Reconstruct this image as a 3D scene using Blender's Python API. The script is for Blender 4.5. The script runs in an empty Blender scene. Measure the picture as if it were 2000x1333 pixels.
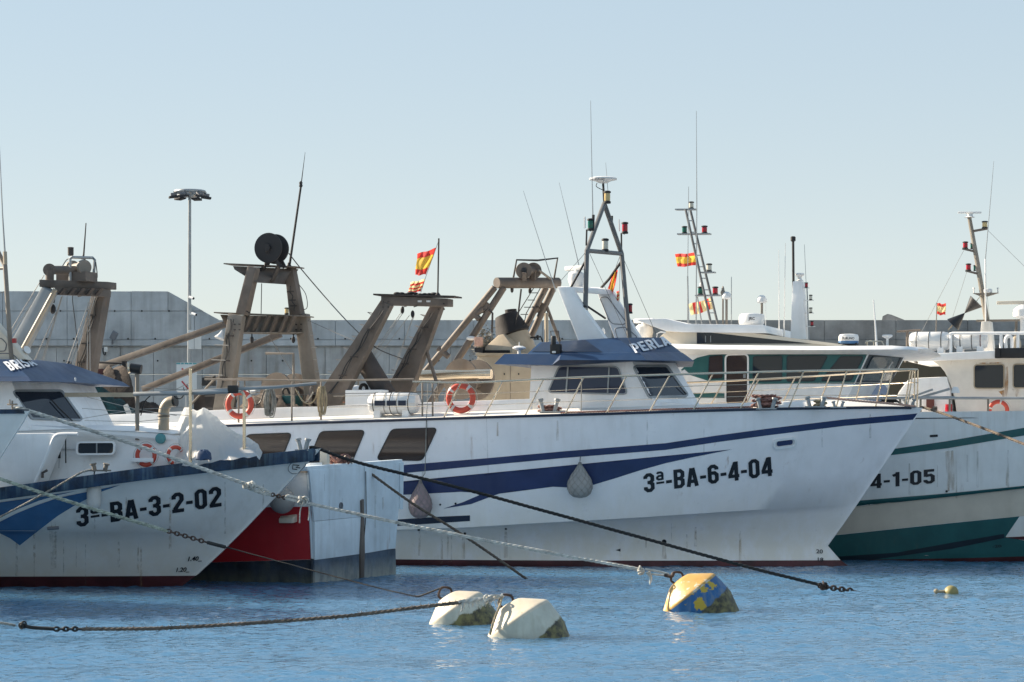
import bpy, bmesh, math, random
import numpy as np
from mathutils import Vector, Matrix
from mathutils.bvhtree import BVHTree

random.seed(7)
SC = bpy.context.scene
COL = SC.collection
F, H, CX, CY = 4700.0, 2.85, 1000.0, 880.0       # focal length in photo pixels, eye height, principal column, horizon row

# ---------------------------------------------------------------- camera, sky, sun, exposure
cd = bpy.data.cameras.new("camera")
cd.sensor_width = 36.0
cd.lens = 36.0 * F / 2000.0
cd.shift_y = (CY - 666.5) / 2000.0
cd.clip_start, cd.clip_end = 0.5, 3000
cam = bpy.data.objects.new("camera", cd)
COL.objects.link(cam)
cam.location = (0, 0, H)
cam.rotation_euler = (math.radians(90), 0, 0)
SC.camera = cam

SUN_AZ, SUN_EL = math.radians(-66), math.radians(27)   # azimuth from +Y towards +X
sund = Vector((math.sin(SUN_AZ) * math.cos(SUN_EL), math.cos(SUN_AZ) * math.cos(SUN_EL), math.sin(SUN_EL)))
wd = bpy.data.worlds.new("World")
SC.world = wd
wd.use_nodes = True
nt = wd.node_tree
nt.nodes.clear()
sky = nt.nodes.new('ShaderNodeTexSky')
sky.sky_type = 'NISHITA'
sky.sun_disc = False
sky.sun_elevation = SUN_EL
sky.sun_rotation = SUN_AZ
sky.altitude = 0
sky.air_density = 1.0
sky.dust_density = 0.0
sky.ozone_density = 1.6
bg = nt.nodes.new('ShaderNodeBackground')
bg.inputs[1].default_value = 0.15
wo = nt.nodes.new('ShaderNodeOutputWorld')
gm_ = nt.nodes.new('ShaderNodeGamma')                 # evens out the whole sky, lifting its unseen side to fill the shaded hulls
gm_.inputs[1].default_value = 0.19
hs_ = nt.nodes.new('ShaderNodeHueSaturation')
hs_.inputs['Saturation'].default_value = 2.4
nt.links.new(sky.outputs[0], gm_.inputs[0])
nt.links.new(gm_.outputs[0], hs_.inputs['Color'])
nt.links.new(hs_.outputs[0], bg.inputs[0])
nt.links.new(bg.outputs[0], wo.inputs[0])
sl = bpy.data.lights.new("sun", 'SUN')
sl.energy = 3.4
sl.angle = math.radians(0.5)
sl.color = (1.0, 0.86, 0.68)
so = bpy.data.objects.new("sun", sl)
COL.objects.link(so)
so.rotation_euler = sund.to_track_quat('Z', 'Y').to_euler()
so.location = (-60, 40, 60)
vs = SC.view_settings
vs.view_transform = 'Standard'
vs.look = 'None'
vs.exposure = 1.92
vs.gamma = 1.0
vs.use_curve_mapping = False

# ---------------------------------------------------------------- materials
def nodes_of(m):
    m.use_nodes = True
    n = m.node_tree
    return n, n.nodes['Principled BSDF']

def paint(name, col, rough=0.45, var=0.10, dirt=0.0, dirtcol=(0.20, 0.15, 0.09), rust=0.0, metal=0.0, bump=0.0, scale=1.0, low=None, coat=0.0):
    """painted or raw surface: colour wander, vertical run-off streaks, rust blooms, optional grime near the waterline"""
    m = bpy.data.materials.new(name)
    n, b = nodes_of(m)
    L = n.links.new
    tc = n.nodes.new('ShaderNodeTexCoord')
    def noise(sx, sy, sz, det=5, rg=.55):
        mp = n.nodes.new('ShaderNodeMapping')
        mp.inputs['Scale'].default_value = (sx * scale, sy * scale, sz * scale)
        L(tc.outputs['Object'], mp.inputs[0])
        t = n.nodes.new('ShaderNodeTexNoise')
        t.inputs['Scale'].default_value = 1.0
        t.inputs['Detail'].default_value = det
        t.inputs['Roughness'].default_value = rg
        L(mp.outputs[0], t.inputs['Vector'])
        return t.outputs['Fac']
    def ramp(src, a, c):
        r = n.nodes.new('ShaderNodeMapRange')
        r.inputs['From Min'].default_value = a
        r.inputs['From Max'].default_value = c
        L(src, r.inputs['Value'])
        return r.outputs[0]
    def mul(a, k):
        q = n.nodes.new('ShaderNodeMath'); q.operation = 'MULTIPLY'
        L(a, q.inputs[0])
        if isinstance(k, (int, float)): q.inputs[1].default_value = k
        else: L(k, q.inputs[1])
        return q.outputs[0]
    def mix(fac, a, c):
        q = n.nodes.new('ShaderNodeMix'); q.data_type = 'RGBA'
        L(fac, q.inputs[0])
        for s, v in ((q.inputs[6], a), (q.inputs[7], c)):
            if isinstance(v, tuple): s.default_value = (*v[:3], 1)
            else: L(v, s)
        return q.outputs[2]
    dark = tuple(c * (1 - 2.2 * var) for c in col)
    lite = tuple(min(1, c * (1 + .7 * var)) for c in col)
    base = mix(ramp(noise(1.3, 1.3, 1.3, 7, .6), .3, .7), dark, lite)
    if dirt > 0:
        st = ramp(noise(5, 5, .35, 4), .48, .78)
        pt = ramp(noise(.8, .8, .8, 3), .35, .7)
        base = mix(mul(mul(st, pt), dirt), base, dirtcol)
    if rust > 0:
        rs = ramp(noise(3.5, 3.5, .5, 6, .65), .62, .74)
        rp = ramp(noise(1.1, 1.1, 1.1, 2), .5, .62)
        base = mix(mul(mul(rs, rp), rust), base, (.30, .13, .045))
    if low:
        z0, z1, lc, amt = low
        sp = n.nodes.new('ShaderNodeSeparateXYZ')
        L(tc.outputs['Object'], sp.inputs[0])
        g = ramp(sp.outputs[2], z1, z0)
        gn = ramp(noise(2.2, 2.2, 1.0, 6, .65), .22, .55)
        base = mix(mul(mul(g, gn), amt), base, lc)
    L(base, b.inputs['Base Color'])
    b.inputs['Metallic'].default_value = metal
    rr = n.nodes.new('ShaderNodeMapRange')
    L(noise(4, 4, 4, 4), rr.inputs['Value'])
    rr.inputs['To Min'].default_value = max(.02, rough - .1)
    rr.inputs['To Max'].default_value = min(1, rough + .12)
    L(rr.outputs[0], b.inputs['Roughness'])
    b.inputs['Coat Weight'].default_value = coat
    if bump > 0:
        bp = n.nodes.new('ShaderNodeBump')
        bp.inputs['Strength'].default_value = bump
        bp.inputs['Distance'].default_value = 0.02
        L(noise(9, 9, 9, 6, .6), bp.inputs['Height'])
        L(bp.outputs[0], b.inputs['Normal'])
    return m

def glass(name, col, rough=.04, spec=.5):
    m = bpy.data.materials.new(name)
    n, b = nodes_of(m)
    b.inputs['Base Color'].default_value = (*col, 1)
    b.inputs['Roughness'].default_value = rough
    b.inputs['Specular IOR Level'].default_value = spec
    return m

MT = {}
MT['perla_white'] = paint('white_hull_paint', (.93, .90, .905), .30, .035, .25, (.45, .38, .28), .6, low=(.15, 2.3, (.80, .73, .61), .9))
MT['white'] = paint('white_paint', (.87, .87, .865), .38, .06, .30, (.38, .32, .24), .15)
MT['deck_white'] = paint('deck_paint', (.74, .72, .68), .6, .07, .15, (.4, .36, .3), 0)
MT['grey_white'] = paint('worn_grey_white_paint', (.83, .84, .82), .36, .05, .4, (.36, .33, .25), .3, low=(.1, 1.9, (.74, .70, .61), .9))
MT['rusty_white'] = paint('rust_streaked_white_paint', (.78, .75, .69), .45, .08, .5, (.42, .34, .22), 1.0)
MT['cream'] = paint('cream_paint', (.68, .61, .50), .4, .06, .25, (.42, .35, .24), .1)
MT['navy'] = paint('navy_stripe_paint', (.028, .045, .13), .32, .12, .1, (.2, .2, .25))
MT['blue'] = paint('roof_blue_paint', (.011, .042, .112), .42, .12, .15, (.06, .13, .24))
MT['dkblue'] = paint('dark_navy_paint', (.012, .022, .05), .32, .1)
MT['mid_blue'] = paint('faded_blue_paint', (.05, .15, .32), .4, .12, .3, (.2, .3, .4))
MT['gun_blue'] = paint('chipped_gunwale_blue', (.011, .042, .098), .5, .38, .8, (.16, .27, .33), .3, bump=.4, scale=2.2)
MT['black'] = paint('black_paint', (.012, .012, .014), .4, .2)
MT['letter'] = paint('black_lettering', (.014, .016, .022), .45, .25)
MT['letter_w'] = paint('white_lettering', (.72, .74, .78), .45, .08)
MT['boot'] = paint('dark_red_antifouling', (.10, .022, .024), .6, .3, .5, (.05, .03, .03), bump=.2)
MT['red'] = paint('red_hull_paint', (.48, .020, .030), .42, .10, .25, (.30, .08, .07), .2)
MT['blue_boot'] = paint('blue_grey_bootstripe_with_growth', (.065, .10, .15), .6, .25, .6, (.14, .16, .15), .3, bump=.5, low=(.0, .45, (.36, .37, .33), .95), scale=2.2)
MT['dk_boot'] = paint('dark_bootstripe_with_growth', (.026, .040, .065), .6, .35, .6, (.10, .11, .08), .3, bump=.5, low=(.0, .30, (.13, .14, .11), .8), scale=2.2)
MT['transom'] = paint('pale_blue_white_planks', (.70, .79, .85), .5, .09, .8, (.42, .46, .46), .5, bump=.15)
MT['green'] = paint('teal_green_paint', (.020, .115, .115), .4, .12, .2, (.1, .2, .18), .1)
MT['green_dk'] = paint('dark_teal_paint', (.006, .022, .035), .45, .2)
MT['gantry_dk'] = paint('dark_brown_steel', (.060, .050, .046), .68, .3, .5, (.16, .10, .06), .5, bump=.15)
MT['gantry'] = paint('brown_steel', (.150, .124, .105), .66, .24, .9, (.085, .058, .042), 1.0, bump=.12)
MT['gantry_lt'] = paint('tan_steel', (.235, .205, .172), .62, .18, .8, (.15, .095, .055), .9, bump=.1)
MT['rustred'] = paint('rust_red_steel', (.13, .035, .03), .65, .2, .4, (.06, .03, .03), .4)
MT['tan'] = paint('tan_casing_paint', (.41, .345, .255), .5, .12, .6, (.24, .18, .11), .5)
MT['soot'] = paint('sooty_black', (.02, .018, .02), .75, .3, bump=.2)
MT['steel'] = paint('stainless_steel', (.66, .56, .43), .22, .08, .2, (.4, .3, .2), metal=.9)
MT['galv'] = paint('galvanised_steel', (.34, .36, .37), .45, .12, .3, (.25, .22, .18), .15, metal=.4)
MT['dkmetal'] = paint('dark_metal', (.024, .024, .027), .7, .2)
MT['grey'] = paint('grey_plastic', (.16, .17, .19), .5, .12)
MT['plastic'] = paint('white_plastic', (.74, .74, .73), .32, .04, .2, (.45, .4, .32), .1)
MT['orange'] = paint('orange_lifebuoy', (.56, .075, .045), .5, .12, .2, (.5, .2, .14))
MT['tape'] = paint('reflective_tape', (.62, .60, .58), .4, .1)
MT['buoy_cream'] = paint('cream_buoy_paint', (.60, .57, .47), .5, .10, .2, (.4, .38, .26), .1, bump=.05)
MT['fender_pink'] = paint('pinkish_rubber_fender', (.34, .24, .24), .6, .12, .2, (.3, .25, .22))
MT['fender_grey'] = paint('grey_rubber_fender', (.38, .36, .34), .6, .12, .3, (.28, .26, .22))
MT['fender_white'] = paint('scuffed_white_fender', (.62, .62, .60), .5, .1, .35, (.36, .34, .3))
MT['rope_white'] = paint('white_rope', (.58, .57, .52), .85, .25, scale=6)
MT['rope_grey'] = paint('grey_rope', (.30, .29, .26), .85, .25, scale=6)
MT['rope_green'] = paint('green_flecked_rope', (.40, .44, .36), .85, .3, scale=8)
MT['rope_black'] = paint('black_wet_rope', (.022, .021, .02), .7, .3, scale=6)
MT['rope_brown'] = paint('brown_rope', (.16, .125, .095), .85, .25, scale=6)
MT['rope_red'] = paint('faded_red_rope', (.33, .17, .14), .85, .3, scale=8)
MT['rope_pink'] = paint('salmon_rope', (.58, .36, .28), .85, .15, scale=8)
MT['rope_tan'] = paint('tan_rope', (.42, .34, .22), .85, .2, scale=8)
MT['chain'] = paint('rusty_chain', (.085, .05, .036), .75, .35, bump=.3, scale=4)
MT['wire'] = paint('wire_rope', (.11, .105, .10), .5, .2)
MT['wire_lt'] = paint('bright_wire_rope', (.40, .38, .35), .5, .2)
MT['tarp'] = paint('white_plastic_tarpaulin', (.84, .84, .82), .42, .06, .35, (.62, .58, .46), bump=.35, scale=1.5)
MT['net_teal'] = paint('teal_trawl_net', (.012, .055, .055), .9, .35, bump=.8, scale=4)
MT['net_brown'] = paint('brown_trawl_net', (.075, .055, .042), .9, .35, bump=.8, scale=4)
MT['wood'] = paint('bare_wood', (.42, .33, .25), .75, .15, .4, (.25, .18, .12))
MT['red_lens'] = glass('red_lens', (.32, .008, .02), .12)
MT['green_lens'] = glass('green_lens', (.004, .10, .07), .12)
MT['amber_lens'] = glass('amber_lens', (.55, .42, .20), .15)
MT['clear_lens'] = glass('clear_lens', (.55, .53, .45), .15)
MT['flag_red'] = paint('red_flag_cloth', (.60, .05, .05), .8, .08)
MT['flag_yel'] = paint('yellow_flag_cloth', (.80, .48, .06), .8, .08)
MT['flag_pale'] = paint('faded_yellow_cloth', (.80, .66, .32), .8, .08)
MT['teal_sign'] = paint('teal_print', (.10, .32, .34), .5, .1)
MT['sign'] = paint('sign_face', (.62, .62, .60), .45, .05, .2, (.4, .4, .38))
MT['sign_red'] = paint('red_print', (.45, .04, .05), .5, .05)
MT['glass_brown'] = glass('brown_tinted_glass', (.050, .036, .032), .06, .5)
MT['glass_dark'] = glass('dark_glass', (.018, .024, .034), .03, .45)
MT['glass_blue'] = glass('blue_tinted_glass', (.035, .042, .070), .03, .4)

def stain(name, col, amt, sx=14):
    """thin run-off that lets the paint below show through"""
    m = bpy.data.materials.new(name); n, b = nodes_of(m); L = n.links.new
    b.inputs['Base Color'].default_value = (*col, 1); b.inputs['Roughness'].default_value = .7
    tc = n.nodes.new('ShaderNodeTexCoord'); mp = n.nodes.new('ShaderNodeMapping'); mp.inputs['Scale'].default_value = (sx, sx, 1.6)
    t = n.nodes.new('ShaderNodeTexNoise'); t.inputs['Scale'].default_value = 1; t.inputs['Detail'].default_value = 5
    r = n.nodes.new('ShaderNodeMapRange'); r.inputs['From Min'].default_value = .38; r.inputs['From Max'].default_value = .72; r.inputs['To Max'].default_value = amt
    L(tc.outputs['Object'], mp.inputs[0]); L(mp.outputs[0], t.inputs['Vector']); L(t.outputs['Fac'], r.inputs['Value']); L(r.outputs[0], b.inputs['Alpha'])
    return m
MT['run_rust'] = stain('rust_runoff', (.46, .31, .17), .45)
MT['run_brown'] = stain('brown_runoff', (.40, .35, .28), .34)
MT['run_orange'] = stain('orange_rust_runoff', (.46, .22, .05), .85, 9)
def sheet(m, amt, col=(.85, .85, .84)):
    n = m.node_tree; b = n.nodes['Principled BSDF']; o = n.nodes['Material Output']; t = n.nodes.new('ShaderNodeBsdfTranslucent'); x = n.nodes.new('ShaderNodeMixShader')
    x.inputs[0].default_value = amt; t.inputs[0].default_value = (*col, 1)
    n.links.new(b.outputs[0], x.inputs[1]); n.links.new(t.outputs[0], x.inputs[2]); n.links.new(x.outputs[0], o.inputs[0])
sheet(MT['tarp'], .6)
sheet(MT['flag_red'], .5, (.75, .07, .05)); sheet(MT['flag_yel'], .5, (.9, .58, .10)); sheet(MT['flag_pale'], .5, (.9, .74, .40))
MT['mast_grey'] = paint('weathered_grey_mast_paint', (.15, .155, .16), .5, .2, .4, (.12, .09, .06), .4)
MT['mast_tan'] = paint('greyish_tan_mast_paint', (.26, .235, .195), .5, .15, .4, (.2, .13, .08), .3)
def clear_glass(name, tint):
    m = bpy.data.materials.new(name)
    n, b = nodes_of(m)
    b.inputs['Base Color'].default_value = (*tint, 1)
    b.inputs['Roughness'].default_value = .02
    b.inputs['Transmission Weight'].default_value = .75
    b.inputs['IOR'].default_value = 1.05
    b.inputs['Specular IOR Level'].default_value = .6
    return m
MT['windscreen'] = clear_glass('clear_windscreen', (.45, .50, .52))

# ---------------------------------------------------------------- frames: photo pixel + sideways offset -> point in a boat's own axes
class Frame:
    def __init__(s, o, yaw):
        t = math.radians(yaw)
        s.o = Vector((o[0], o[1], 0)); s.yaw = -t
        s.fw = Vector((math.cos(t), -math.sin(t), 0)); s.lf = Vector((math.sin(t), math.cos(t), 0))
        s.cam = s.loc(Vector((0, 0, H)))
    def loc(s, p):
        d = p - s.o
        return Vector((d.dot(s.fw), d.dot(s.lf), p.z))
    def w(s, p):
        return s.o + s.fw * p[0] + s.lf * p[1] + Vector((0, 0, p[2]))
    def at(s, px, py, y):
        dx, dz = (px - CX) / F, (CY - py) / F
        Y = (y + s.o.dot(s.lf)) / (dx * s.lf.x + s.lf.y)
        return s.loc(Vector((dx * Y, Y, H + dz * Y)))
    def scale(s, p):                                # photo pixels per metre at a local point
        return F / s.w(p).y
    def ray(s, px, py):
        a = s.loc(Vector(((px - CX) / F * 50, 50, H + (CY - py) / F * 50)))
        return s.cam, (a - s.cam).normalized()
WORLD = Frame((0, 0), 0)
ORG = {}
FRM = {}

def setp(o, label=None, cat=None, group=None, kind=None):
    if label: o['label'] = label
    if cat: o['category'] = cat
    if group: o['group'] = group
    if kind: o['kind'] = kind

def thing(fr, name, label, cat, base, group=None):
    o = bpy.data.objects.new(name, None)
    COL.objects.link(o)
    o.empty_display_size = .2
    base = Vector(base)
    o.location = fr.w(base); o.rotation_euler = (0, 0, fr.yaw)
    ORG[o.name] = base; FRM[o.name] = fr
    setp(o, label, cat, group)
    return o

class M:
    """collects shapes in a frame's local axes; out() links them as one mesh object"""
    def __init__(s): s.v = []; s.f = []; s.mi = []; s.cur = 0
    def add(s, vs, fs):
        k = len(s.v); s.v += [Vector(p) for p in vs]
        for f in fs: s.f.append([i + k for i in f]); s.mi.append(s.cur)
        return s
    def tri(s):
        F_, I_ = [], []
        for f, i in zip(s.f, s.mi):
            if len(f) == 4: F_ += [[f[0], f[1], f[2]], [f[0], f[2], f[3]]]; I_ += [i, i]
            else: F_.append(f); I_.append(i)
        s.f, s.mi = F_, I_
        return s
    def box(s, c, d, R=None):
        c = Vector(c); vs = []
        for z in (-1, 1):
            for y in (-1, 1):
                for x in (-1, 1):
                    p = Vector((x * d[0] / 2, y * d[1] / 2, z * d[2] / 2))
                    vs.append(c + (R @ p if R else p))
        return s.add(vs, [(0, 2, 3, 1), (4, 5, 7, 6), (0, 1, 5, 4), (2, 6, 7, 3), (0, 4, 6, 2), (1, 3, 7, 5)])
    def beam(s, a, b, w, h, up=(0, 0, 1), w2=None, h2=None):
        """rectangular bar; w across, h along 'up'"""
        a, b = Vector(a), Vector(b); d = (b - a).normalized(); up = Vector(up)
        sd = d.cross(up)
        if sd.length < 1e-4: sd = d.cross(Vector((1, 0, 0)))
        sd.normalize(); u = sd.cross(d)
        w2 = w2 or w; h2 = h2 or h; vs = []
        for p, ww, hh in ((a, w, h), (b, w2, h2)):
            for i, j in ((-1, -1), (1, -1), (1, 1), (-1, 1)): vs.append(p + sd * ww / 2 * i + u * hh / 2 * j)
        return s.add(vs, [(3, 2, 1, 0), (4, 5, 6, 7), (0, 1, 5, 4), (1, 2, 6, 5), (2, 3, 7, 6), (3, 0, 4, 7)])
    def tube(s, pts, r, n=8, closed=False, r2=None):
        pts = [Vector(p) for p in pts]; N = len(pts)
        if N < 2: return s
        def tan(i):
            if closed: return (pts[(i + 1) % N] - pts[i - 1]).normalized()
            return (pts[min(i + 1, N - 1)] - pts[max(i - 1, 0)]).normalized()
        t0 = tan(0); u = t0.orthogonal().normalized(); vs = []; pt = t0
        for i in range(N):
            t = tan(i); q = pt.rotation_difference(t); u = (q @ u); u = (u - t * u.dot(t)).normalized(); w = t.cross(u); pt = t
            rr = r if r2 is None else r + (r2 - r) * i / (N - 1)
            for k in range(n):
                a = 2 * math.pi * k / n
                vs.append(pts[i] + (u * math.cos(a) + w * math.sin(a)) * rr)
        fs = []
        for i in range(N if closed else N - 1):
            j = (i + 1) % N
            for k in range(n): fs.append((i * n + k, i * n + (k + 1) % n, j * n + (k + 1) % n, j * n + k))
        if not closed: fs += [tuple(range(n))[::-1], tuple((N - 1) * n + k for k in range(n))]
        return s.add(vs, fs)
    def cyl(s, a, b, r, r2=None, n=16): return s.tube([a, b], r, n, False, r if r2 is None else r2)
    def lathe(s, o, ax, prof, n=24, cap=True):
        o = Vector(o); ax = Vector(ax).normalized(); u = ax.orthogonal().normalized(); w = ax.cross(u); vs = []
        for (r, h) in prof:
            for k in range(n):
                a = 2 * math.pi * k / n
                vs.append(o + ax * h + (u * math.cos(a) + w * math.sin(a)) * max(r, 1e-4))
        fs = []
        for i in range(len(prof) - 1):
            for k in range(n): fs.append((i * n + k, i * n + (k + 1) % n, (i + 1) * n + (k + 1) % n, (i + 1) * n + k))
        if cap: fs += [tuple(range(n))[::-1], tuple((len(prof) - 1) * n + k for k in range(n))]
        return s.add(vs, fs)
    def ball(s, c, r, sc=(1, 1, 1), n=16, m=10):
        c = Vector(c); vs = []
        for i in range(m + 1):
            t = math.pi * i / m
            for k in range(n):
                a = 2 * math.pi * k / n
                rr = max(math.sin(t), 1e-3)
                vs.append(c + Vector((rr * math.cos(a) * sc[0], rr * math.sin(a) * sc[1], math.cos(t) * sc[2])) * r)
        fs = [(i * n + k, (i + 1) * n + k, (i + 1) * n + (k + 1) % n, i * n + (k + 1) % n) for i in range(m) for k in range(n)]
        return s.add(vs, fs)
    def torus(s, c, ax, R, r, a0=0, a1=2 * math.pi, n=32, m=12, sq=1.0):
        c = Vector(c); ax = Vector(ax).normalized(); u = ax.orthogonal().normalized()
        if abs(ax.z) < .9: u = (Vector((0, 0, 1)) - ax * ax.z).normalized()
        w = ax.cross(u); full = abs(a1 - a0) > 6.28; vs = []; N = n if full else n + 1
        for i in range(N):
            a = a0 + (a1 - a0) * i / n; d = u * math.cos(a) + w * math.sin(a)
            for k in range(m):
                b = 2 * math.pi * k / m
                vs.append(c + d * (R + r * math.cos(b)) + ax * r * sq * math.sin(b))
        fs = []
        for i in range(n):
            j = (i + 1) % N
            for k in range(m): fs.append((i * m + k, j * m + k, j * m + (k + 1) % m, i * m + (k + 1) % m))
        if not full: fs += [tuple(range(m)), tuple(n * m + k for k in range(m))[::-1]]
        return s.add(vs, fs)
    def prism(s, poly, vec):
        poly = [Vector(p) for p in poly]; vec = Vector(vec); n = len(poly)
        return s.add(poly + [p + vec for p in poly], [tuple(range(n))[::-1], tuple(range(n, 2 * n))] + [(i, (i + 1) % n, n + (i + 1) % n, n + i) for i in range(n)])
    def loft(s, rings, caps=True, closed=True):
        n = len(rings[0]); vs = [p for r in rings for p in r]; fs = []
        for i in range(len(rings) - 1):
            for k in range(n if closed else n - 1): fs.append((i * n + k, i * n + (k + 1) % n, (i + 1) * n + (k + 1) % n, (i + 1) * n + k))
        if caps: fs += [tuple(range(n))[::-1], tuple((len(rings) - 1) * n + k for k in range(n))]
        return s.add(vs, fs)
    def out(s, name, mat, parent=None, fr=None, base=None, smooth=35, label=None, cat=None, group=None, kind=None, bevel=0, fixn=True):
        root = parent
        while root is not None and root.parent is not None: root = root.parent
        if root is not None: org, fr = ORG[root.name], FRM[root.name]
        else:
            if base is None:
                lo = Vector([min(p[i] for p in s.v) for i in range(3)]); hi = Vector([max(p[i] for p in s.v) for i in range(3)])
                base = Vector(((lo.x + hi.x) / 2, (lo.y + hi.y) / 2, lo.z))
            org = Vector(base)
        me = bpy.data.meshes.new(name)
        me.from_pydata([p - org for p in s.v], [], s.f)
        mats = mat if isinstance(mat, (list, tuple)) else [mat]
        for q in mats: me.materials.append(MT[q] if isinstance(q, str) else q)
        if len(mats) > 1: me.polygons.foreach_set('material_index', s.mi)
        if fixn:
            bm = bmesh.new(); bm.from_mesh(me); bmesh.ops.recalc_face_normals(bm, faces=bm.faces)
            if bevel > 0:
                es = [e for e in bm.edges if len(e.link_faces) == 2 and e.calc_face_angle(0) > .6]
                bmesh.ops.bevel(bm, geom=es, offset=bevel, segments=2, profile=.6, affect='EDGES', clamp_overlap=True)
            bm.to_mesh(me); bm.free()
        if smooth:
            me.shade_smooth(); me.set_sharp_from_angle(angle=math.radians(smooth))
        me.update()
        o = bpy.data.objects.new(name, me)
        COL.objects.link(o)
        if parent is not None: o.parent = parent
        else:
            o.location = fr.w(org); o.rotation_euler = (0, 0, fr.yaw)
            ORG[o.name] = org; FRM[o.name] = fr
        setp(o, label, cat, group, kind)
        return o

# ---------------------------------------------------------------- laying shapes on curved surfaces
class Surf:
    def __init__(s, fr, m):
        m.tri(); s.fr = fr; s.t = BVHTree.FromPolygons([tuple(p) for p in m.v], [tuple(f) for f in m.f])
    def hit(s, px, py, off=0.0):
        o, d = s.fr.ray(px, py)
        p, n, i, _ = s.t.ray_cast(o, d)
        if p is None:
            g = s.fr.at(px, py, 0)
            best = min((s.t.find_nearest(o.lerp(g, k))[:4] for k in (.97, .985, 1.0)), key=lambda q: q[3])
            p, n = best[0], best[1]
        if n.dot(d) > 0: n = -n
        return p + n * off, n

def chop(poly, sx=18, sy=14):
    bm = bmesh.new()
    vs = [bm.verts.new((p[0], p[1], 0)) for p in poly]
    bm.faces.new(vs)
    bmesh.ops.triangulate(bm, faces=bm.faces[:])
    xs = [p[0] for p in poly]; ys = [p[1] for p in poly]
    for ax, lo, hi, st in ((0, min(xs), max(xs), sx), (1, min(ys), max(ys), sy)):
        t = lo + st
        while t < hi:
            co = (t, 0, 0) if ax == 0 else (0, t, 0); no = (1, 0, 0) if ax == 0 else (0, 1, 0)
            bmesh.ops.bisect_plane(bm, geom=bm.verts[:] + bm.edges[:] + bm.faces[:], plane_co=co, plane_no=no)
            t += st
    bm.verts.index_update()
    v = [(q.co.x, q.co.y) for q in bm.verts]; f = [[q.index for q in p.verts] for p in bm.faces]
    bm.free()
    return v, f

def decal(surf, poly, off, name, mat, parent, sx=18, sy=14, **kw):
    v, f = chop(poly, sx, sy)
    m = M(); m.add([surf.hit(x, y, off)[0] for x, y in v], f)
    return m.out(name, mat, parent, fixn=False, smooth=60, **kw)

def rounded(poly, r, n=4):
    out = []; N = len(poly)
    for i in range(N):
        p = Vector(poly[i]); a = Vector(poly[i - 1]) - p; b = Vector(poly[(i + 1) % N]) - p
        k = min(r, a.length * .45, b.length * .45)
        p0 = p + a.normalized() * k; p2 = p + b.normalized() * k
        for j in range(n + 1):
            t = j / n
            q = p0 * (1 - t) ** 2 + p * 2 * t * (1 - t) + p2 * t * t
            out.append((q.x, q.y))
    return out

def grow(poly, d):
    N = len(poly); A = sum(poly[i - 1][0] * poly[i][1] - poly[i][0] * poly[i - 1][1] for i in range(N)); sg = 1 if A > 0 else -1
    out = []
    for i in range(N):
        p = Vector(poly[i]); e1 = (p - Vector(poly[i - 1])).normalized(); e2 = (Vector(poly[(i + 1) % N]) - p).normalized()
        n1 = Vector((e1.y, -e1.x)) * sg; n2 = Vector((e2.y, -e2.x)) * sg
        b = n1 + n2
        if b.length < 1e-5: b = n1
        b.normalize(); k = d / max(.4, b.dot(n1))
        out.append((p.x + b.x * k, p.y + b.y * k))
    return out

def window(surf, quad, parent, r=4, fw=2.5, fmat='white', gmat='glass_dark', name='window', proud=.03, label=None):
    """a raised frame ring with its pane as a sub-part, both set on the surface"""
    inn = rounded(quad, r); ou = grow(inn, fw); n = len(inn); m = M()
    A = [surf.hit(*p, off=-.01)[0] for p in ou]; B = [surf.hit(*p, off=proud)[0] for p in ou]
    C = [surf.hit(*p, off=proud)[0] for p in inn]; D = [surf.hit(*p, off=.006)[0] for p in inn]
    m.loft([A, B, C, D], caps=False)
    fo = m.out(name, fmat, parent, label=label)
    decal(surf, inn, .014, 'pane', gmat, fo, 7, 6)
    return fo

def text2d(s, bold=.02, sx=1.0, font_gap=1.0):
    cu = bpy.data.curves.new('lettering', 'FONT'); cu.body = s; cu.size = 1; cu.offset = bold; cu.space_character = font_gap
    cu.resolution_u = 4
    ob = bpy.data.objects.new('lettering', cu); COL.objects.link(ob)
    dg = bpy.context.evaluated_depsgraph_get(); dg.update()
    me = ob.evaluated_get(dg).to_mesh()
    v = [(p.co.x, p.co.y) for p in me.vertices]; f = [tuple(p.vertices) for p in me.polygons]
    ob.evaluated_get(dg).to_mesh_clear()
    bpy.data.objects.remove(ob); bpy.data.curves.remove(cu)
    x0 = min(p[0] for p in v); x1 = max(p[0] for p in v); y1 = max(p[1] for p in v)
    return [((p[0] - x0) / (x1 - x0), p[1] / y1) for p in v], f

def lettering(surf, s, a, b, up, mat, parent, off=.012, name='lettering', bold=.02, gap=1.0, label=None):
    v, f = text2d(s, bold, font_gap=gap)
    m = M(); m.add([surf.hit(a[0] + u * (b[0] - a[0]) + t * up[0], a[1] + u * (b[1] - a[1]) + t * up[1], off)[0] for u, t in v], f)
    return m.out(name, mat, parent, fixn=False, smooth=0, label=label)

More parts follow.
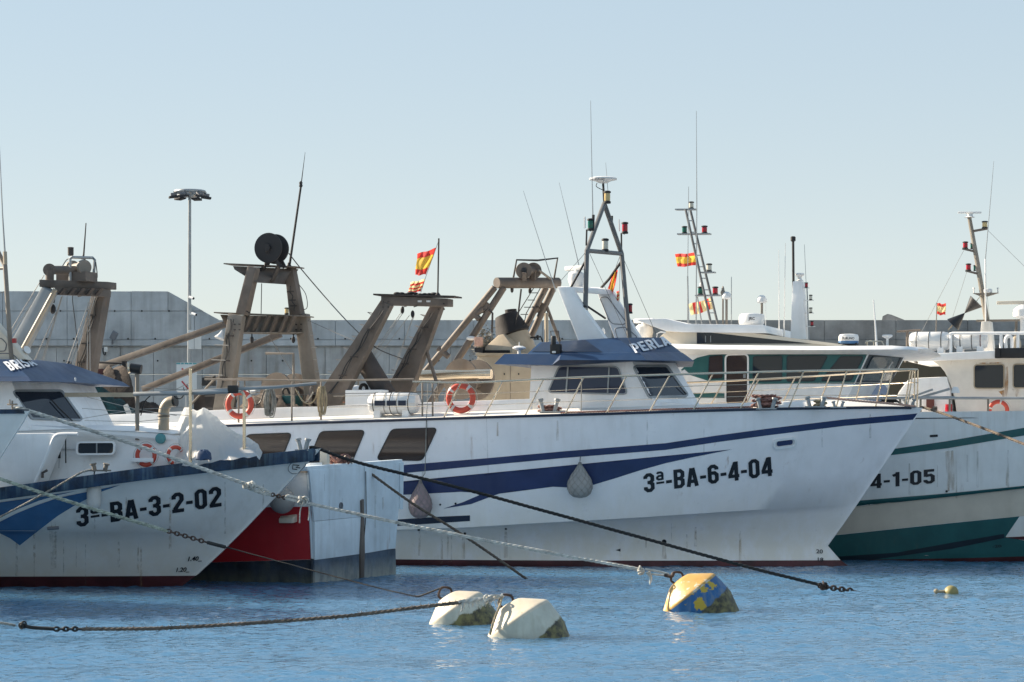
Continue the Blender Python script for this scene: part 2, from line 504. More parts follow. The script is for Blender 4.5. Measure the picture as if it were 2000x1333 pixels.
GL, GR, GT, GB, GC = .09, .41, .91, .09, .10
GLYPH = {
 '0': (.5, [[(GL+GC,GB),(GR-GC,GB),(GR,GB+GC),(GR,GT-GC),(GR-GC,GT),(GL+GC,GT),(GL,GT-GC),(GL,GB+GC),None]]),
 '1': (.36, [[(.25,0),(.25,1)],[(.04,.76),(.25,.86)]]),
 '2': (.5, [[(GL,.68),(GL,GT-GC),(GL+GC,GT),(GR-GC,GT),(GR,GT-GC),(GR,.62),(GL+.02,.16)],[(.01,.09),(.49,.09)]]),
 '3': (.5, [[(GL,.72),(GL,GT-GC),(GL+GC,GT),(GR-GC,GT),(GR,GT-GC),(GR,.61),(GR-GC,.51),(.18,.51)],[(GR-GC-.02,.51),(GR,.41),(GR,GB+GC),(GR-GC,GB),(GL+GC,GB),(GL,GB+GC),(GL,.29)]]),
 '4': (.5, [[(.37,0),(.37,1)],[(.33,.97),(.07,.28)],[(0,.25),(.5,.25)]]),
 '5': (.5, [[(.47,GT),(GL+.01,GT),(GL+.01,.50)],[(GL,.55),(GR-GC,.6),(GR,.5),(GR,GB+GC),(GR-GC,GB),(GL+GC,GB),(GL,GB+GC),(GL,.28)]]),
 '6': (.5, [[(GR,.72),(GR,GT-GC),(GR-GC,GT),(GL+GC,GT),(GL,GT-GC),(GL,GB+GC),(GL+GC,GB),(GR-GC,GB),(GR,GB+GC),(GR,.46),(GR-GC,.56),(GL+.05,.56)]]),
 'B': (.5, [[(GL,0),(GL,1)],[(GL,GT),(GR-GC,GT),(GR,GT-GC),(GR,.61),(GR-GC,.51),(GL,.51)],[(GR-GC-.02,.51),(GR,.41),(GR,GB+GC),(GR-GC,GB),(GL,GB)]]),
 'A': (.54, [[(.08,0),(.24,.97)],[(.46,0),(.30,.97)],[(.14,.27),(.40,.27)]]),
 'a': (.36, [[(.29,.56),(.29,.90),(.22,.96),(.10,.96),(.05,.90)],[(.29,.78),(.12,.78),(.05,.72),(.05,.65),(.11,.60),(.29,.60)],[(0,.42),(.36,.42)]]),
 'P': (.5, [[(GL,0),(GL,1)],[(GL,GT),(GR-GC,GT),(GR,GT-GC),(GR,.52),(GR-GC,.43),(GL,.43)]]),
 'R': (.5, [[(GL,0),(GL,1)],[(GL,GT),(GR-GC,GT),(GR,GT-GC),(GR,.56),(GR-GC,.47),(GL,.47)],[(.25,.45),(.42,0)]]),
 'E': (.46, [[(GL,0),(GL,1)],[(GL,GT),(.46,GT)],[(GL,.51),(.40,.51)],[(GL,GB),(.46,GB)]]),
 'L': (.44, [[(GL,0),(GL,1)],[(GL,GB),(.44,GB)]]),
 'I': (.18, [[(GL,0),(GL,1)]]),
 'S': (.5, [[(GR,.70),(GR,GT-GC),(GR-GC,GT),(GL+GC,GT),(GL,GT-GC),(GL,.62),(GR,.40),(GR,GB+GC),(GR-GC,GB),(GL+GC,GB),(GL,GB+GC),(GL,.30)]]),
 '-': (.27, [[(0,.42),(.27,.42)]])}
def blocktext(s, wt=.175, gap=.085):
    x = 0; V = []; Fc = []; Ly = []; k = 0
    for ch in s.replace('ª', 'a'):
        w, st = GLYPH[ch]
        for q in st:
            cl = q[-1] is None; p = [Vector(a) for a in q if a is not None]; N = len(p); t = (wt * .62 if ch == 'a' else wt * .9 if ch == '-' else wt) / 2; A = []
            for i in range(N):
                e1 = (p[i] - p[i - 1]).normalized() if (i > 0 or cl) else None; e2 = (p[(i + 1) % N] - p[i]).normalized() if (i < N - 1 or cl) else None
                if e1 is None: e1 = e2
                if e2 is None: e2 = e1
                n1 = Vector((-e1.y, e1.x)); n2 = Vector((-e2.y, e2.x)); b = (n1 + n2).normalized(); m = t / max(.5, b.dot(n1))
                A.append((p[i] + b * m, p[i] - b * m))
            o = len(V)
            for a, b in A: V += [(a.x + x, a.y), (b.x + x, b.y)]; Ly += [k, k]
            for i in range(N if cl else N - 1): j = (i + 1) % N; Fc.append((o + 2 * i, o + 2 * j, o + 2 * j + 1, o + 2 * i + 1))
            k += 1
        x += w + gap
    x -= gap
    return [(a / x, b) for a, b in V], Fc, Ly
def numbers(surf, s, a, b, up, mat, parent, off=.008, name='hull_number'):
    v, f, ly = blocktext(s)
    m = M(); m.add([surf.hit(a[0] + u * (b[0] - a[0]) + t * up[0], a[1] + u * (b[1] - a[1]) + t * up[1], off + .0006 * l)[0] for (u, t), l in zip(v, ly)], f)
    return m.out(name, mat, parent, fixn=False, smooth=0)

def pline(pts, n=24):
    """smooth (Catmull-Rom) curve through points"""
    P = [Vector(p) for p in pts]
    if len(P) < 3: return P
    P = [P[0] * 2 - P[1]] + P + [P[-1] * 2 - P[-2]]; out = []
    for i in range(1, len(P) - 2):
        for k in range(n):
            t = k / n
            out.append(.5 * ((2 * P[i]) + (P[i + 1] - P[i - 1]) * t + (2 * P[i - 1] - 5 * P[i] + 4 * P[i + 1] - P[i + 2]) * t * t + (3 * P[i] - P[i - 1] - 3 * P[i + 1] + P[i + 2]) * t ** 3))
    out.append(P[-2])
    return out

def interp(tab, x):
    if x <= tab[0][0]: a, b = tab[0], tab[1]
    elif x >= tab[-1][0]: a, b = tab[-2], tab[-1]
    else:
        for i in range(len(tab) - 1):
            if tab[i][0] <= x <= tab[i + 1][0]: a, b = tab[i], tab[i + 1]; break
    t = (x - a[0]) / (b[0] - a[0]) if b[0] != a[0] else 0
    return a[1] + (b[1] - a[1]) * max(-1.5, min(2.5, t))

def rope(m, pts, r, pitch=None, strands=3, n=5):
    """laid rope: strands twisting round a centre line"""
    P = [Vector(p) for p in pts]
    L = [0]
    for i in range(1, len(P)): L.append(L[-1] + (P[i] - P[i - 1]).length)
    pitch = pitch or r * 9
    N = max(8, int(L[-1] / pitch * 7)); Q = []; j = 0
    for i in range(N + 1):
        t = L[-1] * i / N
        while j < len(L) - 2 and L[j + 1] < t: j += 1
        k = (t - L[j]) / max(1e-9, L[j + 1] - L[j]); Q.append(P[j].lerp(P[j + 1], k))
    for sI in range(strands):
        C = []
        for i in range(N + 1):
            d = (Q[min(i + 1, N)] - Q[max(i - 1, 0)]).normalized(); u = d.cross(Vector((0, 0, 1)))
            if u.length < 1e-3: u = Vector((1, 0, 0))
            u.normalize(); w = u.cross(d)
            a = 2 * math.pi * (sI / strands + L[-1] * i / N / pitch)
            C.append(Q[i] + (u * math.cos(a) + w * math.sin(a)) * r * .5)
        m.tube(C, r * .56, n)
    return m

def bits(fr, m, pts, r, n=8): return m.tube([fr.at(*p) for p in pts], r, n)

# ---------------------------------------------------------------- hull builder
def hull(fr, stem, rows, s_stern, red_z, NJ=44, two=('perla_white', 'boot')):
    """rows: (z function of x, half breadth, entry length, exponent); stem: [(px,py)] on the centre plane"""
    st = sorted([(q.z, q.x) for q in (fr.at(px, py, 0) for px, py in stem)])
    def stem_x(z): return interp(st, z)
    grid = []
    for zf, B, le, p in rows:
        xe = stem_x(zf(0.0))
        for _ in range(12): xe = stem_x(zf(xe))
        line = []
        for j in range(NJ + 1):
            x = xe - (xe - s_stern) * (j / NJ) ** 1.7
            t = min(1, (xe - x) / le)
            b = max(.025, B * (1 - (1 - t) ** p))
            tail = max(0, (s_stern + 5 - x) / 5)
            b *= 1 - .10 * tail ** 2
            line.append((x, b, zf(x)))
        grid.append(line)
    m = M(); R = len(grid)
    vs = []
    for sg in (-1, 1):
        for line in grid:
            for x, b, z in line: vs.append((x, b * sg, z))
    W = NJ + 1
    for sg in (0, 1):
        o = sg * R * W
        for i in range(R - 1):
            for j in range(NJ):
                q = (o + i * W + j, o + i * W + j + 1, o + (i + 1) * W + j + 1, o + (i + 1) * W + j)
                m.f.append(list(q if sg else q[::-1])); m.mi.append(1 if rows[i][0](0) < red_z and rows[i + 1][0](0) <= red_z + 1e-4 else 0)
    m.v = [Vector(p) for p in vs]
    for i in range(R - 1):                              # transom and stem strip
        a, b = i * W + NJ, (i + 1) * W + NJ; o = R * W
        m.f.append([a, b, b + o, a + o]); m.mi.append(0)
        a, b = i * W, (i + 1) * W
        m.f.append([a, a + o, b + o, b]); m.mi.append(m.mi[i * NJ])
    return m, grid, stem_x

def half(grid_row, x):
    tab = sorted((q[0], q[1]) for q in grid_row)
    return interp(tab, x)

def sheer_fn(fr, pts, B, le, p, stem):
    """height of an edge line given as pixels, solved on the near (-y) side of the hull"""
    st = sorted([(q.z, q.x) for q in (fr.at(px, py, 0) for px, py in stem)])
    tab = []
    for px, py in pts:
        y = -B * .8
        for _ in range(15):
            q = fr.at(px, py, y); xe = interp(st, q.z)
            t = max(0, min(1, (xe - q.x) / le)); y = -B * (1 - (1 - t) ** p)
        tab.append((q.x, q.z))
    tab.sort()
    return lambda x: interp(tab, x)
# ================================================================ SETTING
def water():
    xs = np.concatenate([-np.geomspace(700, 19.3, 26), np.arange(-19, 19.01, .06), np.geomspace(19.3, 700, 26)])
    ys = np.concatenate([np.linspace(-60, 22, 24), np.arange(22.5, 40, .045), np.arange(40, 64, .07), np.arange(64, 84.6, .4)])
    X, Y = np.meshgrid(xs, ys)
    rs = np.random.RandomState(3)
    Z = np.zeros_like(X)
    def patch(s, n, seed):                          # slow gust patches that calm and ruffle the surface
        r = np.random.RandomState(seed); g = np.zeros_like(X)
        for _ in range(n):
            a = r.uniform(0, 6.28); k = 6.28 / (s * r.uniform(.6, 1.6))
            g += np.sin(k * (X * math.cos(a) + 1.5 * Y * math.sin(a)) + r.uniform(0, 6.28))
        return g / math.sqrt(n)
    gust = np.clip(.9 + .35 * patch(5, 7, 5), .3, 1.7)
    for _ in range(70):
        lam = .16 * math.exp(rs.uniform(0, 1.25)); a = rs.normal(1.62, .52); k = 6.283 / lam
        amp = .0036 * lam ** .8 / .35
        ph = k * (X * math.cos(a) + Y * math.sin(a)) + rs.uniform(0, 6.28) + .6 * np.sin(X * .7 + Y * .5 + _)
        Z += amp * (np.sin(ph) + .25 * np.cos(2 * ph))
    Z *= gust * .5
    fade = np.clip((19 - np.abs(X)) / 2, 0, 1) * np.clip((Y - 20) / 3, 0, 1) * np.clip((66 - Y) / 4, .12, 1)
    Z *= fade
    ny, nx = X.shape
    co = np.stack([X, Y, Z], -1).reshape(-1, 3).astype(np.float32)
    i = np.arange(ny * nx).reshape(ny, nx)
    q = np.stack([i[:-1, :-1], i[:-1, 1:], i[1:, 1:], i[1:, :-1]], -1).reshape(-1, 4)
    me = bpy.data.meshes.new('water')
    me.vertices.add(len(co)); me.vertices.foreach_set('co', co.ravel())
    me.loops.add(q.size); me.loops.foreach_set('vertex_index', q.ravel().astype(np.int32))
    me.polygons.add(len(q)); me.polygons.foreach_set('loop_start', np.arange(0, q.size, 4, dtype=np.int32))
    me.update(calc_edges=True); me.shade_smooth()
    m = bpy.data.materials.new('harbour_water'); n, b = nodes_of(m); L = n.links.new
    b.inputs['Base Color'].default_value = (.052, .135, .235, 1)
    b.subsurface_method = 'BURLEY'
    b.inputs['Subsurface Weight'].default_value = 1.0
    b.inputs['Subsurface Radius'].default_value = (1, 1, 1)
    b.inputs['Subsurface Scale'].default_value = 6.0
    b.inputs['Roughness'].default_value = .03
    b.inputs['IOR'].default_value = 1.7
    tc = n.nodes.new('ShaderNodeTexCoord'); hs = []
    for sc, w in (((4.0, 8.0, 1), 1.0), ((11, 22, 1), .55)):
        mp = n.nodes.new('ShaderNodeMapping'); mp.inputs['Scale'].default_value = sc; L(tc.outputs['Object'], mp.inputs[0])
        t = n.nodes.new('ShaderNodeTexNoise'); t.inputs['Scale'].default_value = 1; t.inputs['Detail'].default_value = 4; L(mp.outputs[0], t.inputs['Vector'])
        k = n.nodes.new('ShaderNodeMath'); k.operation = 'MULTIPLY'; k.inputs[1].default_value = w; L(t.outputs['Fac'], k.inputs[0]); hs.append(k.outputs[0])
    ad = n.nodes.new('ShaderNodeMath'); ad.operation = 'ADD'; L(hs[0], ad.inputs[0]); L(hs[1], ad.inputs[1])
    bp = n.nodes.new('ShaderNodeBump'); bp.inputs['Strength'].default_value = .9; bp.inputs['Distance'].default_value = .03
    L(ad.outputs[0], bp.inputs['Height']); L(bp.outputs[0], b.inputs['Normal'])
    me.materials.append(m)
    o = bpy.data.objects.new('water', me); COL.objects.link(o); setp(o, kind='structure')
water()

CONC = paint('breakwater_concrete', (.45, .475, .49), .85, .14, .95, (.17, .17, .16), .3, bump=.2, scale=.7)
CONC2 = paint('stained_breakwater_concrete', (.41, .42, .42), .85, .16, 1.0, (.15, .13, .10), .6, bump=.2, scale=.7)
CONC3 = paint('rough_dark_concrete', (.36, .355, .345), .9, .22, .6, (.12, .11, .10), .1, bump=.4, scale=.6)
QUAYM = paint('quay_concrete', (.30, .29, .27), .9, .12, .4, (.16, .15, .13), .1, bump=.2)
MT.update(conc=CONC, conc2=CONC2, conc3=CONC3, quay=QUAYM)

M().box((0, 160, .1), (1500, 151, 2.2)).out('quay', 'quay', fr=WORLD, base=(0, 160, -1), kind='structure')

YW = 92.0
wall = thing(WORLD, 'breakwater_wall', 'long grey concrete breakwater wall of cast panels with a stepped, sloping left end', 'wall', (0, YW, 1.2))
def wp(px, py, y=YW): return WORLD.at(px, py, y)
M().prism([wp(-3000, 690, YW + .06), wp(-3000, 572, YW + .06), wp(328, 572, YW + .06), wp(428, 627, YW + .06), wp(5200, 627, YW + .06), wp(5200, 690, YW + .06)], (0, 1.2, 0)).out('core', 'conc2', wall)
zq = 1.2
def panel(poly, y, mat, th=.36):
    g = [(px, py) for px, py in poly]
    return M().prism([WORLD.at(px, py, y) if py < 950 else Vector(((px - CX) / F * y, y, zq + .004)) for px, py in g], (0, th, 0)).out('wall_panel', mat, wall, bevel=.01, smooth=0)
random.seed(11)
xs_up = [-260, -120, 5, 131, 256, 328]
for a, b in zip(xs_up[:-1], xs_up[1:]):
    panel([(a + .35, 607.5), (a + .35, 569), (b - .35, 569.5), (b - .35, 607.5)], YW + random.uniform(-.015, .015), 'conc')
panel([(328.6, 607.5), (328.6, 570), (396, 607.5)], YW, 'conc')
xs_all = [-260, -125, 5, 131, 256, 380, 520, 655, 790, 925, 1060, 1195]
xs_r = [1195, 1330, 1470, 1610, 1750, 1890, 2030, 2170, 2320]
for a, b in zip(xs_all[:-1], xs_all[1:]):
    if b <= 380: panel([(a + .35, 664), (a + .35, 608.5), (b - .35, 608.5), (b - .35, 664)], YW + random.uniform(-.015, .015), 'conc')
    else:
        top = [(a + .35, 608.5), (397, 608.5), (428, 625.5), (b - .35, 625.5)] if a < 428 else [(a + .35, 625.5), (b - .35, 625.5)]
        panel([(a + .35, 664)] + top + [(b - .35, 664)], YW + random.uniform(-.015, .015), 'conc')
for a, b in zip(xs_r[:-1], xs_r[1:]):
    panel([(a + .35, 664), (a + .35, 625.5), (b - .35, 625.5), (b - .35, 664)], YW + random.uniform(-.02, .02), 'conc3')
for a, b in zip((xs_all + xs_r[1:])[:-1], (xs_all + xs_r[1:])[1:]):
    panel([(a + .3, 675.5), (a + .3, 664.6), (b - .3, 664.6), (b - .3, 675.5)], YW - .12, 'conc' if a < 1195 else 'conc3', .48)
xs_lo = [-260, -150, -20, 110, 235, 300, 395, 520, 635, 760, 880, 1010, 1140, 1270, 1400, 1530, 1660, 1790, 1920, 2050, 2180, 2320]
for a, b in zip(xs_lo[:-1], xs_lo[1:]):
    mt = 'conc2' if a < 1150 else 'conc3'
    panel([(a + .35, 731), (a + .35, 679), (b - .35, 679), (b - .35, 731)], YW + .02 + random.uniform(-.015, .015), mt)
    panel([(a + .35, 960), (a + .35, 732), (b - .35, 732), (b - .35, 960)], YW + .02 + random.uniform(-.015, .015), mt)
mm = M()
for row, k in ((607.8, 0), (662, 26)):
    for px in range(-200 + k, 1195, 53):
        if 380 < px < 440 and row < 640: continue
        if row < 640 and px > 440: continue
        mm.cyl(wp(px, row, YW - .03), wp(px, row, YW + .03), .035, n=8)
for px in range(-180, 1195, 61): mm.cyl(wp(px, 705, YW - .02), wp(px, 705, YW + .05), .035, n=8)
mm.out('tie_hole', 'black', wall, kind='stuff')

bm_ = M(); random.seed(5)
bm_.loft([[wp(1722, 628, 97), wp(1724, 618, 97), wp(1733, 613.5, 97), wp(1741, 615, 97), wp(1766, 625, 97), wp(1768, 630, 97)],
          [wp(1722, 628, 98.5), wp(1726, 619, 98.5), wp(1735, 615, 98.5), wp(1743, 617, 98.5), wp(1762, 626, 98.5), wp(1768, 630, 98.5)]])
bm_.box(WORLD.at(1745, 0, 97.8) * Vector((1, 1, 0)) + Vector((0, 0, 4.4)) if False else Vector(((1745 - CX) / F * 97.7, 97.7, 4.5)), (1.2, 1.2, 6.6))
bm_.out('boulder', 'conc3', fr=WORLD, base=((1745 - CX) / F * 97.7, 97.7, 1.2), label='grey rock of the breakwater showing above the wall top near the right', cat='boulder')

# floodlight and junction box on the wall
t = thing(WORLD, 'wall_floodlight', 'small square grey floodlight on an arm fixed to the breakwater wall', 'floodlight', wp(219, 668, YW))
M().beam(wp(219, 678, YW - .02), wp(220, 662, YW - .25), .06, .06).out('arm', 'grey', t)
M().beam(wp(219, 663, YW - .3), wp(226, 649, YW - .42), .24, .10, up=(0, 1, .2)).out('lamp_head', 'grey', t, bevel=.02)
t = thing(WORLD, 'junction_box', 'small pale junction box with a looped cable on the breakwater wall', 'junction box', wp(207, 688, YW))
M().box(wp(207, 683, YW - .05), (.14, .12, .20)).out('box', 'sign', t, bevel=.02)
M().tube(pline([wp(206, 687, YW - .05), wp(206, 693, YW - .08), wp(203, 693, YW - .05), wp(201, 686, YW - .02), wp(201, 680, YW)], 6), .02, 6).out('cable', 'black', t)

# lamp post on the quay
YL = 86.0
lp = thing(WORLD, 'lamp_post', 'tall galvanised lamp post with a crown of floodlights before the breakwater wall', 'lamp post', (WORLD.at(369, 700, YL).x, YL, 1.2))
b0 = WORLD.at(369, 700, YL); b0.z = 1.2
M().cyl(b0, WORLD.at(370.5, 384, YL), .085, .055, 14).out('pole', 'galv', lp)
M().cyl(b0, b0 + Vector((0, 0, .35)), .16, .13, 14).out('base', 'galv', lp)
c = WORLD.at(371, 375, YL)
M().torus(c, (0, 0, 1), .52, .055, n=28, m=8).box(c + Vector((0, 0, -.14)), (.42, .42, .10)).beam(c - Vector((.52, 0, 0)), c + Vector((.52, 0, 0)), .06, .06).beam(c - Vector((0, .52, 0)), c + Vector((0, .52, 0)), .06, .06).out('crown', 'galv', lp)
for k in range(6):
    a = k * math.pi / 3 + .25; d = Vector((math.cos(a), math.sin(a), 0)); p = c + d * .58
    R = Matrix.Rotation(a, 3, 'Z') @ Matrix.Rotation(.12, 3, 'Y')
    fl = M().box(p + Vector((0, 0, -.20)), (.34, .30, .07), R).out('floodlight', 'dkmetal', lp, bevel=.01)
    M().box(p + Vector((0, 0, -.11)), (.22, .17, .11), R).out('driver', 'grey', fl, bevel=.01)
    M().beam(c + d * .42 + Vector((0, 0, .02)), p + Vector((0, 0, -.05)), .05, .09).out('bracket', 'galv', fl)
for px, py in ((373, 582), (378, 614)):
    q = WORLD.at(px, py, YL - .15)
    cm = M().cyl(q + Vector((-.06, .02, .03)), q + Vector((.10, -.10, -.03)), .05, .05, 12).out('security_camera', 'plastic', lp)
    M().cyl(q + Vector((.10, -.10, -.03)), q + Vector((.115, -.111, -.036)), .04, .04, 12).out('camera_lens', 'black', cm)
    M().beam(WORLD.at(370, py, YL), q, .05, .05).out('camera_arm', 'plastic', cm)
sp = M().box((WORLD.at(380.5, 664, YL - .14).x, YL - .14, WORLD.at(380, 664, YL).z), (.46, .02, .68)).out('sign_plate', 'sign', lp, bevel=.004)
M().box((WORLD.at(380.5, 664, YL).x, YL - .154, WORLD.at(380, 664, YL).z), (.012, .008, .66)).out('seam', 'grey', sp)

sg = thing(WORLD, 'warning_sign', 'tall pale sign with a teal top edge and red struck-through pictograms on the quay', 'sign', (WORLD.at(365, 700, 85.5).x, 85.5, 1.2))
a_ = WORLD.at(364.5, 738, 85.4)
sb = M().box((a_.x, 85.4, a_.z), (.72, .03, 1.07)).out('sign_plate', 'sign', sg, bevel=.004)
for k in range(5): M().box((a_.x - .29 + k * .145, 85.382, a_.z + .50), (.10 if k % 2 else .14, .006, .055)).out('teal_border', 'teal_sign', sb)
def zz(px, py): q = WORLD.at(px, py, 85.378); return q
for (x1, y1, x2, y2) in ((355, 720, 373, 736), (355, 745, 368, 760)):
    M().beam(zz(x1, y1), zz(x2, y2), .006, .055, up=(1, 0, 1)).out('red_bar', 'sign_red', sb)
M().tube([zz(x, y) for x, y in ((358, 757), (359, 762), (362, 764), (365, 762), (366, 752))], .012, 6).out('hook_pictogram', 'black', sb)
M().cyl((a_.x, 85.45, 1.2), (a_.x, 85.45, a_.z + .3), .04, n=10).out('sign_post', 'galv', sg)

# dry bush and brown shed standing on the quay
random.seed(21)
bu = thing(WORLD, 'bush', 'pale dry leafy bush on the quay showing beside the tan engine casing', 'bush', (WORLD.at(948, 700, 84.8).x, 84.8, 1.2))
BUSH = paint('dry_leaf', (.30, .27, .22), .8, .35, scale=5); MT['bush'] = BUSH
cx = WORLD.at(948, 668, 84.8)
tr = M()
for k in range(9):
    a = random.uniform(0, 6.28)
    tr.tube(pline([(cx.x, 84.8, 1.2), (cx.x + .08 * math.cos(a), 84.8 + .08 * math.sin(a), 2.8), (cx.x + random.uniform(-.35, .35), 84.8 + random.uniform(-.3, .3), cx.z + random.uniform(-.1, .4))], 5), .035, 5, r2=.008)
tr.out('trunk', 'wood', bu)
lf = M()
for k in range(1500):
    d = Vector((random.gauss(0, .2), random.gauss(0, .2), random.gauss(0, .28))); p = cx + Vector((0, 0, -.15)) + d
    R = Matrix.Rotation(random.uniform(0, 6.28), 3, 'Z') @ Matrix.Rotation(random.uniform(-1.4, 1.4), 3, 'X'); s = random.uniform(.02, .045)
    lf.add([p + R @ Vector(q) for q in ((-s, -s * .5, 0), (s, -s * .5, 0), (s * .6, s, 0), (-s * .6, s, 0))], [(0, 1, 2, 3)])
lf.out('foliage', 'bush', bu, smooth=0, fixn=False, kind='stuff')
sh = thing(WORLD, 'shed', 'low plain brown shed on the quay behind the rust-streaked white wheelhouse', 'shed', (WORLD.at(1745, 800, 87).x, 88.5, 1.2))
SHED = paint('brown_render', (.135, .10, .062), .85, .10, .3, (.08, .06, .04), .1); MT['shed'] = SHED
pa = WORLD.at(1612, 694, 87); pb = WORLD.at(1868, 694, 87)
M().box(((pa.x + pb.x) / 2, 88.5, (pa.z + 1.2) / 2), (pb.x - pa.x, 3, pa.z - 1.2)).out('wall', 'shed', sh)
M().box(((pa.x + pb.x) / 2, 88.5, pa.z + .05), (pb.x - pa.x + .3, 3.3, .10)).out('roof', 'conc3', sh)
# ================================================================ BIG WHITE TRAWLER (3a-BA-6-4-04)
def steel_rail(m, pts, r, n=8): return m.tube(pts, r, n)

def nav_light(fr, parent, px, py, y, w, h, lens, base=True):
    """lantern: py is its foot; w,h in photo pixels"""
    p = fr.at(px, py, y); k = 1 / fr.scale(p); W, Hh = w * k / 2, h * k
    o = M().lathe(p, (0, 0, 1), [(W * .95, 0), (W, Hh * .05), (W, Hh * .16), (W * .8, Hh * .2)], 14).lathe(p, (0, 0, 1), [(W * .8, Hh * .80), (W * 1.05, Hh * .84), (W * 1.02, Hh * .95), (W * .6, Hh)], 14)
    o = o.out('navigation_light', 'dkmetal', parent)
    M().lathe(p, (0, 0, 1), [(W * .78, Hh * .18), (W * .85, Hh * .3), (W * .85, Hh * .7), (W * .78, Hh * .82)], 14).out('lens', lens, o)
    return o

def whip(fr, parent, pts, y, r=.012, mat='plastic', r2=.005, name='whip_antenna'):
    P = [fr.at(px, py, y) for px, py in pts]
    return M().tube(P, r, 6, False, r2).out(name, mat, parent)

def radar(fr, parent, px, py, y, wbar, wd, hd, label=None):
    """open array radar: px,py top centre of the bar"""
    p = fr.at(px, py, y); k = 1 / fr.scale(p)
    o = M().lathe(p - Vector((0, 0, (hd + 12) * k)), (0, 0, 1), [(wd * .36 * k, 0), (wd * .42 * k, hd * .2 * k), (wd * .5 * k, hd * .5 * k), (wd * .46 * k, hd * .85 * k), (wd * .3 * k, hd * k)], 20).out('radar_scanner', 'plastic', parent, label=label)
    M().cyl(p - Vector((0, 0, 14 * k)), p - Vector((0, 0, 8 * k)), wd * .14 * k, n=10).out('spindle', 'plastic', o)
    d = Vector((.92, -.40, 0)).normalized() * wbar * .5 * k
    M().beam(p - d - Vector((0, 0, 5 * k)), p + d - Vector((0, 0, 5 * k)), 9 * k, 9 * k).out('array_bar', 'plastic', o, bevel=3 * k)
    return o

def lifebuoy(fr, px, py, y, R, name, label, group, yawn=(0, -1, 0), a0=0, a1=2 * math.pi, mat='orange', tilt=0):
    c = fr.at(px, py, y); k = 1 / fr.scale(c); R *= k; r = R * .19
    t = thing(fr, name, label, 'lifebuoy', c - Vector((0, 0, R)), group)
    ax = Vector(yawn).normalized()
    M().torus(c, ax, R - r, r, n=40, m=12, sq=.8).out('ring', mat, t)
    for q in range(4):
        a = math.pi / 4 + q * math.pi / 2 + tilt
        M().torus(c, ax, R - r, r * 1.04, a - .10, a + .10, n=4, m=12, sq=.8).out('tape_band', 'tape', t)
    ln = M()
    u = (Vector((0, 0, 1)) - ax * ax.z).normalized(); w = ax.cross(u)
    for q in range(4):
        a = math.pi / 4 + q * math.pi / 2 + tilt
        ln.tube([c + (u * math.cos(a + f * math.pi / 2) + w * math.sin(a + f * math.pi / 2)) * (R + .012 + .03 * math.sin(f * math.pi)) for f in (0, .2, .4, .6, .8, 1)], .006, 5)
    ln.out('grab_line', 'rope_white', t)
    return t

P = Frame(((1612 - CX) / F * 59.27, 59.27), 18)
STEM_P = [(1802, 797), (1740, 888), (1680, 977), (1640, 1035), (1624, 1053), (1616, 1068), (1618, 1078), (1637, 1092), (1659, 1105), (1668, 1125), (1660, 1150)]
SHEER_P = [(100, 846), (435, 832), (600, 826.5), (780, 820.5), (1000, 813.5), (1200, 808), (1300, 804.5), (1500, 799), (1700, 796), (1802, 797)]
KN_P = [(100, 1046), (600, 1040), (900, 1031), (1050, 1022), (1200, 1014), (1400, 1001), (1640, 986), (1690, 975)]
zs = sheer_fn(P, SHEER_P, 3.35, 10, 2.3, STEM_P)
zk = sheer_fn(P, KN_P, 3.2, 10.5, 2.1, STEM_P)
rows = [(lambda x: -.6, 2.3, 12, 1.7), (lambda x: -.02, 2.95, 12, 1.8), (lambda x: .15, 3.0, 12, 1.8), (lambda x: .5, 3.04, 12, 1.8),
        (lambda x: .5 + (zk(x) - .5) * .5, 3.08, 11.7, 1.85), (lambda x: .5 + (zk(x) - .5) * .82, 3.12, 11.3, 1.95), (lambda x: zk(x) - .035, 3.15, 11.0, 2.0), (lambda x: zk(x), 3.21, 10.5, 2.1),
        (lambda x: zk(x) + (zs(x) - zk(x)) * .33, 3.26, 10.3, 2.15), (lambda x: zk(x) + (zs(x) - zk(x)) * .66, 3.31, 10.1, 2.25), (zs, 3.35, 10, 2.3)]
hm, hg, hx = hull(P, STEM_P, rows, -20.6, .15)
perla = thing(P, 'fishing_trawler', 'large white trawler with navy wave stripes numbered 3ª-BA-6-4-04 and a blue wheelhouse roof', 'fishing boat', (-9, 0, 0), 'trawlers moored side by side')
PH = Surf(P, hm)
hull_p = hm.out('hull', ['perla_white', 'boot'], perla, smooth=50)
shb = lambda x: half(hg[-1], x)
# deck: turtle-backed side decks, flat inboard
dm = M(); st_ = [hx(zs(2)) - .02 - (i / 40) ** 1.3 * (20.5 + hx(zs(2))) for i in range(41)]
rings = []
for x in st_:
    b = shb(x); c = min(.9, b * .45); z = zs(x)
    rings.append([(x, -b + .01, z - .03), (x, -b + .03, z + .012), (x, -b + c, z + .17 * min(1, c / .5)), (x, 0, z + .22 * min(1, c / .5)), (x, b - c, z + .17 * min(1, c / .5)), (x, b - .03, z + .012), (x, b - .01, z - .03)])
dm.loft(rings, caps=False, closed=False)
dm.out('deck', 'deck_white', perla, smooth=40)
PD = Surf(P, dm)
def deck_z(x, y):
    b = shb(x); c = min(.9, b * .45); t = min(1, max(0, (b - abs(y)) / c)); return zs(x) + .012 + .16 * t * min(1, c / .5)
gm = M()
for sg in (-1, 1):
    L_ = [(x, sg * (shb(x) + .012), zs(x) - .005) for x in [hx(zs(2)) - i * .25 for i in range(1, 92)]]
    gm.tube(L_, .034, 6)
gm.out('rubbing_strake', 'dkblue', perla)

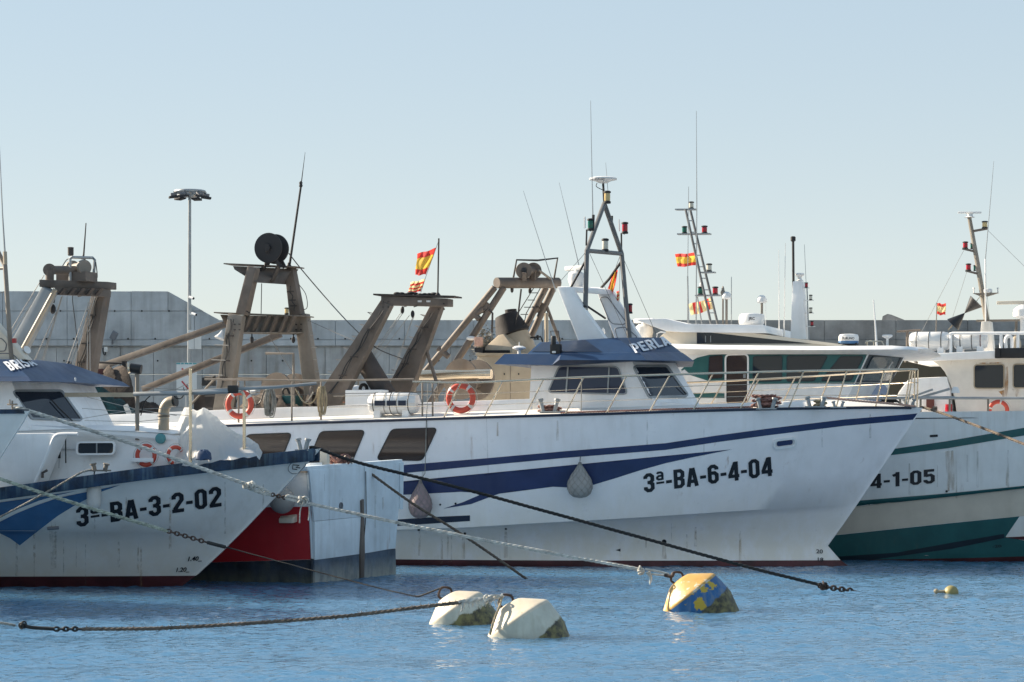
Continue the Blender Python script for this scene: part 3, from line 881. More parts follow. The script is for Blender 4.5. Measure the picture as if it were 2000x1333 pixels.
# stripes and lettering on the near side of the hull
decal(PH, [(640, 921), (785, 909), (950, 895.5), (1100, 882), (1300, 866), (1400, 851), (1500, 837.5), (1650, 819.5), (1792, 808), (1783, 820), (1650, 832), (1500, 850.5), (1400, 864), (1300, 879), (1100, 895), (950, 909), (785, 925), (640, 938)], .006, 'navy_stripe', 'navy', hull_p)
decal(PH, [(640, 955), (785, 944), (930, 932), (1100, 914), (1300, 894), (1430, 878), (1390, 886), (1350, 894), (1300, 905), (1250, 919), (1200, 935), (1160, 947), (1125, 953), (1080, 951), (1040, 951), (1000, 957), (972, 965), (945, 958), (900, 961), (785, 967), (640, 977)], .006, 'wave_stripe', 'navy', hull_p)
decal(PH, [(1002, 955), (985, 961), (960, 970), (920, 985), (866, 994), (905, 981), (935, 968), (947, 958)], .007, 'wave_stripe', 'navy', hull_p)
decal(PH, [(640, 1023), (785, 1014.5), (860, 1009.5), (918, 1007), (918, 1018), (785, 1027), (640, 1036)], .006, 'dark_stripe', 'dkblue', hull_p)
numbers(PH, '3ª-BA-6-4-04', (1258, 963), (1509, 929), (-2, -37), 'letter', hull_p)
lettering(PH, '20', (1594, 1081), (1607, 1081.5), (0, -7.5), 'letter', hull_p, name='draught_mark', bold=.02)
lettering(PH, '18', (1597, 1097), (1608, 1097.5), (0, -7.5), 'letter', hull_p, name='draught_mark', bold=.02)
decal(PH, [(1202, 1075), (1212, 1072), (1212, 1078)], .006, 'arrow_mark', 'letter', hull_p)
for q in ([(484, 850), (569, 847), (546, 905), (458, 908)], [(627, 844), (712, 841.5), (687, 902), (602, 906)], [(766, 839.5), (853, 837), (824, 899), (737, 897.5)]):
    window(PH, q, perla, r=8, fw=1.8, fmat='black', gmat='glass_brown', name='hull_window', proud=.02)
hp = rounded([(1512, 861), (1552, 856), (1553, 870), (1513, 875)], 8)
hr = M(); ou = grow(hp, 3)
hr.loft([[PH.hit(*q, off=-.01)[0] for q in ou], [PH.hit(*q, off=.05)[0] for q in ou], [PH.hit(*q, off=.05)[0] for q in grow(hp, -1)], [PH.hit(*q, off=.008)[0] for q in grow(hp, -2)]], caps=False)
hw = hr.out('hawse_pipe', 'white', hull_p, smooth=60)
decal(PH, rounded([(1517, 862.5), (1548, 858.8), (1548, 868), (1517, 872)], 5), .016, 'hawse_opening', 'navy', hull_p)
for px, py, r in ((1297, 1058, 4.6), (818, 1035, 2.5), (908, 1042, 2.5), (988, 1033, 2.2), (860, 986, 1.8), (890, 984, 2)):
    p, n = PH.hit(px, py); k = 1 / P.scale(p)
    M().lathe(p - n * .01, n, [(r * k, 0), (r * k, .03), (r * .75 * k, .03), (r * .72 * k, .012)], 14).out('scupper', 'black', hull_p)
for (px, y0, y1, w) in ((1297, 1063, 1092, 5), (905, 1046, 1092, 4), (988, 1037, 1090, 4), (820, 1038, 1086, 3), (1640, 1082, 1097, 4)):
    decal(PH, [(px - w * .6, y0), (px + w * .6, y0), (px + w, y1), (px - w, y1)], .004, 'rust_streak', 'run_rust', hull_p)
decal(PH, [(949.4, 816), (950.8, 816), (955, 940), (953.6, 940)], .004, 'seam_stain', 'run_brown', hull_p)

def runs(surf, parent, n, x0, x1, edge, seed, mats=('run_brown', 'run_rust')):
    random.seed(seed)                                # weather streaks below the deck edge
    for i in range(n):
        px = random.uniform(x0, x1); py = interp(edge, px) + random.uniform(5, 30); L_ = random.uniform(25, 110); w = random.uniform(1.2, 4.5)
        decal(surf, [(px - w * .4, py), (px + w * .4, py), (px + w * .6, py + L_), (px - w * .6, py + L_)], .0035, 'runoff_stain', random.choice(mats), parent, 30, 12)
runs(PH, hull_p, 9, 700, 1720, SHEER_P, 41)
runs(PH, hull_p, 9, 800, 1600, [(800, 1030), (1600, 1010)], 42)
# aft deckhouse coaming
cm = M()
for sg in (-1, 1):
    x0, x1 = P.at(180, 800, -2.35).x, P.at(1036, 790, -2.35).x
    N = 12
    A = [(x0 + (x1 - x0) * i / N, sg * 2.35, zs(x0 + (x1 - x0) * i / N) + .08) for i in range(N + 1)]
    B = [(p[0], sg * 2.30, p[2] + .36) for p in A]
    C = [(p[0], sg * 2.16, p[2] + .36) for p in A]; D = [(p[0], sg * 2.16, p[2]) for p in A]
    cm.loft([[A[i], B[i], C[i], D[i]] for i in range(N + 1)])
cm.out('coaming', 'white', perla, bevel=.02)

# wheelhouse
def wheelhouse(fr, parent, side_bot, side_top, cor_bot, cor_top, cen_bot, cen_top, yb=-2.05, yt=-1.95, zoff=0):
    A, B, C = fr.at(*side_bot, yb), fr.at(*cor_bot, yb), fr.at(*cen_bot, 0)
    a, b, c = fr.at(*side_top, yt), fr.at(*cor_top, yt), fr.at(*cen_top, 0)
    mir = lambda p: Vector((p.x, -p.y, p.z))
    m = M(); bot = [A, B, C, mir(B), mir(A)]; top = [a, b, c, mir(b), mir(a)]
    low = [p - Vector((0, 0, .5)) for p in bot]
    m.loft([low, bot, top])
    S_ = Surf(fr, m)
    return m.out('wheelhouse', 'white', parent, smooth=20), S_
def roof(fr, parent, rings, mats='blue'):
    m = M(); R = []
    for ring in rings:
        pts = [fr.at(px, py, y) for px, py, y in ring]
        R.append(pts + [Vector((p.x, -p.y, p.z)) for p in pts[::-1] if abs(p.y) > .01])
    m.loft(R)
    S_ = Surf(fr, m)
    return m.out('wheelhouse_roof', mats, parent, smooth=18), S_
wh, WS = wheelhouse(P, perla, (1033, 800), (1038, 708), (1286, 800), (1233, 704), (1372, 800), (1316, 704))
rf, RS = roof(P, perla, [[(965, 711.5, -2.5), (1078, 713.5, -2.5), (1092, 703.5, -2.5), (1262, 704, -2.35), (1356, 706, 0)],
                         [(985, 692, -2.3), (1083, 692, -2.3), (1096, 691, -2.3), (1250, 690, -2.1), (1334, 690, 0)],
                         [(1030, 691.5, -2.15), (1088, 690, -2.2), (1100, 690, -2.2), (1243, 688, -2.0), (1330, 688, 0)],
                         [(1055, 669, -1.5), (1100, 667, -1.5), (1140, 664, -1.5), (1205, 660, -1.45), (1293, 659.5, 0)]])
decal(RS, [(1038, 688), (1060, 670), (1143, 665), (1176, 688.5)], .012, 'dark_patch', 'dkblue', rf, 6, 4)  # darker navy area laid over the near slope of the roof
numbers(RS, 'PERLA', (1241, 692), (1311, 675), (-13, -17), 'letter_w', rf, .03, 'boat_name')
w1 = window(WS, [(1093, 717), (1206, 718), (1224, 769), (1072, 766)], wh, r=7, fw=2.6, fmat='galv', gmat='glass_blue')
for a, b in (((1110, 717.5), (1106.5, 766.5)), ((1190.5, 718.5), (1187.5, 768.5))):
    M().beam(WS.hit(*a, off=.02)[0], WS.hit(*b, off=.02)[0], .035, .05, up=(0, 1, 0)).out('mullion', 'galv', w1)
window(WS, [(1240, 718), (1300, 717.5), (1340, 773), (1269, 775)], wh, r=4, fw=4, fmat='galv', gmat='glass_dark', name='windscreen')
M().tube([WS.hit(1338, 772, off=.05)[0], WS.hit(1322, 756, off=.06)[0]], .012, 6).out('wiper', 'black', wh)
# foredeck trunk ahead of the wheelhouse
a, b = P.at(1283, 792, -1.9), P.at(1425, 797, -1.0)
M().loft([[(a.x - .3, -1.95, a.z + .12), (a.x - .3, 1.95, a.z + .12), (a.x - .3, 1.95, a.z - .4), (a.x - .3, -1.95, a.z - .4)], [(b.x, -1.1, b.z + .02), (b.x, 1.1, b.z + .02), (b.x, 1.1, b.z - .3), (b.x, -1.1, b.z - .3)]]).out('foredeck_trunk', 'white', perla, bevel=.03)

# things fixed on the roof
p = P.at(1014, 692, -1.6)
M().cyl(p, p + Vector((0, 0, .12)), .045, n=10).lathe(p + Vector((0, 0, .10)), (0, 0, 1), [(.07, 0), (.17, .04), (.17, .06), (.1, .10), (.012, .11), (.010, .20)], 20).out('satellite_antenna', 'plastic', perla)
p = P.at(1086, 690, -2.2)
sp = M().box(p + Vector((0, 0, .10)), (.26, .2, .24)).cyl(p + Vector((-.05, -.05, .2)), p + Vector((-.05, -.05, .42)), .06).out('searchlight', 'black', perla, bevel=.02)
M().box(p + Vector((-.02, -.108, .02)), (.09, .02, .05)).out('plate', 'plastic', sp)
q = P.at(1083, 655, -2.1)
M().tube([p + Vector((-.1, 0, .2)), q + Vector((-.1, 0, .1)), q + Vector((.1, 0, .1)), p + Vector((.1, 0, .2))], .015, 6).out('guard_hoop', 'dkmetal', perla)

# A-frame mast
y1, y2, y0 = -1.15, 1.15, 0
pt = P.at(1180, 398, y0); n1 = P.at(1146, 490, y1); f1 = P.at(1214, 496, y2); nb = P.at(1142, 664, y1); fb = P.at(1229, 662, y2)
mast = M().tube([nb, n1, pt], .062, 10).tube([fb, f1, pt], .062, 10).tube([n1, f1], .055, 10).out('mast', 'gantry_lt', perla)
mast.data.materials[0] = MT['mast_grey']
M().tube([P.at(1115, 562, -1.2), P.at(1145, 507, y1)], .03, 8).tube([P.at(1172, 565, 1.25), P.at(1190, 545, 1.2), P.at(1213, 512, y2)], .035, 8).tube([P.at(1122, 582, -1.25), P.at(1182, 622, 1.3)], .028, 8).out('mast_brace', 'dkmetal', mast)
M().tube([pt, P.at(1178, 359, 0)], .03, 8).tube(pline([P.at(1178, 372, -.1), P.at(1165, 365, -.15), P.at(1166, 358, -.1)], 5), .01, 5).out('top_pole', 'dkmetal', mast)
p = P.at(1178, 358, 0); k = 1 / P.scale(p)
M().lathe(p, (0, 0, 1), [(8 * k, 0), (16 * k, 4 * k), (27 * k, 6.5 * k), (27.5 * k, 9 * k), (22 * k, 11 * k), (3 * k, 12 * k)], 28).out('radome', 'plastic', mast)
lettering(Surf(P, M().cyl(p, p + Vector((0, 0, .3)), 27.8 * k, n=28)), 'FURUNO', (1163, 352), (1181, 352), (0, -3.5), 'letter', mast, name='lettering', off=.004)
nav_light(P, mast, 1186, 398, 0, 14, 25, 'amber_lens')
nav_light(P, mast, 1182, 492, 0, 14, 26, 'clear_lens')
nav_light(P, mast, 1154, 451, y1, 14, 24, 'green_lens')
nav_light(P, mast, 1220.5, 457, y2, 13, 23, 'red_lens')
nav_light(P, mast, 1140, 620, y1 - .1, 13, 23, 'clear_lens')
nav_light(P, mast, 1231, 613, y2 + .1, 9, 20, 'red_lens')
bm = M()
bm.tube([P.at(1145, 480, y1), P.at(1146, 449, y1), P.at(1154, 451, y1)], .025, 6).tube([P.at(1214, 492, y2), P.at(1213.5, 456, y2), P.at(1220, 457, y2)], .025, 6)
bm.tube([P.at(1158, 448, y1), P.at(1159, 420, y1)], .04, 6).tube([P.at(1133, 620, y1 - .1), P.at(1148, 620, y1 - .1)], .04, 6).tube([P.at(1195, 440, .5), P.at(1195.5, 422, .5)], .03, 6)
bm.out('lamp_bracket', 'dkmetal', mast)
M().box(P.at(1147, 652, y1 - .1), (.16, .16, .22)).box(P.at(1146, 663, y1 - .1), (.22, .22, .10)).out('junction_box', 'gantry', mast, bevel=.01)
whip(P, mast, [(1158, 425), (1156, 330), (1153.5, 197)], y1, .016, 'galv', .006)
whip(P, mast, [(1189, 396), (1186, 355), (1183, 318)], .1, .010, 'galv')
whip(P, mast, [(1142, 446), (1142, 424)], y1 - .1, .028, 'plastic', .028)
whip(P, mast, [(1209.5, 452), (1209, 429)], y2, .018, 'plastic', .018)
wr = M()
for a, b, ya, yb in (((1214, 497), (1288, 668), y2, 2.0), ((1145, 492), (1096, 548), y1, -1.9), ((1151, 494), (1240, 690), y1, -1.8), ((1211, 500), (1178, 590), y2, 1.9), ((1211, 505), (1210, 590), y2, 2.2)):
    wr.tube([P.at(*a, ya), P.at(*b, yb)], .006, 5)
wr.out('stay_wire', 'wire', mast)

# raked white arch over the aft end of the wheelhouse, with its radar
YA = 1.25
def plate(pts, y, th, name, mat, parent, bevel=.04):
    return M().prism([P.at(px, py, y) for px, py in pts], (0, th, 0)).out(name, mat, parent, bevel=bevel)
arch = M().loft([[P.at(1087, 560, -YA), P.at(1115, 560, -YA), P.at(1117, 571, -YA), P.at(1092, 571, -YA)], [P.at(1167, 561, YA), P.at(1196, 566, YA), P.at(1196, 577, YA), P.at(1166, 573, YA)]]).out('radar_arch', 'white', perla, bevel=.05)
plate([(1087, 560), (1114, 560), (1122, 574), (1140, 603), (1186, 667), (1130, 669)], -YA - .16, .32, 'arch_leg', 'white', arch)
fl = plate([(1163, 565), (1194, 568), (1204, 585), (1252, 664), (1201, 664)], YA - .05, .3, 'arch_leg', 'white', arch)
for q in ([(1171, 582), (1186, 580), (1223, 630), (1218, 634), (1196, 633), (1189, 625)], [(1200, 642), (1222, 639), (1246, 660), (1206, 662)]):
    v = [P.at(px, py, YA - .06) for px, py in rounded(q, 5)]
    M().tube(v, .010, 5, closed=True).out('access_panel_seal', 'grey', fl)
radar(P, arch, 1126, 519, .35, 56, 34, 30)
whip(P, arch, [(1086, 570), (1066, 510), (1022, 373)], -YA, .016, 'galv', .005)
whip(P, arch, [(1131, 520), (1112, 440), (1092, 357)], YA + .3, .013, 'galv', .005)

# railing: one near and one far run, posts raked forward, two wires
RB = [(866, 815, 900, 748), (945, 814, 982, 745), (1025, 811, 1062, 741), (1103, 808, 1140, 737), (1184, 806, 1224, 734.5), (1268, 803, 1309, 732), (1353, 800.5, 1393, 729.5), (1445, 798, 1482, 727), (1540, 796.5, 1570, 725), (1633, 796.5, 1654, 723.5), (1710, 796, 1727, 722.5), (1767, 796, 1779, 722)]
def near(px, py):                                    # a point on the near deck edge
    y = -3
    for _ in range(12):
        q = P.at(px, py, y); y = -(shb(q.x) - .10)
    return q
def on_rail(px, py, base):
    return P.at(px, py, base.y + .02)
for sg, nm in ((1, 'near'), (-1, 'far')):
    fl_ = lambda q: Vector((q.x, q.y * sg, q.z))
    base, top = [], []
    for a, b, c, d in RB:
        B = near(a, b); T = on_rail(c, d, B); base.append(fl_(B)); top.append(fl_(T))
    if sg > 0:
        e = near(815, 820); top_line = [on_rail(806, 746, e)] + top
    else: top_line = top
    bowp = P.at(1792, 722.5, 0)
    rl = M().tube(pline(top_line + [fl_(bowp)], 4), .026, 10).out('railing', 'steel', perla)
    for B, T in zip(base, top):
        B = Vector((B.x, B.y, deck_z(B.x, B.y) - .03))
        M().tube([B, T], .019, 8).out('rail_post', 'steel', rl)
    for f in (.33, .66):
        L_ = [B.lerp(T, f) for B, T in zip(base, top)]
        L_ = ([L_[0] - Vector((3.2, 0, .02))] if sg > 0 else []) + L_ + [fl_(bowp.lerp(P.at(1796, 796, 0), 1 - f))]
        M().tube(L_, .0075, 5).out('rail_wire', 'steel', rl)
    if sg > 0:
        for k, px in enumerate((1785, 1791)):
            M().tube([P.at(px, 796, -.12 + k * .2), P.at(px + 2, 723, -.12 + k * .2)], .018, 8).out('rail_post', 'steel', rl)
# older tan rails round the after deck
ar = M().tube([P.at(400, 741, -2.75), P.at(620, 744, -2.75), P.at(808, 741, -2.75)], .024, 8).out('after_railing', 'gantry_lt', perla)
for px, yb in ((466, 832), (570, 826), (627, 822), (825, 819), (845, 812)):
    B = P.at(px, yb, -2.95); B.z = deck_z(B.x, -2.95) - .02; T = P.at(px, 746 if px < 800 else 748, -2.85)
    M().tube([B, T], .024, 8).out('rail_post', 'gantry_lt', ar)
for yy in (768, 792):
    M().tube([P.at(400, yy + 6, -2.8), P.at(627, yy + 2, -2.8), P.at(845, yy - 2, -2.8)], .008, 5).out('rail_wire', 'wire', ar)
ar2 = M().tube([P.at(400, 737, 2.6), P.at(650, 743, 2.6), P.at(900, 742, 2.6)], .022, 8).tube([P.at(400, 766, 2.6), P.at(650, 768, 2.6), P.at(930, 764, 2.6)], .015, 6).out('after_railing', 'gantry_lt', perla)
for px in (446, 478, 512, 544, 660, 700, 742, 770, 812, 855, 890, 925):
    T = P.at(px, 742, 2.6); B = P.at(px, 800, 2.6); B.z = deck_z(B.x, 2.6) - .02; B.x = T.x
    M().tube([B, T], .022, 6).out('rail_post', 'gantry_lt', ar2)
M().tube([P.at(1048, 800, 1), P.at(1068, 612, 1)], .0, 3) if False else None
M().tube([P.at(574, 800, -1.6), P.at(573, 691, -1.6), P.at(519, 690.5, -1.6)], .035, 8).out('davit', 'gantry_lt', perla)

# ---------------------------------------------------------------- stern gantry with the cable drum
ya, yb_ = -1.1, .9
def G(px, py, f): return P.at(px, py, ya + (yb_ - ya) * f)
gan = M()
gan.prism([G(430, 615, 0), G(438, 632, 0), G(462, 652, 0), G(588, 654, 1), G(601, 620, 1)], (0, .12, 0))
gan.loft([[G(427, 613, 0) + Vector((0, d, h)) for d, h in ((-.3, 0), (.3, 0), (.3, .03), (-.3, .03))], [G(605, 620, 1) + Vector((0, d, h)) for d, h in ((-.3, 0), (.3, 0), (.3, .03), (-.3, .03))]])
gan.loft([[G(462, 652, 0) + Vector((0, d, h)) for d, h in ((-.2, 0), (.2, 0), (.2, .03), (-.2, .03))], [G(596, 652, 1) + Vector((0, d, h)) for d, h in ((-.2, 0), (.2, 0), (.2, .03), (-.2, .03))]])
ga = gan.out('stern_gantry', 'gantry_lt', perla)
for i, px in enumerate((486, 502, 521, 538, 556, 571)):
    f = .2 + i * .11
    M().prism([G(px - 8, 651, f), G(px + 6, 618, f), G(px + 9, 618, f), G(px - 4, 651, f)], (0, -.20, 0)).out('gusset', 'gantry', ga)
for px in (507, 546):
    v = [G(px + 3.0 * math.cos(a), 634 + 8 * math.sin(a), .5) + Vector((0, -.18 if px < 520 else -.02, 0)) for a in [k * math.pi / 6 for k in range(12)]]
def leg(a, b, wa, wb, name, mat, f, da=.36, extra=0):
    A, B = G(*a, f), G(*b, f); k = 1 / P.scale(A)
    return M().beam(A, B, da, wa * k, up=(1, 0, 0), w2=da * .8, h2=wb * k).out(name, mat, ga, bevel=.03)
leg((434, 815), (463, 615), 33, 30, 'leg', 'gantry_lt', 0)
leg((618, 815), (590, 615), 30, 26, 'leg', 'gantry_lt', 1)
leg((474, 615), (496, 522), 20, 19, 'leg', 'gantry', .05)
leg((581, 618), (567, 524), 24, 18, 'leg', 'gantry', .95)
ub = M()
ub.prism([G(455, 520, 0), G(458, 527, 0), G(482, 542, 0), G(500, 552, 0), G(562, 556, 1), G(580, 526, 1)], (0, .10, 0))
ub.loft([[G(446, 518, 0) + Vector((0, d, h)) for d, h in ((-.3, 0), (.3, 0), (.3, .03), (-.3, .03))], [G(586, 524, 1) + Vector((0, d, h)) for d, h in ((-.3, 0), (.3, 0), (.3, .03), (-.3, .03))]])
ub.out('top_beam', 'gantry', ga)
for px in (505, 533):
    M().prism([G(px - 2, 550, .5), G(px + 12, 523, .5), G(px + 15, 523, .5), G(px + 3, 551, .5)], (0, -.22, 0)).out('gusset', 'gantry_dk', ga)
c = G(532, 486, .4); ax = Vector((.02, 1, 0)).normalized(); k = 1 / P.scale(c)
dr = M().lathe(c - ax * .28, ax, [(29 * k, 0), (29.5 * k, .03), (29 * k, .05), (15 * k, .06), (15 * k, .42), (29 * k, .43), (29.5 * k, .46), (29 * k, .48)], 36).out('cable_drum', 'gantry_dk', ga)
dr.data.materials[0] = MT['dkmetal']
M().cyl(c - ax * .36, c - ax * .26, .09, n=14).out('hub', 'dkmetal', dr)
M().beam(G(518, 521, .4), c - ax * .33, .05, .10).beam(G(548, 522, .4), c - ax * .33, .05, .10).beam(G(520, 521, .5), c + ax * .2, .05, .10).beam(G(556, 523, .5), c + ax * .2, .05, .10).out('drum_stand', 'dkmetal', ga)
M().tube([G(565, 522, .9), G(588, 362, .9)], .035, 8, False, .03).tube([G(588, 362, .9), G(596, 298, .9)], .016, 6, False, .005).lathe(G(587.5, 366, .9), (0, 0, 1), [(.03, 0), (.055, .03), (.04, .08), (.05, .12), (.02, .16)], 10).lathe(G(564.5, 522, .9), (0, 0, 1), [(.09, 0), (.05, .06), (.035, .12)], 10).out('mast_antenna', 'dkmetal', ga)
st1 = M().beam(P.at(438, 634, 1.2), P.at(150, 733, 2.4), .16, .17).out('back_stay', 'gantry', ga, bevel=.015)
st2 = M().beam(P.at(548, 653, 2.0), P.at(280, 761, 2.6), .16, .17).out('back_stay', 'gantry', ga, bevel=.015)
M().tube(pline([G(564, 495, .8), G(590, 528, .9), G(645, 592, 1), P.at(690, 640, -.6), P.at(735, 680, -.8), P.at(790, 703, -.8)], 6), .016, 6).out('hauling_wire', 'wire', ga)
M().tube([G(511, 554, .3), G(510, 613, .3)], .012, 6).tube(pline([G(583, 555, 1), G(597, 575, 1), G(600, 600, 1), G(590, 607, 1)], 6), .010, 6).tube(pline([G(466, 612, 0), G(468, 600, 0), G(476, 598, 0), G(480, 606, 0), G(488, 612, 0)], 6), .014, 6).out('cable', 'black', ga)
M().tube([G(592, 622, 1), P.at(700, 670, 0)], .006, 5).tube([G(524, 655, .5), P.at(590, 755, -.5)], .009, 5).out('rigging_wire', 'wire', ga)
o = nav_light(P, ga, 560, 615, .5, 9, 14, 'amber_lens')
M().lathe(G(443, 648, 0) + Vector((-.05, -.25, -.08)), (-.3, -.3, -1), [(.03, -.1), (.06, 0), (.14, .12), (.13, .13)], 14).out('work_lamp', 'plastic', ga)
for i in range(4):
    for (px, py) in ((437 - i * 5.5, 675 + i * 29),):
        M().tube([G(px - 1, py, 0) + Vector((-.1, -.15, 0)), G(px - 1, py, 0) + Vector((-.1, -.32, 0)), G(px + 18, py + 1, 0) + Vector((0, -.32, 0)), G(px + 18, py + 1, 0) + Vector((0, -.15, 0))], .011, 5).out('rung', 'wire_lt', ga)
for i in range(5):
    px, py = 606 + i * 3, 655 + i * 24
    M().tube([G(px - 6, py, 1) + Vector((0, -.1, 0)), G(px + 12, py, 1) + Vector((0, -.1, 0))], .011, 5).out('rung', 'wire_lt', ga)

# ---------------------------------------------------------------- second gantry (carries the flags), raked forward
yc, yd = -1.0, .7
def K(px, py, f): return P.at(px, py, yc + (yd - yc) * f)
k = 1 / P.scale(K(800, 590, .5))
g3 = M().loft([[K(750, 580, 0) + Vector((0, d, h)) for d, h in ((-.22, -.22), (.22, -.22), (.22, .02), (-.22, .02))], [K(880, 586, 1) + Vector((0, d, h)) for d, h in ((-.22, -.18), (.22, -.18), (.22, .02), (-.22, .02))]]).out('mid_gantry', 'gantry', perla, bevel=.015)
M().loft([[K(737, 576, -.1) + Vector((0, d, h)) for d, h in ((-.3, -.03), (.3, -.03), (.3, .01), (-.3, .01))], [K(895, 580, 1.1) + Vector((0, d, h)) for d, h in ((-.3, -.03), (.3, -.03), (.3, .01), (-.3, .01))]]).out('top_plate', 'gantry_dk', g3)
for px in (786, 826, 843): M().box(K(px, 590, .4) + Vector((0, -.24, 0)), (.10, .03, .045)).out('slot', 'sign', g3)
for a, b, f in (((636, 800), (757, 592), 0), ((771, 790), (856, 596), 1)):
    A, B = K(*a, f), K(*b, f)
    lg = M().beam(A, B, .34, 52 * k, up=(1, 0, .75), w2=.3, h2=22 * k).out('leg', 'gantry', g3, bevel=.02)
    d = (B - A); s_ = d.cross(Vector((0, 1, 0))).normalized()
    if s_.x > 0: s_ = -s_
    for i in range(6):
        q = A.lerp(B, .28 + i * .115); w = (30 - i * 2.6) * k * .8
        M().tube([q + s_ * w + Vector((0, -.14, 0)), q + s_ * (w + .11) + Vector((0, -.14, 0)), q + s_ * (w + .11) + Vector((0, .1, 0)), q + s_ * w + Vector((0, .1, 0))], .011, 5).out('rung', 'wire_lt', g3)
M().tube([K(825, 660, 1), K(853, 748, 1)], .05, 8).out('side_brace', 'gantry', g3)
M().tube([K(855, 577, .8), K(857, 466, .8)], .022, 8).lathe(K(855, 577, .8), (0, 0, 1), [(.08, 0), (.02, .08)], 8).out('flag_pole', 'dkmetal', g3)
cl = M()
random.seed(3)
for i in range(9): cl.ball(K(775 + i * 9, 575 + random.uniform(-2, 1), .2 + .08 * i), random.uniform(.04, .075), (1.6, 1, .7), 8, 6)
cl.out('rigging_clutter', 'dkmetal', g3)
for px, py in ((786, 606), (806, 614)):
    bl = M().ball(K(px, py, .4), .09, (.6, .5, 1.1), 10, 8).tube([K(px + 2, 600, .4), K(px + 9, 598, .4)], .012, 5).out('pulley_block', 'dkmetal', g3)
w_ = M()
for a, b in (((784, 610), (690, 745)), ((788, 610), (697, 745)), ((800, 616), (710, 735)), ((806, 620), (762, 748)), ((809, 618), (775, 700))):
    w_.tube([K(*a, .4), K(*b, .3)], .009, 5)
w_.out('hauling_wire', 'wire_lt', g3)
A, B = P.at(703, 688, -.6), P.at(756, 775, -.6)
ex = M().cyl(A, B, .27, .27, 20).out('exhaust_pipe', 'gantry_dk', perla)
M().torus(A.lerp(B, .05), B - A, .27, .02, n=20, m=6).out('rim', 'dkmetal', ex)

# after-deck equipment
def drum(px, py, y, r, name, mat):
    c = P.at(px, py, y); k = 1 / P.scale(c)
    return M().lathe(c - Vector((0, .05, 0)), (.25, 1, 0), [(r * k, 0), (r * k, .06), (r * .4 * k, .07), (r * .4 * k, .8), (r * k, .81), (r * k, .87)], 30).out(name, mat, perla)
drum(541, 768, 1.0, 40, 'net_drum', 'gantry')
drum(900, 741, 2.0, 40, 'net_drum', 'gantry')
M().cyl(P.at(815, 733, 1.8), P.at(960, 731, 1.8), .13, n=16).out('roller', 'steel', perla)
M().box(P.at(722, 786, -.8), (1.05, .8, .62)).out('deck_box', 'white', perla, bevel=.03)
M().cyl(P.at(666, 772, -.9), P.at(697, 766, .2), .18, n=16).out('winch_cover', 'white', perla)
M().torus(P.at(710, 760, -.6), (.3, 1, 0), .11, .045, n=20).out('sheave', 'dkmetal', perla)
for sg in (1,):
    A = P.at(1067, 612, 1.2); M().tube([Vector((A.x, A.y, zs(A.x))), A], .04, 8).out('pole', 'tan', perla)
M().box(P.at(700, 797, 1.2), (2.6, .5, .35)).out('hatch', 'white', perla, bevel=.02)

def bollard(fr, parent, px, py, y, hgt=.22, gap=.28, r=.05, mat='galv'):
    p = fr.at(px, py, y); m = M().box(p + Vector((0, 0, .015)), (gap + .2, .16, .03))
    for s_ in (-1, 1):
        m.lathe(p + Vector((s_ * gap / 2, 0, 0)), (s_ * .25, 0, 1), [(r, 0), (r, hgt * .8), (r * 1.5, hgt * .85), (r * 1.5, hgt), (r * .5, hgt * 1.03)], 12)
    return m.out('bollard', mat, parent)
bollard(P, perla, 1072, 806, -2.95, .34)
bollard(P, perla, 1497, 800, -2.3, .28)
bollard(P, perla, 1593, 796, -1.9, .26)
bollard(P, perla, 1637, 797, -1.7, .16, .16, .035)
bollard(P, perla, 1776, 797, -.15, .22, .12, .04)
# ================================================================ BLUE-GUNWALE TRAWLER (3a-BA-3-2-02)
B = Frame(((352 - CX) / F * 50.4, 50.4), 18)
STEM_B = [(622, 882), (560, 948), (480, 1032), (400, 1112), (352, 1147), (330, 1165)]
SHEER_B = [(-300, 988), (0, 955), (140, 936), (300, 914), (480, 893), (560, 884), (622, 877)]
KN_B = [(-300, 1036), (0, 1037), (200, 1037.5), (370, 1037), (430, 1034), (470, 1030)]
bz = sheer_fn(B, SHEER_B, 3.0, 8, 2.2, STEM_B)
bk = sheer_fn(B, KN_B, 2.8, 8.3, 2.1, STEM_B)
rows = [(lambda x: -.6, 1.8, 9, 1.6), (lambda x: -.02, 2.45, 9, 1.8), (lambda x: .23, 2.55, 9, 1.8), (lambda x: .27, 2.56, 9, 1.8),
        (lambda x: .25 + (bk(x) - .25) * .5, 2.66, 8.8, 1.9), (lambda x: bk(x) - .04, 2.74, 8.5, 2.0), (lambda x: bk(x), 2.80, 8.3, 2.1),
        (lambda x: bk(x) + (bz(x) - bk(x)) * .35, 2.87, 8.2, 2.13), (lambda x: bk(x) + (bz(x) - bk(x)) * .7, 2.94, 8.1, 2.16), (bz, 3.0, 8, 2.2)]
hm, hgB, hxB = hull(B, STEM_B, rows, -16, .23)
brisa = thing(B, 'fishing_trawler', 'worn grey-white trawler with chipped blue gunwale numbered 3ª-BA-3-2-02 at the left', 'fishing boat', (-7, 0, 0), 'trawlers moored side by side')
BH = Surf(B, hm)
hull_b = hm.out('hull', ['grey_white', 'boot'], brisa, smooth=50)
runs(BH, hull_b, 10, 20, 520, [(0, 985), (520, 920)], 43)
runs(BH, hull_b, 8, 20, 380, [(0, 1045), (520, 1045)], 44)
bb = lambda x: half(hgB[-1], x)
m = M(); R_ = []
for i in range(34):
    x = hxB(bz(2)) - .05 - (i / 33) ** 1.4 * 18; b = bb(x); z = bz(x)
    R_.append([(x, -b + .02, z - .14), (x, 0, z - .08), (x, b - .02, z - .14)])
m.loft(R_, caps=False, closed=False); m.out('deck', 'deck_white', brisa)
g = M()
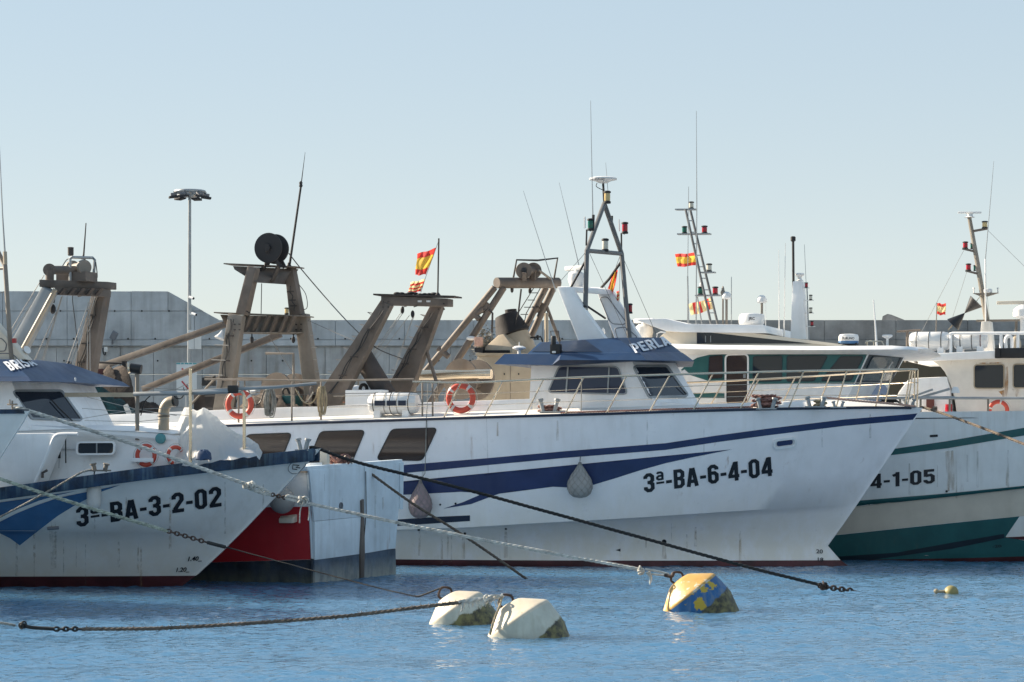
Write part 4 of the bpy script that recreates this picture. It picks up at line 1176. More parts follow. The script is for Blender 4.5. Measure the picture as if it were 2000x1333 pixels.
for sg in (-1, 1):
    R_ = []
    for i in range(52):
        x = hxB(bz(2)) + .06 - (i / 51) ** 1.5 * 18; b = bb(min(x, hxB(bz(2)) - .02)); z = bz(x)
        hgt = .235
        R_.append([(x, sg * (b + .045), z + .015), (x, sg * (b + .035), z - hgt), (x, sg * (b - .03), z - hgt), (x, sg * max(0, b - .13), z + .015)])
    g.loft(R_)
gun = g.out('gunwale', 'gun_blue', brisa, bevel=.012)
gt = M()
R_ = []
for i in range(40):
    x = hxB(bz(2)) - .1 - (i / 39) ** 1.3 * 17; b = bb(x)
    R_.append([(x, -(b + .02), bz(x) + .028), (x, -max(0, b - .11), bz(x) + .028)])
def pc(p): return [(px / 4, py / 4 + 900) for px, py in p]
decal(BH, [(-150, 1010), (0, 981)] + pc([(300, 283), (600, 235), (450, 268), (300, 312), (150, 372), (0, 445)]) + [(-150, 1065)], .012, 'blue_swoosh', 'mid_blue', hull_b, 12, 4)
decal(BH, [(-150, 1090), (0, 1019)] + pc([(130, 410), (300, 342), (450, 290), (690, 240), (940, 188), (800, 238), (690, 292), (600, 338), (450, 430), (300, 545), (155, 660), (80, 605), (0, 565)]) + [(-150, 1030)], .012, 'blue_swoosh', 'mid_blue', hull_b, 12, 4)
numbers(BH, '3ª-BA-3-2-02', (150, 1030), (433, 988), (-2, -39), 'letter', hull_b)
lettering(BH, '1.40_', (367, 1095.5), (394, 1094.5), (2, -8.5), 'letter', hull_b, name='draught_mark', bold=.03)
lettering(BH, '1.20_', (344, 1117), (370, 1116), (2, -8.5), 'letter', hull_b, name='draught_mark', bold=.03)
p = [BH.hit(580 + 17 * math.cos(a) + 3 * math.sin(a), 912 + 12 * math.sin(a) - 6 * math.cos(a), .008)[0] for a in [k * math.pi / 14 for k in range(24)]]
M().tube(p, .006, 5).out('oval_emblem', 'grey', hull_b)
p = [BH.hit(x, y, .008)[0] for x, y in ((580, 917), (571, 916), (572, 908), (584, 909), (578, 913), (586, 914))]
M().tube(p, .010, 5).out('emblem_mark', 'letter', hull_b)
pp, n = BH.hit(104, 1031); k = 1 / B.scale(pp)
M().tube([BH.hit(93, 1031.5, .02)[0], BH.hit(115, 1030, .02)[0]], 3.4 * k, 12).out('scupper', 'grey', hull_b, smooth=60)
decal(BH, [(96, 1036), (112, 1035), (110, 1110), (100, 1112)], .004, 'rust_streak', 'run_brown', hull_b)

# forward deckhouse
def at(px, py, y): return B.at(px, py, y)
yh = -1.95
dk = M()
prof = [(-300, 852), (150, 838), (280, 843), (338, 848), (348, 858), (352, 925), (-300, 985)]
def yd_(px): return -1.95 + .62 * max(0, min(1, (px - 140) / 205))
prof = [(-300, 852), (140, 838), (150, 838), (280, 843), (338, 848), (348, 858), (352, 912), (140, 950), (-300, 985)]
P0 = [at(px, py, yd_(px)) for px, py in prof]
Pm = [Vector((p.x, -p.y, p.z)) for p in P0]
dk.loft([P0, Pm])
dh = dk.out('deckhouse', 'white', brisa, bevel=.05)
DS = Surf(B, dk)
top = [at(px, py, yd_(px) - .02) for px, py in ((-300, 853), (150, 839), (280, 843.5), (340, 848))]
M().loft([[p, Vector((p.x, -p.y, p.z)), Vector((p.x, -p.y * .5, p.z + .10)), Vector((p.x, p.y * .5, p.z + .10))] for p in top]).out('deckhouse_top', 'white', dh)
sw = M().prism([at(px, py, yh - .55) for px, py in ((-300, 852), (96, 846), (110, 848), (104, 862), (92, 890), (70, 946), (-300, 985))], (0, .5, 0)).out('side_screen', 'white', brisa, bevel=.03)
M().tube(pline([at(px, py, yh - .56) for px, py in ((68, 945), (92, 889), (103, 860), (111, 850), (126, 848), (152, 848))], 6), .035, 8).out('screen_edge', 'white', sw)
M().tube([at(128, 850, yh - .02), at(128.5, 905, yh - .02)], .014, 6).out('gutter_stain', 'dkmetal', dh)
M().tube([at(115, 915, yh - .02), at(116, 880, yh - .02), at(94, 888, yh - .02)], .006, 5).out('door_seam', 'grey', dh)
M().box(at(116, 889, yh - .03), (.04, .04, .14)).out('door_hinge', 'dkmetal', dh)
window(DS, [(154, 866), (223, 865.5), (222, 885.5), (153, 886)], dh, r=5, fw=3.2, fmat='white', gmat='glass_dark', name='sliding_window', proud=.04)
M().beam(DS.hit(190, 865.5, .025)[0], DS.hit(190, 886, .025)[0], .025, .02, up=(0, 1, 0)).out('mullion', 'galv', dh)
pp, n = DS.hit(314, 857); M().lathe(pp - n * .02, n, [(.105, 0), (.105, .06), (.09, .066)], 24).out('round_plate', 'teal_sign', dh)
M().beam(at(258, 899, yd_(258) - .22), at(300, 899, yd_(300) - .22), .05, .08).beam(at(258, 899, yd_(258) - .22), at(258, 899, yd_(258)), .05, .08).out('lifebuoy_rack', 'white', dh, bevel=.01)
M().beam(at(326, 899, yd_(326) - .22), at(352, 899, yd_(352) - .22), .05, .08).beam(at(328, 899, yd_(328) - .22), at(328, 899, yd_(328)), .05, .08).out('lifebuoy_rack', 'white', dh, bevel=.01)
bollard(B, brisa, 195, 921, -2.75, .16, .22, .045, 'gantry_lt')
bollard(B, brisa, 592, 881, -.15, .26, .10, .045, 'galv')
M().tube([at(83, 934, -2.5), at(83, 924, -2.5), at(92, 919, -2.5)], .03, 6).out('cleat', 'gantry', brisa)

# wheelhouse
whb, WB = wheelhouse(B, brisa, (-260, 836), (-230, 748), (57, 834), (22, 744), (176, 838), (120, 744), -1.9, -1.8)
rfb, RB_ = roof(B, brisa, [[(-330, 746, -2.3), (60, 745, -2.2), (153, 747.5, 0)],
                           [(-320, 737, -2.25), (55, 736, -2.1), (141, 741, 0)],
                           [(-300, 702, -1.3), (20, 703, -1.3), (86, 705, 0)],
                           [(-300, 701, -1.2), (10, 702, -1.2), (80, 704, 0)]])
numbers(RB_, 'BRISA', (22, 727), (73, 716), (-16, -17), 'letter_w', rfb, .03, 'boat_name')
window(WB, [(29, 766), (118, 766), (157, 820), (62, 817)], whb, r=3, fw=3.5, fmat='galv', gmat='glass_dark', name='windscreen')
M().tube([WB.hit(138, 826, off=.06)[0], WB.hit(112, 800, off=.05)[0], WB.hit(98, 784, off=.05)[0]], .014, 6).out('wiper', 'black', whb)
a, b = at(57, 834, -1.85), at(240, 845, -.9)
M().loft([[(a.x - .2, -1.9, a.z + .06), (a.x - .2, 1.9, a.z + .06), (a.x - .2, 1.9, a.z - .4), (a.x - .2, -1.9, a.z - .4)], [(b.x, -1.5, b.z), (b.x, 1.5, b.z), (b.x, 1.5, b.z - .4), (b.x, -1.5, b.z - .4)]]).out('trunk', 'white', brisa, bevel=.03)
q = at(140, 747, .0)
M().cyl(at(147, 745, -.1), at(147, 738, -.1), .02, n=8).out('antenna_base', 'plastic', rfb)
p0, p1 = at(58, 708, -.6), at(45, 690, -.7)
M().tube([p0, p1], .025, 8).lathe(p1, Vector((.7, -.3, .35)), [(.02, -.12), (.03, 0), (.05, .10), (.09, .16)], 14).out('horn', 'plastic', rfb)
# arch and mast aft of the wheelhouse
ar = M().prism([at(px, py, -1.0) for px, py in ((-120, 560), (-60, 572), (0, 645), (52, 703), (-20, 706), (-60, 660), (-130, 580))], (0, .3, 0)).out('radar_arch', 'cream', brisa, bevel=.04)
M().tube([at(px, py, -1.01) for px, py in rounded([(-30, 664), (3, 661), (13, 672), (10, 686), (-30, 688)], 4)], .010, 5, closed=True).tube(pline([at(px, py, -1.01) for px, py in ((-20, 692), (20, 691), (36, 704), (38, 708))], 4), .010, 5).out('access_panel_seal', 'grey', ar)
ms = M().tube([at(24, 712, -1.0), at(20, 672, -1.0), at(10, 520, -1.0), at(-30, 440, -.5)], .05, 10).tube([at(10, 524, -1.0), at(-60, 528, -.6)], .035, 8).out('mast', 'gantry_lt', brisa)
M().tube([at(10.5, 517, -1.0), at(9.5, 492, -1.0)], .045, 8).out('antenna_base', 'tan', ms)
whip(B, ms, [(9.5, 494), (5, 420), (-1, 285)], -1.0, .02, 'galv', .007)
M().box(at(28, 666, -1.05), (.07, .07, .10)).out('navigation_light', 'red_lens', ms)
M().tube([at(10, 570, -1), at(-60, 590, -1)], .006, 5).out('stay_wire', 'wire', ms)

# foredeck awning frame
fr_ = M().beam(at(128, 771.5, -1.2), at(270, 771.5, -1.4), .07, .09).out('awning_boom', 'tan', brisa)
f2 = M().tube([at(262, 770, -1.5), at(360, 768.5, -1.7), at(450, 765, -1.5)], .045, 10).tube([at(345, 767, -1.6), at(400, 764, -1.6), at(452, 762, -1.5)], .03, 8).out('awning_rail', 'galv', brisa)
M().tube([at(456, 761, -1.45), at(540, 757, -1.0), at(618, 749, -.6)], .03, 8).out('awning_pole', 'galv', brisa)
M().box(at(455, 761, -1.5), (.2, .1, .16)).out('clamp', 'black', f2, bevel=.01)
for px, yt, yb2, y in ((268, 722, 860, -1.45), (372, 720, 905, -1.75), (477, 772, 893, -1.35)):
    M().tube([at(px, yb2, y), at(px, yt, y)], .033 if px > 300 else .045, 10).out('awning_post', 'steel' if px > 300 else 'gantry_lt', brisa)
M().tube(pline([at(458, 766, -1.45), at(470, 765, -1.38), at(476, 772, -1.35), at(477, 785, -1.35)], 5), .033, 8).out('rail_bend', 'steel', f2)
w_ = M()
for pts in ([(270, 757), (372, 762), (620, 749)], [(160, 818), (268, 800), (372, 795)], [(160, 798), (268, 806), (372, 812)], [(165, 822), (268, 824), (330, 818)], [(170, 776), (268, 800), (345, 812)], [(372, 748), (345, 760), (268, 772)]):
    w_.tube([at(x, y, -1.4) for x, y in pts], .007, 5)
w_.out('guard_wire', 'wire_lt', brisa)
w_ = M().tube(pline([at(275, 812, -1.4), at(283, 785, -1.4), at(295, 772, -1.4)], 5), .012, 6).tube(pline([at(335, 768, -1.4), at(345, 778, -1.4), at(354, 778, -1.4), at(362, 768, -1.5)], 5), .012, 6).tube(pline([at(298, 766, -1.5), at(310, 771, -1.5), at(325, 768, -1.5), at(340, 773, -1.5)], 5), .016, 6)
w_.out('cable', 'black', brisa)
wl = M().cyl(at(255, 719, -1.5), at(276, 722, -1.45), .10, n=14).out('work_lamp', 'black', brisa)
M().lathe(at(254, 719, -1.52), (-1, -.35, -.1), [(.10, 0), (.12, .04), (.10, .05)], 14).out('reflector', 'steel', wl)
M().tube([at(268, 722, -1.45), at(266, 716, -1.45), at(262, 719, -1.45)], .02, 6).out('lamp_yoke', 'dkmetal', wl)
k = 1 / B.scale(at(320, 800, -1.0))
ep = M().tube(pline([at(320, 862, -1.0), at(320, 820, -1.0), at(321, 800, -1.0), at(329, 787, -1.0), at(341, 784, -1.0)], 6), 10.5 * k, 16).out('exhaust_bend', 'tan', brisa)
M().torus(at(319.5, 813, -1.0), (0, 0, 1), 11 * k, 1.4 * k, n=18, m=6).out('pipe_clamp', 'gantry', ep)
M().cyl(at(340, 784, -1.0), at(344, 783.5, -1.0), 11.5 * k, n=16).out('pipe_mouth', 'black', ep)

# white tarpaulin over gear on the foredeck: resting on it, so a thing of its own
def tarp():
    m = M(); nx, ny = 90, 34
    random.seed(9); rp = [(random.uniform(2, 9), random.uniform(0, 6.28), random.uniform(-1, 1)) for _ in range(14)]
    prof = [(338, 872), (348, 835), (362, 801), (378, 796), (388, 799), (399, 795), (414, 812), (440, 838), (470, 862), (498, 872), (506, 890)]
    for j in range(ny + 1):
        v = j / ny
        for i in range(nx + 1):
            u = i / nx
            px = 338 + u * 168
            crest = interp(prof, px)
            zt = at(px, crest, -.6).z
            y = -1.75 + v * 2.6
            base = at(px, 893 + max(0, 372 - px) * .25, y); zb = bz(base.x) - .06
            c = math.sin(math.pi * min(1, max(0, v))) ** .75
            th_ = math.atan2((v - .5) * 1.6, u - .33); rr_ = min(1, 2.2 * math.hypot(u - .33, v - .5))
            fold = .05 * rr_ * math.sin(13 * th_ + 1.3 * math.sin(5 * u + 4 * v)) + .025 * rr_ * math.sin(29 * th_ + 7 * u)
            wr = sum(math.sin(f * (u * 3 + .5 * s * v * 3) + ph) for f, ph, s in rp) * .012
            z = zb + (zt - zb) * c + (wr * .5 + fold + random.uniform(-.004, .004)) * (.3 + c)
            m.v.append(Vector((base.x + .05 * math.sin(9 * v + 5 * u), y + wr * .6 + fold, z)))
    W = nx + 1
    for j in range(ny):
        for i in range(nx): m.f.append([j * W + i, j * W + i + 1, (j + 1) * W + i + 1, (j + 1) * W + i]); m.mi.append(0)
    return m
o = tarp().out('tarpaulin', 'tarp', fr=B, label='crumpled white plastic tarpaulin over gear on the blue-gunwale foredeck', cat='tarpaulin', smooth=50)
c = at(397, 890, -1.9)
m = M(); random.seed(2)
m.loft([[c + Vector((math.cos(a) * r * .9, math.sin(a) * r * .6, z * .8 + .02 * math.sin(5 * a))) for a in [k * math.pi / 8 for k in range(16)]] for r, z in ((.20, -.1), (.18, .04), (.10, .12), (.02, .13))])
m.out('blue_bundle', MT['blue'], fr=B, label='small blue plastic bundle lying at the foot of the white tarpaulin', cat='bundle')

# lifebuoys in racks against the deckhouse, white fender, mooring cleat line
lifebuoy(B, 285, 890, yd_(285) - .16, 23, 'lifebuoy', 'faded orange lifebuoy in a white rack on the deckhouse below the teal disc, left one', 'lifebuoys on the boats', mat='orange')
lifebuoy(B, 343, 890, yd_(343) - .22, 20, 'lifebuoy', 'faded orange lifebuoy at the forward corner of the deckhouse beside the white tarpaulin', 'lifebuoys on the boats', yawn=(1, -.75, 0), mat='orange')
pp, n = BH.hit(184, 968); k = 1 / B.scale(pp); c = pp + n * 14 * k; c.z = 0
z1, z0 = at(184, 941, c.y).z, at(184, 998, c.y).z
t = thing(B, 'fender', 'white cylindrical fender hanging on the chipped blue gunwale', 'fender', Vector((c.x, c.y, z0)), 'fenders')
M().lathe(Vector((c.x, c.y, z0)), (0, 0, 1), [(.02, 0), (8 * k, 3 * k), (13 * k, 9 * k), (14 * k, 16 * k), (14 * k, 42 * k), (12 * k, 50 * k), (6 * k, 57 * k), (3 * k, 61 * k)], 20).out('body', 'fender_white', t, smooth=60)
M().lathe(Vector((c.x, c.y, z0 + 51 * k)), (0, 0, 1), [(10 * k, 0), (6 * k, 5 * k), (3.5 * k, 12 * k), (2 * k, 14 * k)], 12).tube([Vector((c.x, c.y, z0 + 60 * k)), at(184, 925, c.y), at(186, 917, c.y + .2)], .014, 6).out('lanyard', 'rope_black', t)

# ================================================================ GREY BOW at the far left
A0 = Frame(((-180 - CX) / F * 44.5, 44.5), 18)
STEM_A = [(56, 806), (20, 870), (-60, 985), (-140, 1120), (-190, 1185), (-200, 1200)]
az = sheer_fn(A0, [(-900, 850), (-300, 822), (0, 803), (56, 803)], 2.6, 7, 2.1, STEM_A)
rows = [(lambda x: -.6, 1.6, 8, 1.6), (lambda x: -.02, 2.2, 8, 1.8), (lambda x: .2, 2.2, 8, 1.8), (lambda x: 1.2, 2.35, 7.6, 1.9), (lambda x: az(x) - .2, 2.55, 7.1, 2.1), (az, 2.6, 7, 2.1)]
hm, hgA, hxA = hull(A0, STEM_A, rows, -12, .2)
gb = thing(A0, 'fishing_boat', 'grey bow tip of a boat cut off by the left picture edge', 'fishing boat', (-5, 0, 0), 'trawlers moored side by side')
hm.out('hull', ['grey_white', 'boot'], gb, smooth=28)
g = M(); ab = lambda x: half(hgA[-1], x)
for sg in (-1, 1):
    R_ = []
    for i in range(30):
        x = hxA(az(0)) + .03 - (i / 29) ** 1.5 * 12; b = ab(min(x, hxA(az(0)) - .01)); z = az(x)
        R_.append([(x, sg * (b + .03), z + .03), (x, sg * (b + .03), z - .05), (x, sg * max(0, b - .1), z - .05), (x, sg * max(0, b - .1), z + .03)])
    g.loft(R_)
g.out('gunwale', 'gun_blue', gb)
m = M(); R_ = []
for i in range(20):
    x = hxA(az(0)) - .05 - (i / 19) * 12; b = ab(x); R_.append([(x, -b + .05, az(x) - .1), (x, b - .05, az(x) - .1)])
m.loft(R_, caps=False, closed=False); m.out('deck', 'deck_white', gb)
q = A0.at(24, 800, 0)
M().tube([q, q + Vector((0, 0, .16))], .018, 6).tube([q + Vector((-.05, 0, .1)), q + Vector((-.05, 0, .18))], .014, 6).tube([q + Vector((-.1, 0, .09)), q + Vector((.1, 0, .09))], .016, 6).out('fairlead', 'gantry_lt', gb)

# ================================================================ RED AND WHITE BOAT, stern towards us
Cn, Cf = Vector((-4.27, 51.5, 0)), Vector((-2.71, 55.35, 0))
cm_ = (Cn + Cf) / 2
C = Frame((cm_.x, cm_.y), 202)                        # x forward (to the left), +y is the near side
W2 = 2.08
red = thing(C, 'fishing_boat', 'small red and white boat showing its pale flat transom between the two trawlers', 'fishing boat', (4, 0, 0), 'trawlers moored side by side')
zc = lambda x: 2.43 + .010 * max(0, x) ** 1.2
m = M(); R_ = []
secs = [(-.6, 1.8), (-.02, 2.0), (.45, 2.06), (1.6, 2.14), (None, 2.22)]
for i in range(31):
    x = i / 30 * 15.5; t = max(0, (x - 8) / 7.5)
    sh_ = (1 - t ** 2.2)
    L_ = [(x - .02 * (z or 2.4), -max(.03, b * sh_), z if z is not None else zc(x)) for z, b in secs]
    R_.append(L_ + [(p[0], -p[1], p[2]) for p in L_[::-1]])
m.loft(R_)
CS = Surf(C, m)
hull_c = m.out('hull', 'white', red, smooth=28)
def cside(px, py): return CS.hit(px, py)
decal(CS, [(330, 1000), (520, 991), (609, 990), (609.5, 1093), (330, 1101)], .006, 'red_band', 'red', hull_c)
decal(CS, [(330, 1101), (609.5, 1093.5), (610, 1145), (330, 1150)], .007, 'dark_bootstripe', 'dk_boot', hull_c)
# transom boards, each one set on the stern
def T(px, py, off=0.0):
    o, d = C.ray(px, py); p0 = Vector((-.0, 0, 1.2)); n = Vector((-1, 0, -.02)).normalized()
    # transom plane through the two upper corners
    t = (Vector((-.048, 0, 2.4)) - o).dot(n) / d.dot(n)
    return o + d * t + n * off
def board(poly, name, mat, th=.05):
    a = [T(x, y, 0.002) for x, y in poly]; b = [T(x, y, th) for x, y in poly]
    return M().loft([a, b]).out(name, mat, hull_c, bevel=.006)
board([(600, 919), (707, 911), (707.5, 1009), (610, 1018)], 'transom_panel', 'transom')
board([(708.5, 911), (775.5, 904), (774.5, 995), (768, 1071), (708.5, 1081)], 'transom_panel', 'transom', .055)
board([(610, 1019), (701, 1010), (701, 1082), (611, 1094)], 'transom_panel', 'transom', .06)
board([(776.3, 904), (783.5, 903), (782, 995), (776, 994)], 'edge_strip', 'transom', .07)
board([(610.5, 1094.5), (768.5, 1072), (769.5, 1132), (611, 1150)], 'dark_bootstripe', 'blue_boot', .055)
board([(699, 978), (703, 975), (705, 1080), (703, 1140), (697.5, 1140), (697, 1078), (700, 1010)], 'rudder_trunk', 'gantry', .10)
random.seed(45)
for i in range(9):
    px = random.uniform(618, 765); py = random.uniform(925, 990); L_ = random.uniform(20, 70); w = random.uniform(.8, 2.2)
    M().add([T(px - w, py, .064), T(px + w, py, .064), T(px + w * .6, py + L_, .064), T(px - w * .6, py + L_, .064)], [(0, 1, 2, 3)]).out('runoff_stain', 'run_brown', hull_c, fixn=False, smooth=0)
p = T(661, 988, .06); M().lathe(p, (-1, 0, 0), [(.075, -.02), (.075, .02), (.06, .02), (.055, .0)], 18).out('drain', 'grey', hull_c)
M().tube([T(708, 921, .08), T(709, 1000, .08), T(705, 1050, .08), T(703.5, 1080, .08)], .010, 6).out('hanging_line', 'rope_black', hull_c)
M().tube([CS.hit(609.3, 1092)[0] + Vector((-.02, .02, 0)), CS.hit(609.3, 1120)[0] + Vector((-.02, .02, 0)), CS.hit(609.3, 1146)[0] + Vector((-.02, .02, -.1))], .045, 8).out('corner_strip', 'dk_boot', hull_c)
M().tube([CS.hit(601, 922)[0] + Vector((-.01, .0, 0)), CS.hit(609, 1091)[0] + Vector((-.01, .0, 0))], .03, 8).out('corner_strip', 'transom', hull_c)
a, b = T(598, 916, -.05), T(784, 902, -.05)
M().beam(a, b, .16, .10).out('cap_rail', 'transom', hull_c, bevel=.015)
cp = M()
for sg in (-1, 1):
    cp.loft([[(x, sg * 2.26 * (1 - max(0, (x - 8) / 7.5) ** 2.2), zc(x) + .04), (x, sg * 2.26 * (1 - max(0, (x - 8) / 7.5) ** 2.2), zc(x) - .06), (x, sg * max(0, 2.10 * (1 - max(0, (x - 8) / 7.5) ** 2.2)), zc(x) - .06), (x, sg * max(0, 2.10 * (1 - max(0, (x - 8) / 7.5) ** 2.2)), zc(x) + .04)] for x in [i * .5 for i in range(30)]])
cp.out('bulwark_rail', 'wood', hull_c)
M().loft([[(x, -2.05, zc(x) - .07), (x, 2.05, zc(x) - .07)] for x in (0, 4, 8)], caps=False, closed=False).out('deck', 'wood', red)
def at_c(px, py, y): return C.at(px, py, y)
p = at_c(634, 915, 1.2); q = at_c(634, 881, 1.2); p.z -= .3
M().beam(p, q, .13, .19).out('mooring_post', 'cream', red, bevel=.015)
q = at_c(601, 909, 1.5); M().beam(at_c(598, 908, 1.6), at_c(628, 907, 1.3), .06, .07).out('side_rail', 'white', red)
cl = M(); random.seed(8)
for i in range(10):
    c = at_c(648 + random.uniform(0, 28), 905 + random.uniform(-8, 2), .6)
    cl.torus(c, (random.uniform(-1, 1), random.uniform(-1, 1), .6), random.uniform(.08, .16), .022, n=14, m=6)
cl.out('rope_heap', 'rope_red', fr=C, label='heap of red-brown rope beside the cream post on the flat transom', cat='rope')
M().tube([at_c(664, 905, .5), at_c(676, 890, .5), at_c(686, 906, .3)], .035, 8).tube([at_c(672, 898, .5), at_c(690, 896, .3)], .035, 8).out('mooring_bitt', 'gantry_lt', red)
# grey ball fender and step on the red side
pp, n = CS.hit(562, 975); k = 1 / C.scale(pp)
t = thing(C, 'fender', 'round grey ball fender resting against the red hull side', 'fender', pp + n * 24 * k - Vector((0, 0, 25 * k)), 'fenders')
M().ball(pp + n * 24 * k, 25 * k, (1, 1, 1.04), 24, 16).out('body', 'fender_grey', t, smooth=80)
M().tube([pp + n * 24 * k + Vector((0, 0, 24 * k)), pp + n * .02 + Vector((0, 0, 60 * k))], .012, 6).out('lanyard', 'rope_black', t)
A_, _ = CS.hit(549, 1010); B_, _ = CS.hit(582, 1008)
M().loft([[CS.hit(548, 1008)[0], CS.hit(548, 1020)[0], CS.hit(552, 1021, .18)[0], CS.hit(552, 1012, .18)[0]], [CS.hit(581, 1004)[0], CS.hit(581, 1020)[0], CS.hit(579, 1021, .18)[0], CS.hit(579, 1012, .18)[0]]]).out('boarding_step', 'cream', hull_c, bevel=.02)

# its working gantry further forward, nets lying under it
def GC(px, py, y): return C.at(px, py, y)
gc = M().loft([[GC(86, 556, 1.2) + Vector((0, d, h)) for d, h in ((-.2, -.07), (.2, -.07), (.2, .10), (-.2, .10))], [GC(219, 560, -.6) + Vector((0, d, h)) for d, h in ((-.2, -.07), (.2, -.07), (.2, .10), (-.2, .10))]]).out('trawl_gantry', 'gantry', red, bevel=.012)
k = 1 / C.scale(GC(150, 600, .5))
M().loft([[GC(112, 562, .9) + Vector((0, d, h)) for d, h in ((-.1, -.17), (.1, -.17), (.1, 0), (-.1, 0))], [GC(212, 566, -.4) + Vector((0, d, h)) for d, h in ((-.1, -.17), (.1, -.17), (.1, 0), (-.1, 0))]]).out('gusset_plate', 'gantry', gc)
for i in range(5): M().prism([GC(118 + i * 18, 577, .9 - i * .25), GC(128 + i * 18, 564, .9 - i * .25), GC(132 + i * 18, 564, .9 - i * .25), GC(122 + i * 18, 577, .9 - i * .25)], (0, .14, 0)).out('gusset', 'gantry_dk', gc)
for a, b, f, w0, w1, mt in (((-5, 760), (98, 566), 1.15, 34, 24, 'galv'), ((140, 860), (200, 566), -.5, 50, 28, 'gantry')):
    A_, B_ = GC(*a, f), GC(*b, f)
    lg = M().beam(A_, B_, .35, w0 * k, up=(1, 0, -.3), w2=.3, h2=w1 * k).out('leg', mt, gc, bevel=.02)
M().tube([GC(40, 690, 1.3), GC(108, 566, 1.3)], .055, 8).out('brace', 'tan', gc)
M().tube([GC(165, 810, -.75), GC(208, 566, -.75)], .045, 8).out('brace', 'tan', gc)
# winch on top
c1 = GC(97, 528, .9)
M().lathe(c1, (.5, -1, 0), [(12.5 * k, -.06), (12.5 * k, 0), (11 * k, .03)], 24).cyl(c1, GC(97, 556, .9), .10, n=12).out('gypsy_head', 'gantry', gc)
M().tube([c1, GC(150, 528, .3)], .10, 14).out('winch_shaft', 'gantry', gc)
c2 = GC(152, 524, .2)
wd = M().lathe(c2, (1, -.55, 0), [(14 * k, -.35), (15 * k, -.32), (15 * k, -.25), (10 * k, -.22), (10 * k, .2), (16 * k, .22), (16 * k, .32), (12 * k, .36)], 24).out('winch_drum', 'gantry_lt', gc)
M().box(GC(150, 542, .2), (.8, .5, .22)).out('winch_bed', 'gantry', gc)
M().tube([GC(137, 552, .5), GC(137, 505, .5), GC(141, 503, .5), GC(181, 504, -.2), GC(185, 508, -.2), GC(182, 552, -.2)], .035, 8).out('guard_frame', 'galv', gc)
M().lathe(GC(138, 500, .4), (0, 0, 1), [(.05, 0), (.07, .02), (.07, .17), (.075, .19), (.05, .2)], 14).out('lantern', 'gantry_dk', gc)
M().tube([GC(163, 504, 0), GC(168, 436, 0)], .022, 8, False, .012).lathe(GC(162.5, 507, 0), (0, 0, 1), [(.06, 0), (.025, .09)], 8).out('whip_antenna', 'dkmetal', gc)
w_ = M().tube(pline([GC(165, 504, -.1), GC(170, 530, -.2), GC(174, 560, -.2), GC(166, 575, -.2), GC(152, 580, -.2)], 5), .016, 6).tube(pline([GC(187, 512, -.2), GC(190, 540, -.2), GC(186, 550, -.2)], 5), .012, 6).tube(pline([GC(142, 578, .5), GC(142, 590, .5), GC(148, 640, .5), GC(152, 690, .5), GC(150, 730, .5)], 5), .010, 6).tube(pline([GC(122, 520, .6), GC(130, 508, .5), GC(137, 505, .5)], 4), .012, 6)
w_.out('cable', 'black', gc)
w_ = M()
for a, b in (((86, 538), (12, 660)), ((84, 562), (5, 680)), ((92, 560), (20, 690)), ((96, 562), (30, 690)), ((110, 610), (60, 720)), ((120, 580), (78, 715)), ((122, 578), (82, 712)), ((178, 580), (122, 735)), ((182, 580), (128, 735)), ((186, 580), (135, 735)), ((172, 590), (170, 730)), ((175, 590), (176, 730))):
    w_.tube([GC(*a, .75), GC(*b, .75)], .010, 5)
w_.out('rigging_wire', 'wire_lt', gc)
M().ball(GC(103, 604, .8), .10, (.75, .6, 1.15), 12, 8).tube([GC(105, 592, .8), GC(108, 575, .8)], .018, 6).out('pulley_block', 'dkmetal', gc)
# ================================================================ GREEN AND WHITE TRAWLER behind (4-1-05)
E = Frame((20.2, 61.9), 18)
STEM_E = [(2760, 800), (2680, 900), (2600, 1020), (2560, 1085), (2534, 1099), (2520, 1120)]
SH_E = [(1000, 815), (1400, 811), (1700, 806), (2000, 803), (2400, 798), (2760, 793)]
ez = sheer_fn(E, SH_E, 3.35, 12, 2.3, STEM_E)
CH_E = [(1000, 1018), (1660, 986), (1850, 968), (2000, 951), (2400, 910), (2700, 880)]
ek = sheer_fn(E, CH_E, 3.25, 12, 2.1, STEM_E)
rows = [(lambda x: -.6, 2.3, 12, 1.7), (lambda x: -.02, 3.1, 12, 1.85), (lambda x: .14, 3.12, 12, 1.85), (lambda x: .5, 3.15, 12, 1.9), (lambda x: ek(x) - .03, 3.2, 12, 2.0), (ek, 3.25, 12, 2.1),
        (lambda x: ek(x) + (ez(x) - ek(x)) * .5, 3.3, 12, 2.2), (ez, 3.35, 12, 2.3)]
hm, hgE, hxE = hull(E, STEM_E, rows, -26, .14)
green = thing(E, 'fishing_trawler', 'teal green and white trawler behind the big one, number ending 4-1-05', 'fishing boat', (-12, 0, 0), 'trawlers moored side by side')
EH = Surf(E, hm)
hull_e = hm.out('hull', ['grey_white', 'boot'], green, smooth=50)
runs(EH, hull_e, 9, 1760, 1995, [(1760, 895), (2000, 860)], 46)
decal(EH, [(1846, 882), (1862, 880), (1866, 958), (1850, 960)], .012, 'rust_streak', 'run_rust', hull_e)
eb = lambda x: half(hgE[-1], x)
m = M(); R_ = []
for i in range(30):
    x = hxE(ez(2)) - .05 - i / 29 * 27; b = eb(x); R_.append([(x, -b + .05, ez(x) - .12), (x, b - .05, ez(x) - .12)])
m.loft(R_, caps=False, closed=False); m.out('deck', 'deck_white', green)
decal(EH, [(1600, 903), (1740, 878), (1850, 862), (2000, 836), (2120, 815), (2120, 832), (2000, 851), (1850, 876), (1735, 890), (1600, 914)], .008, 'green_stripe', 'green', hull_e)
decal(EH, [(1560, 818), (1900, 816), (1912, 817), (1560, 822)], .006, 'thin_stripe', 'dkblue', hull_e)
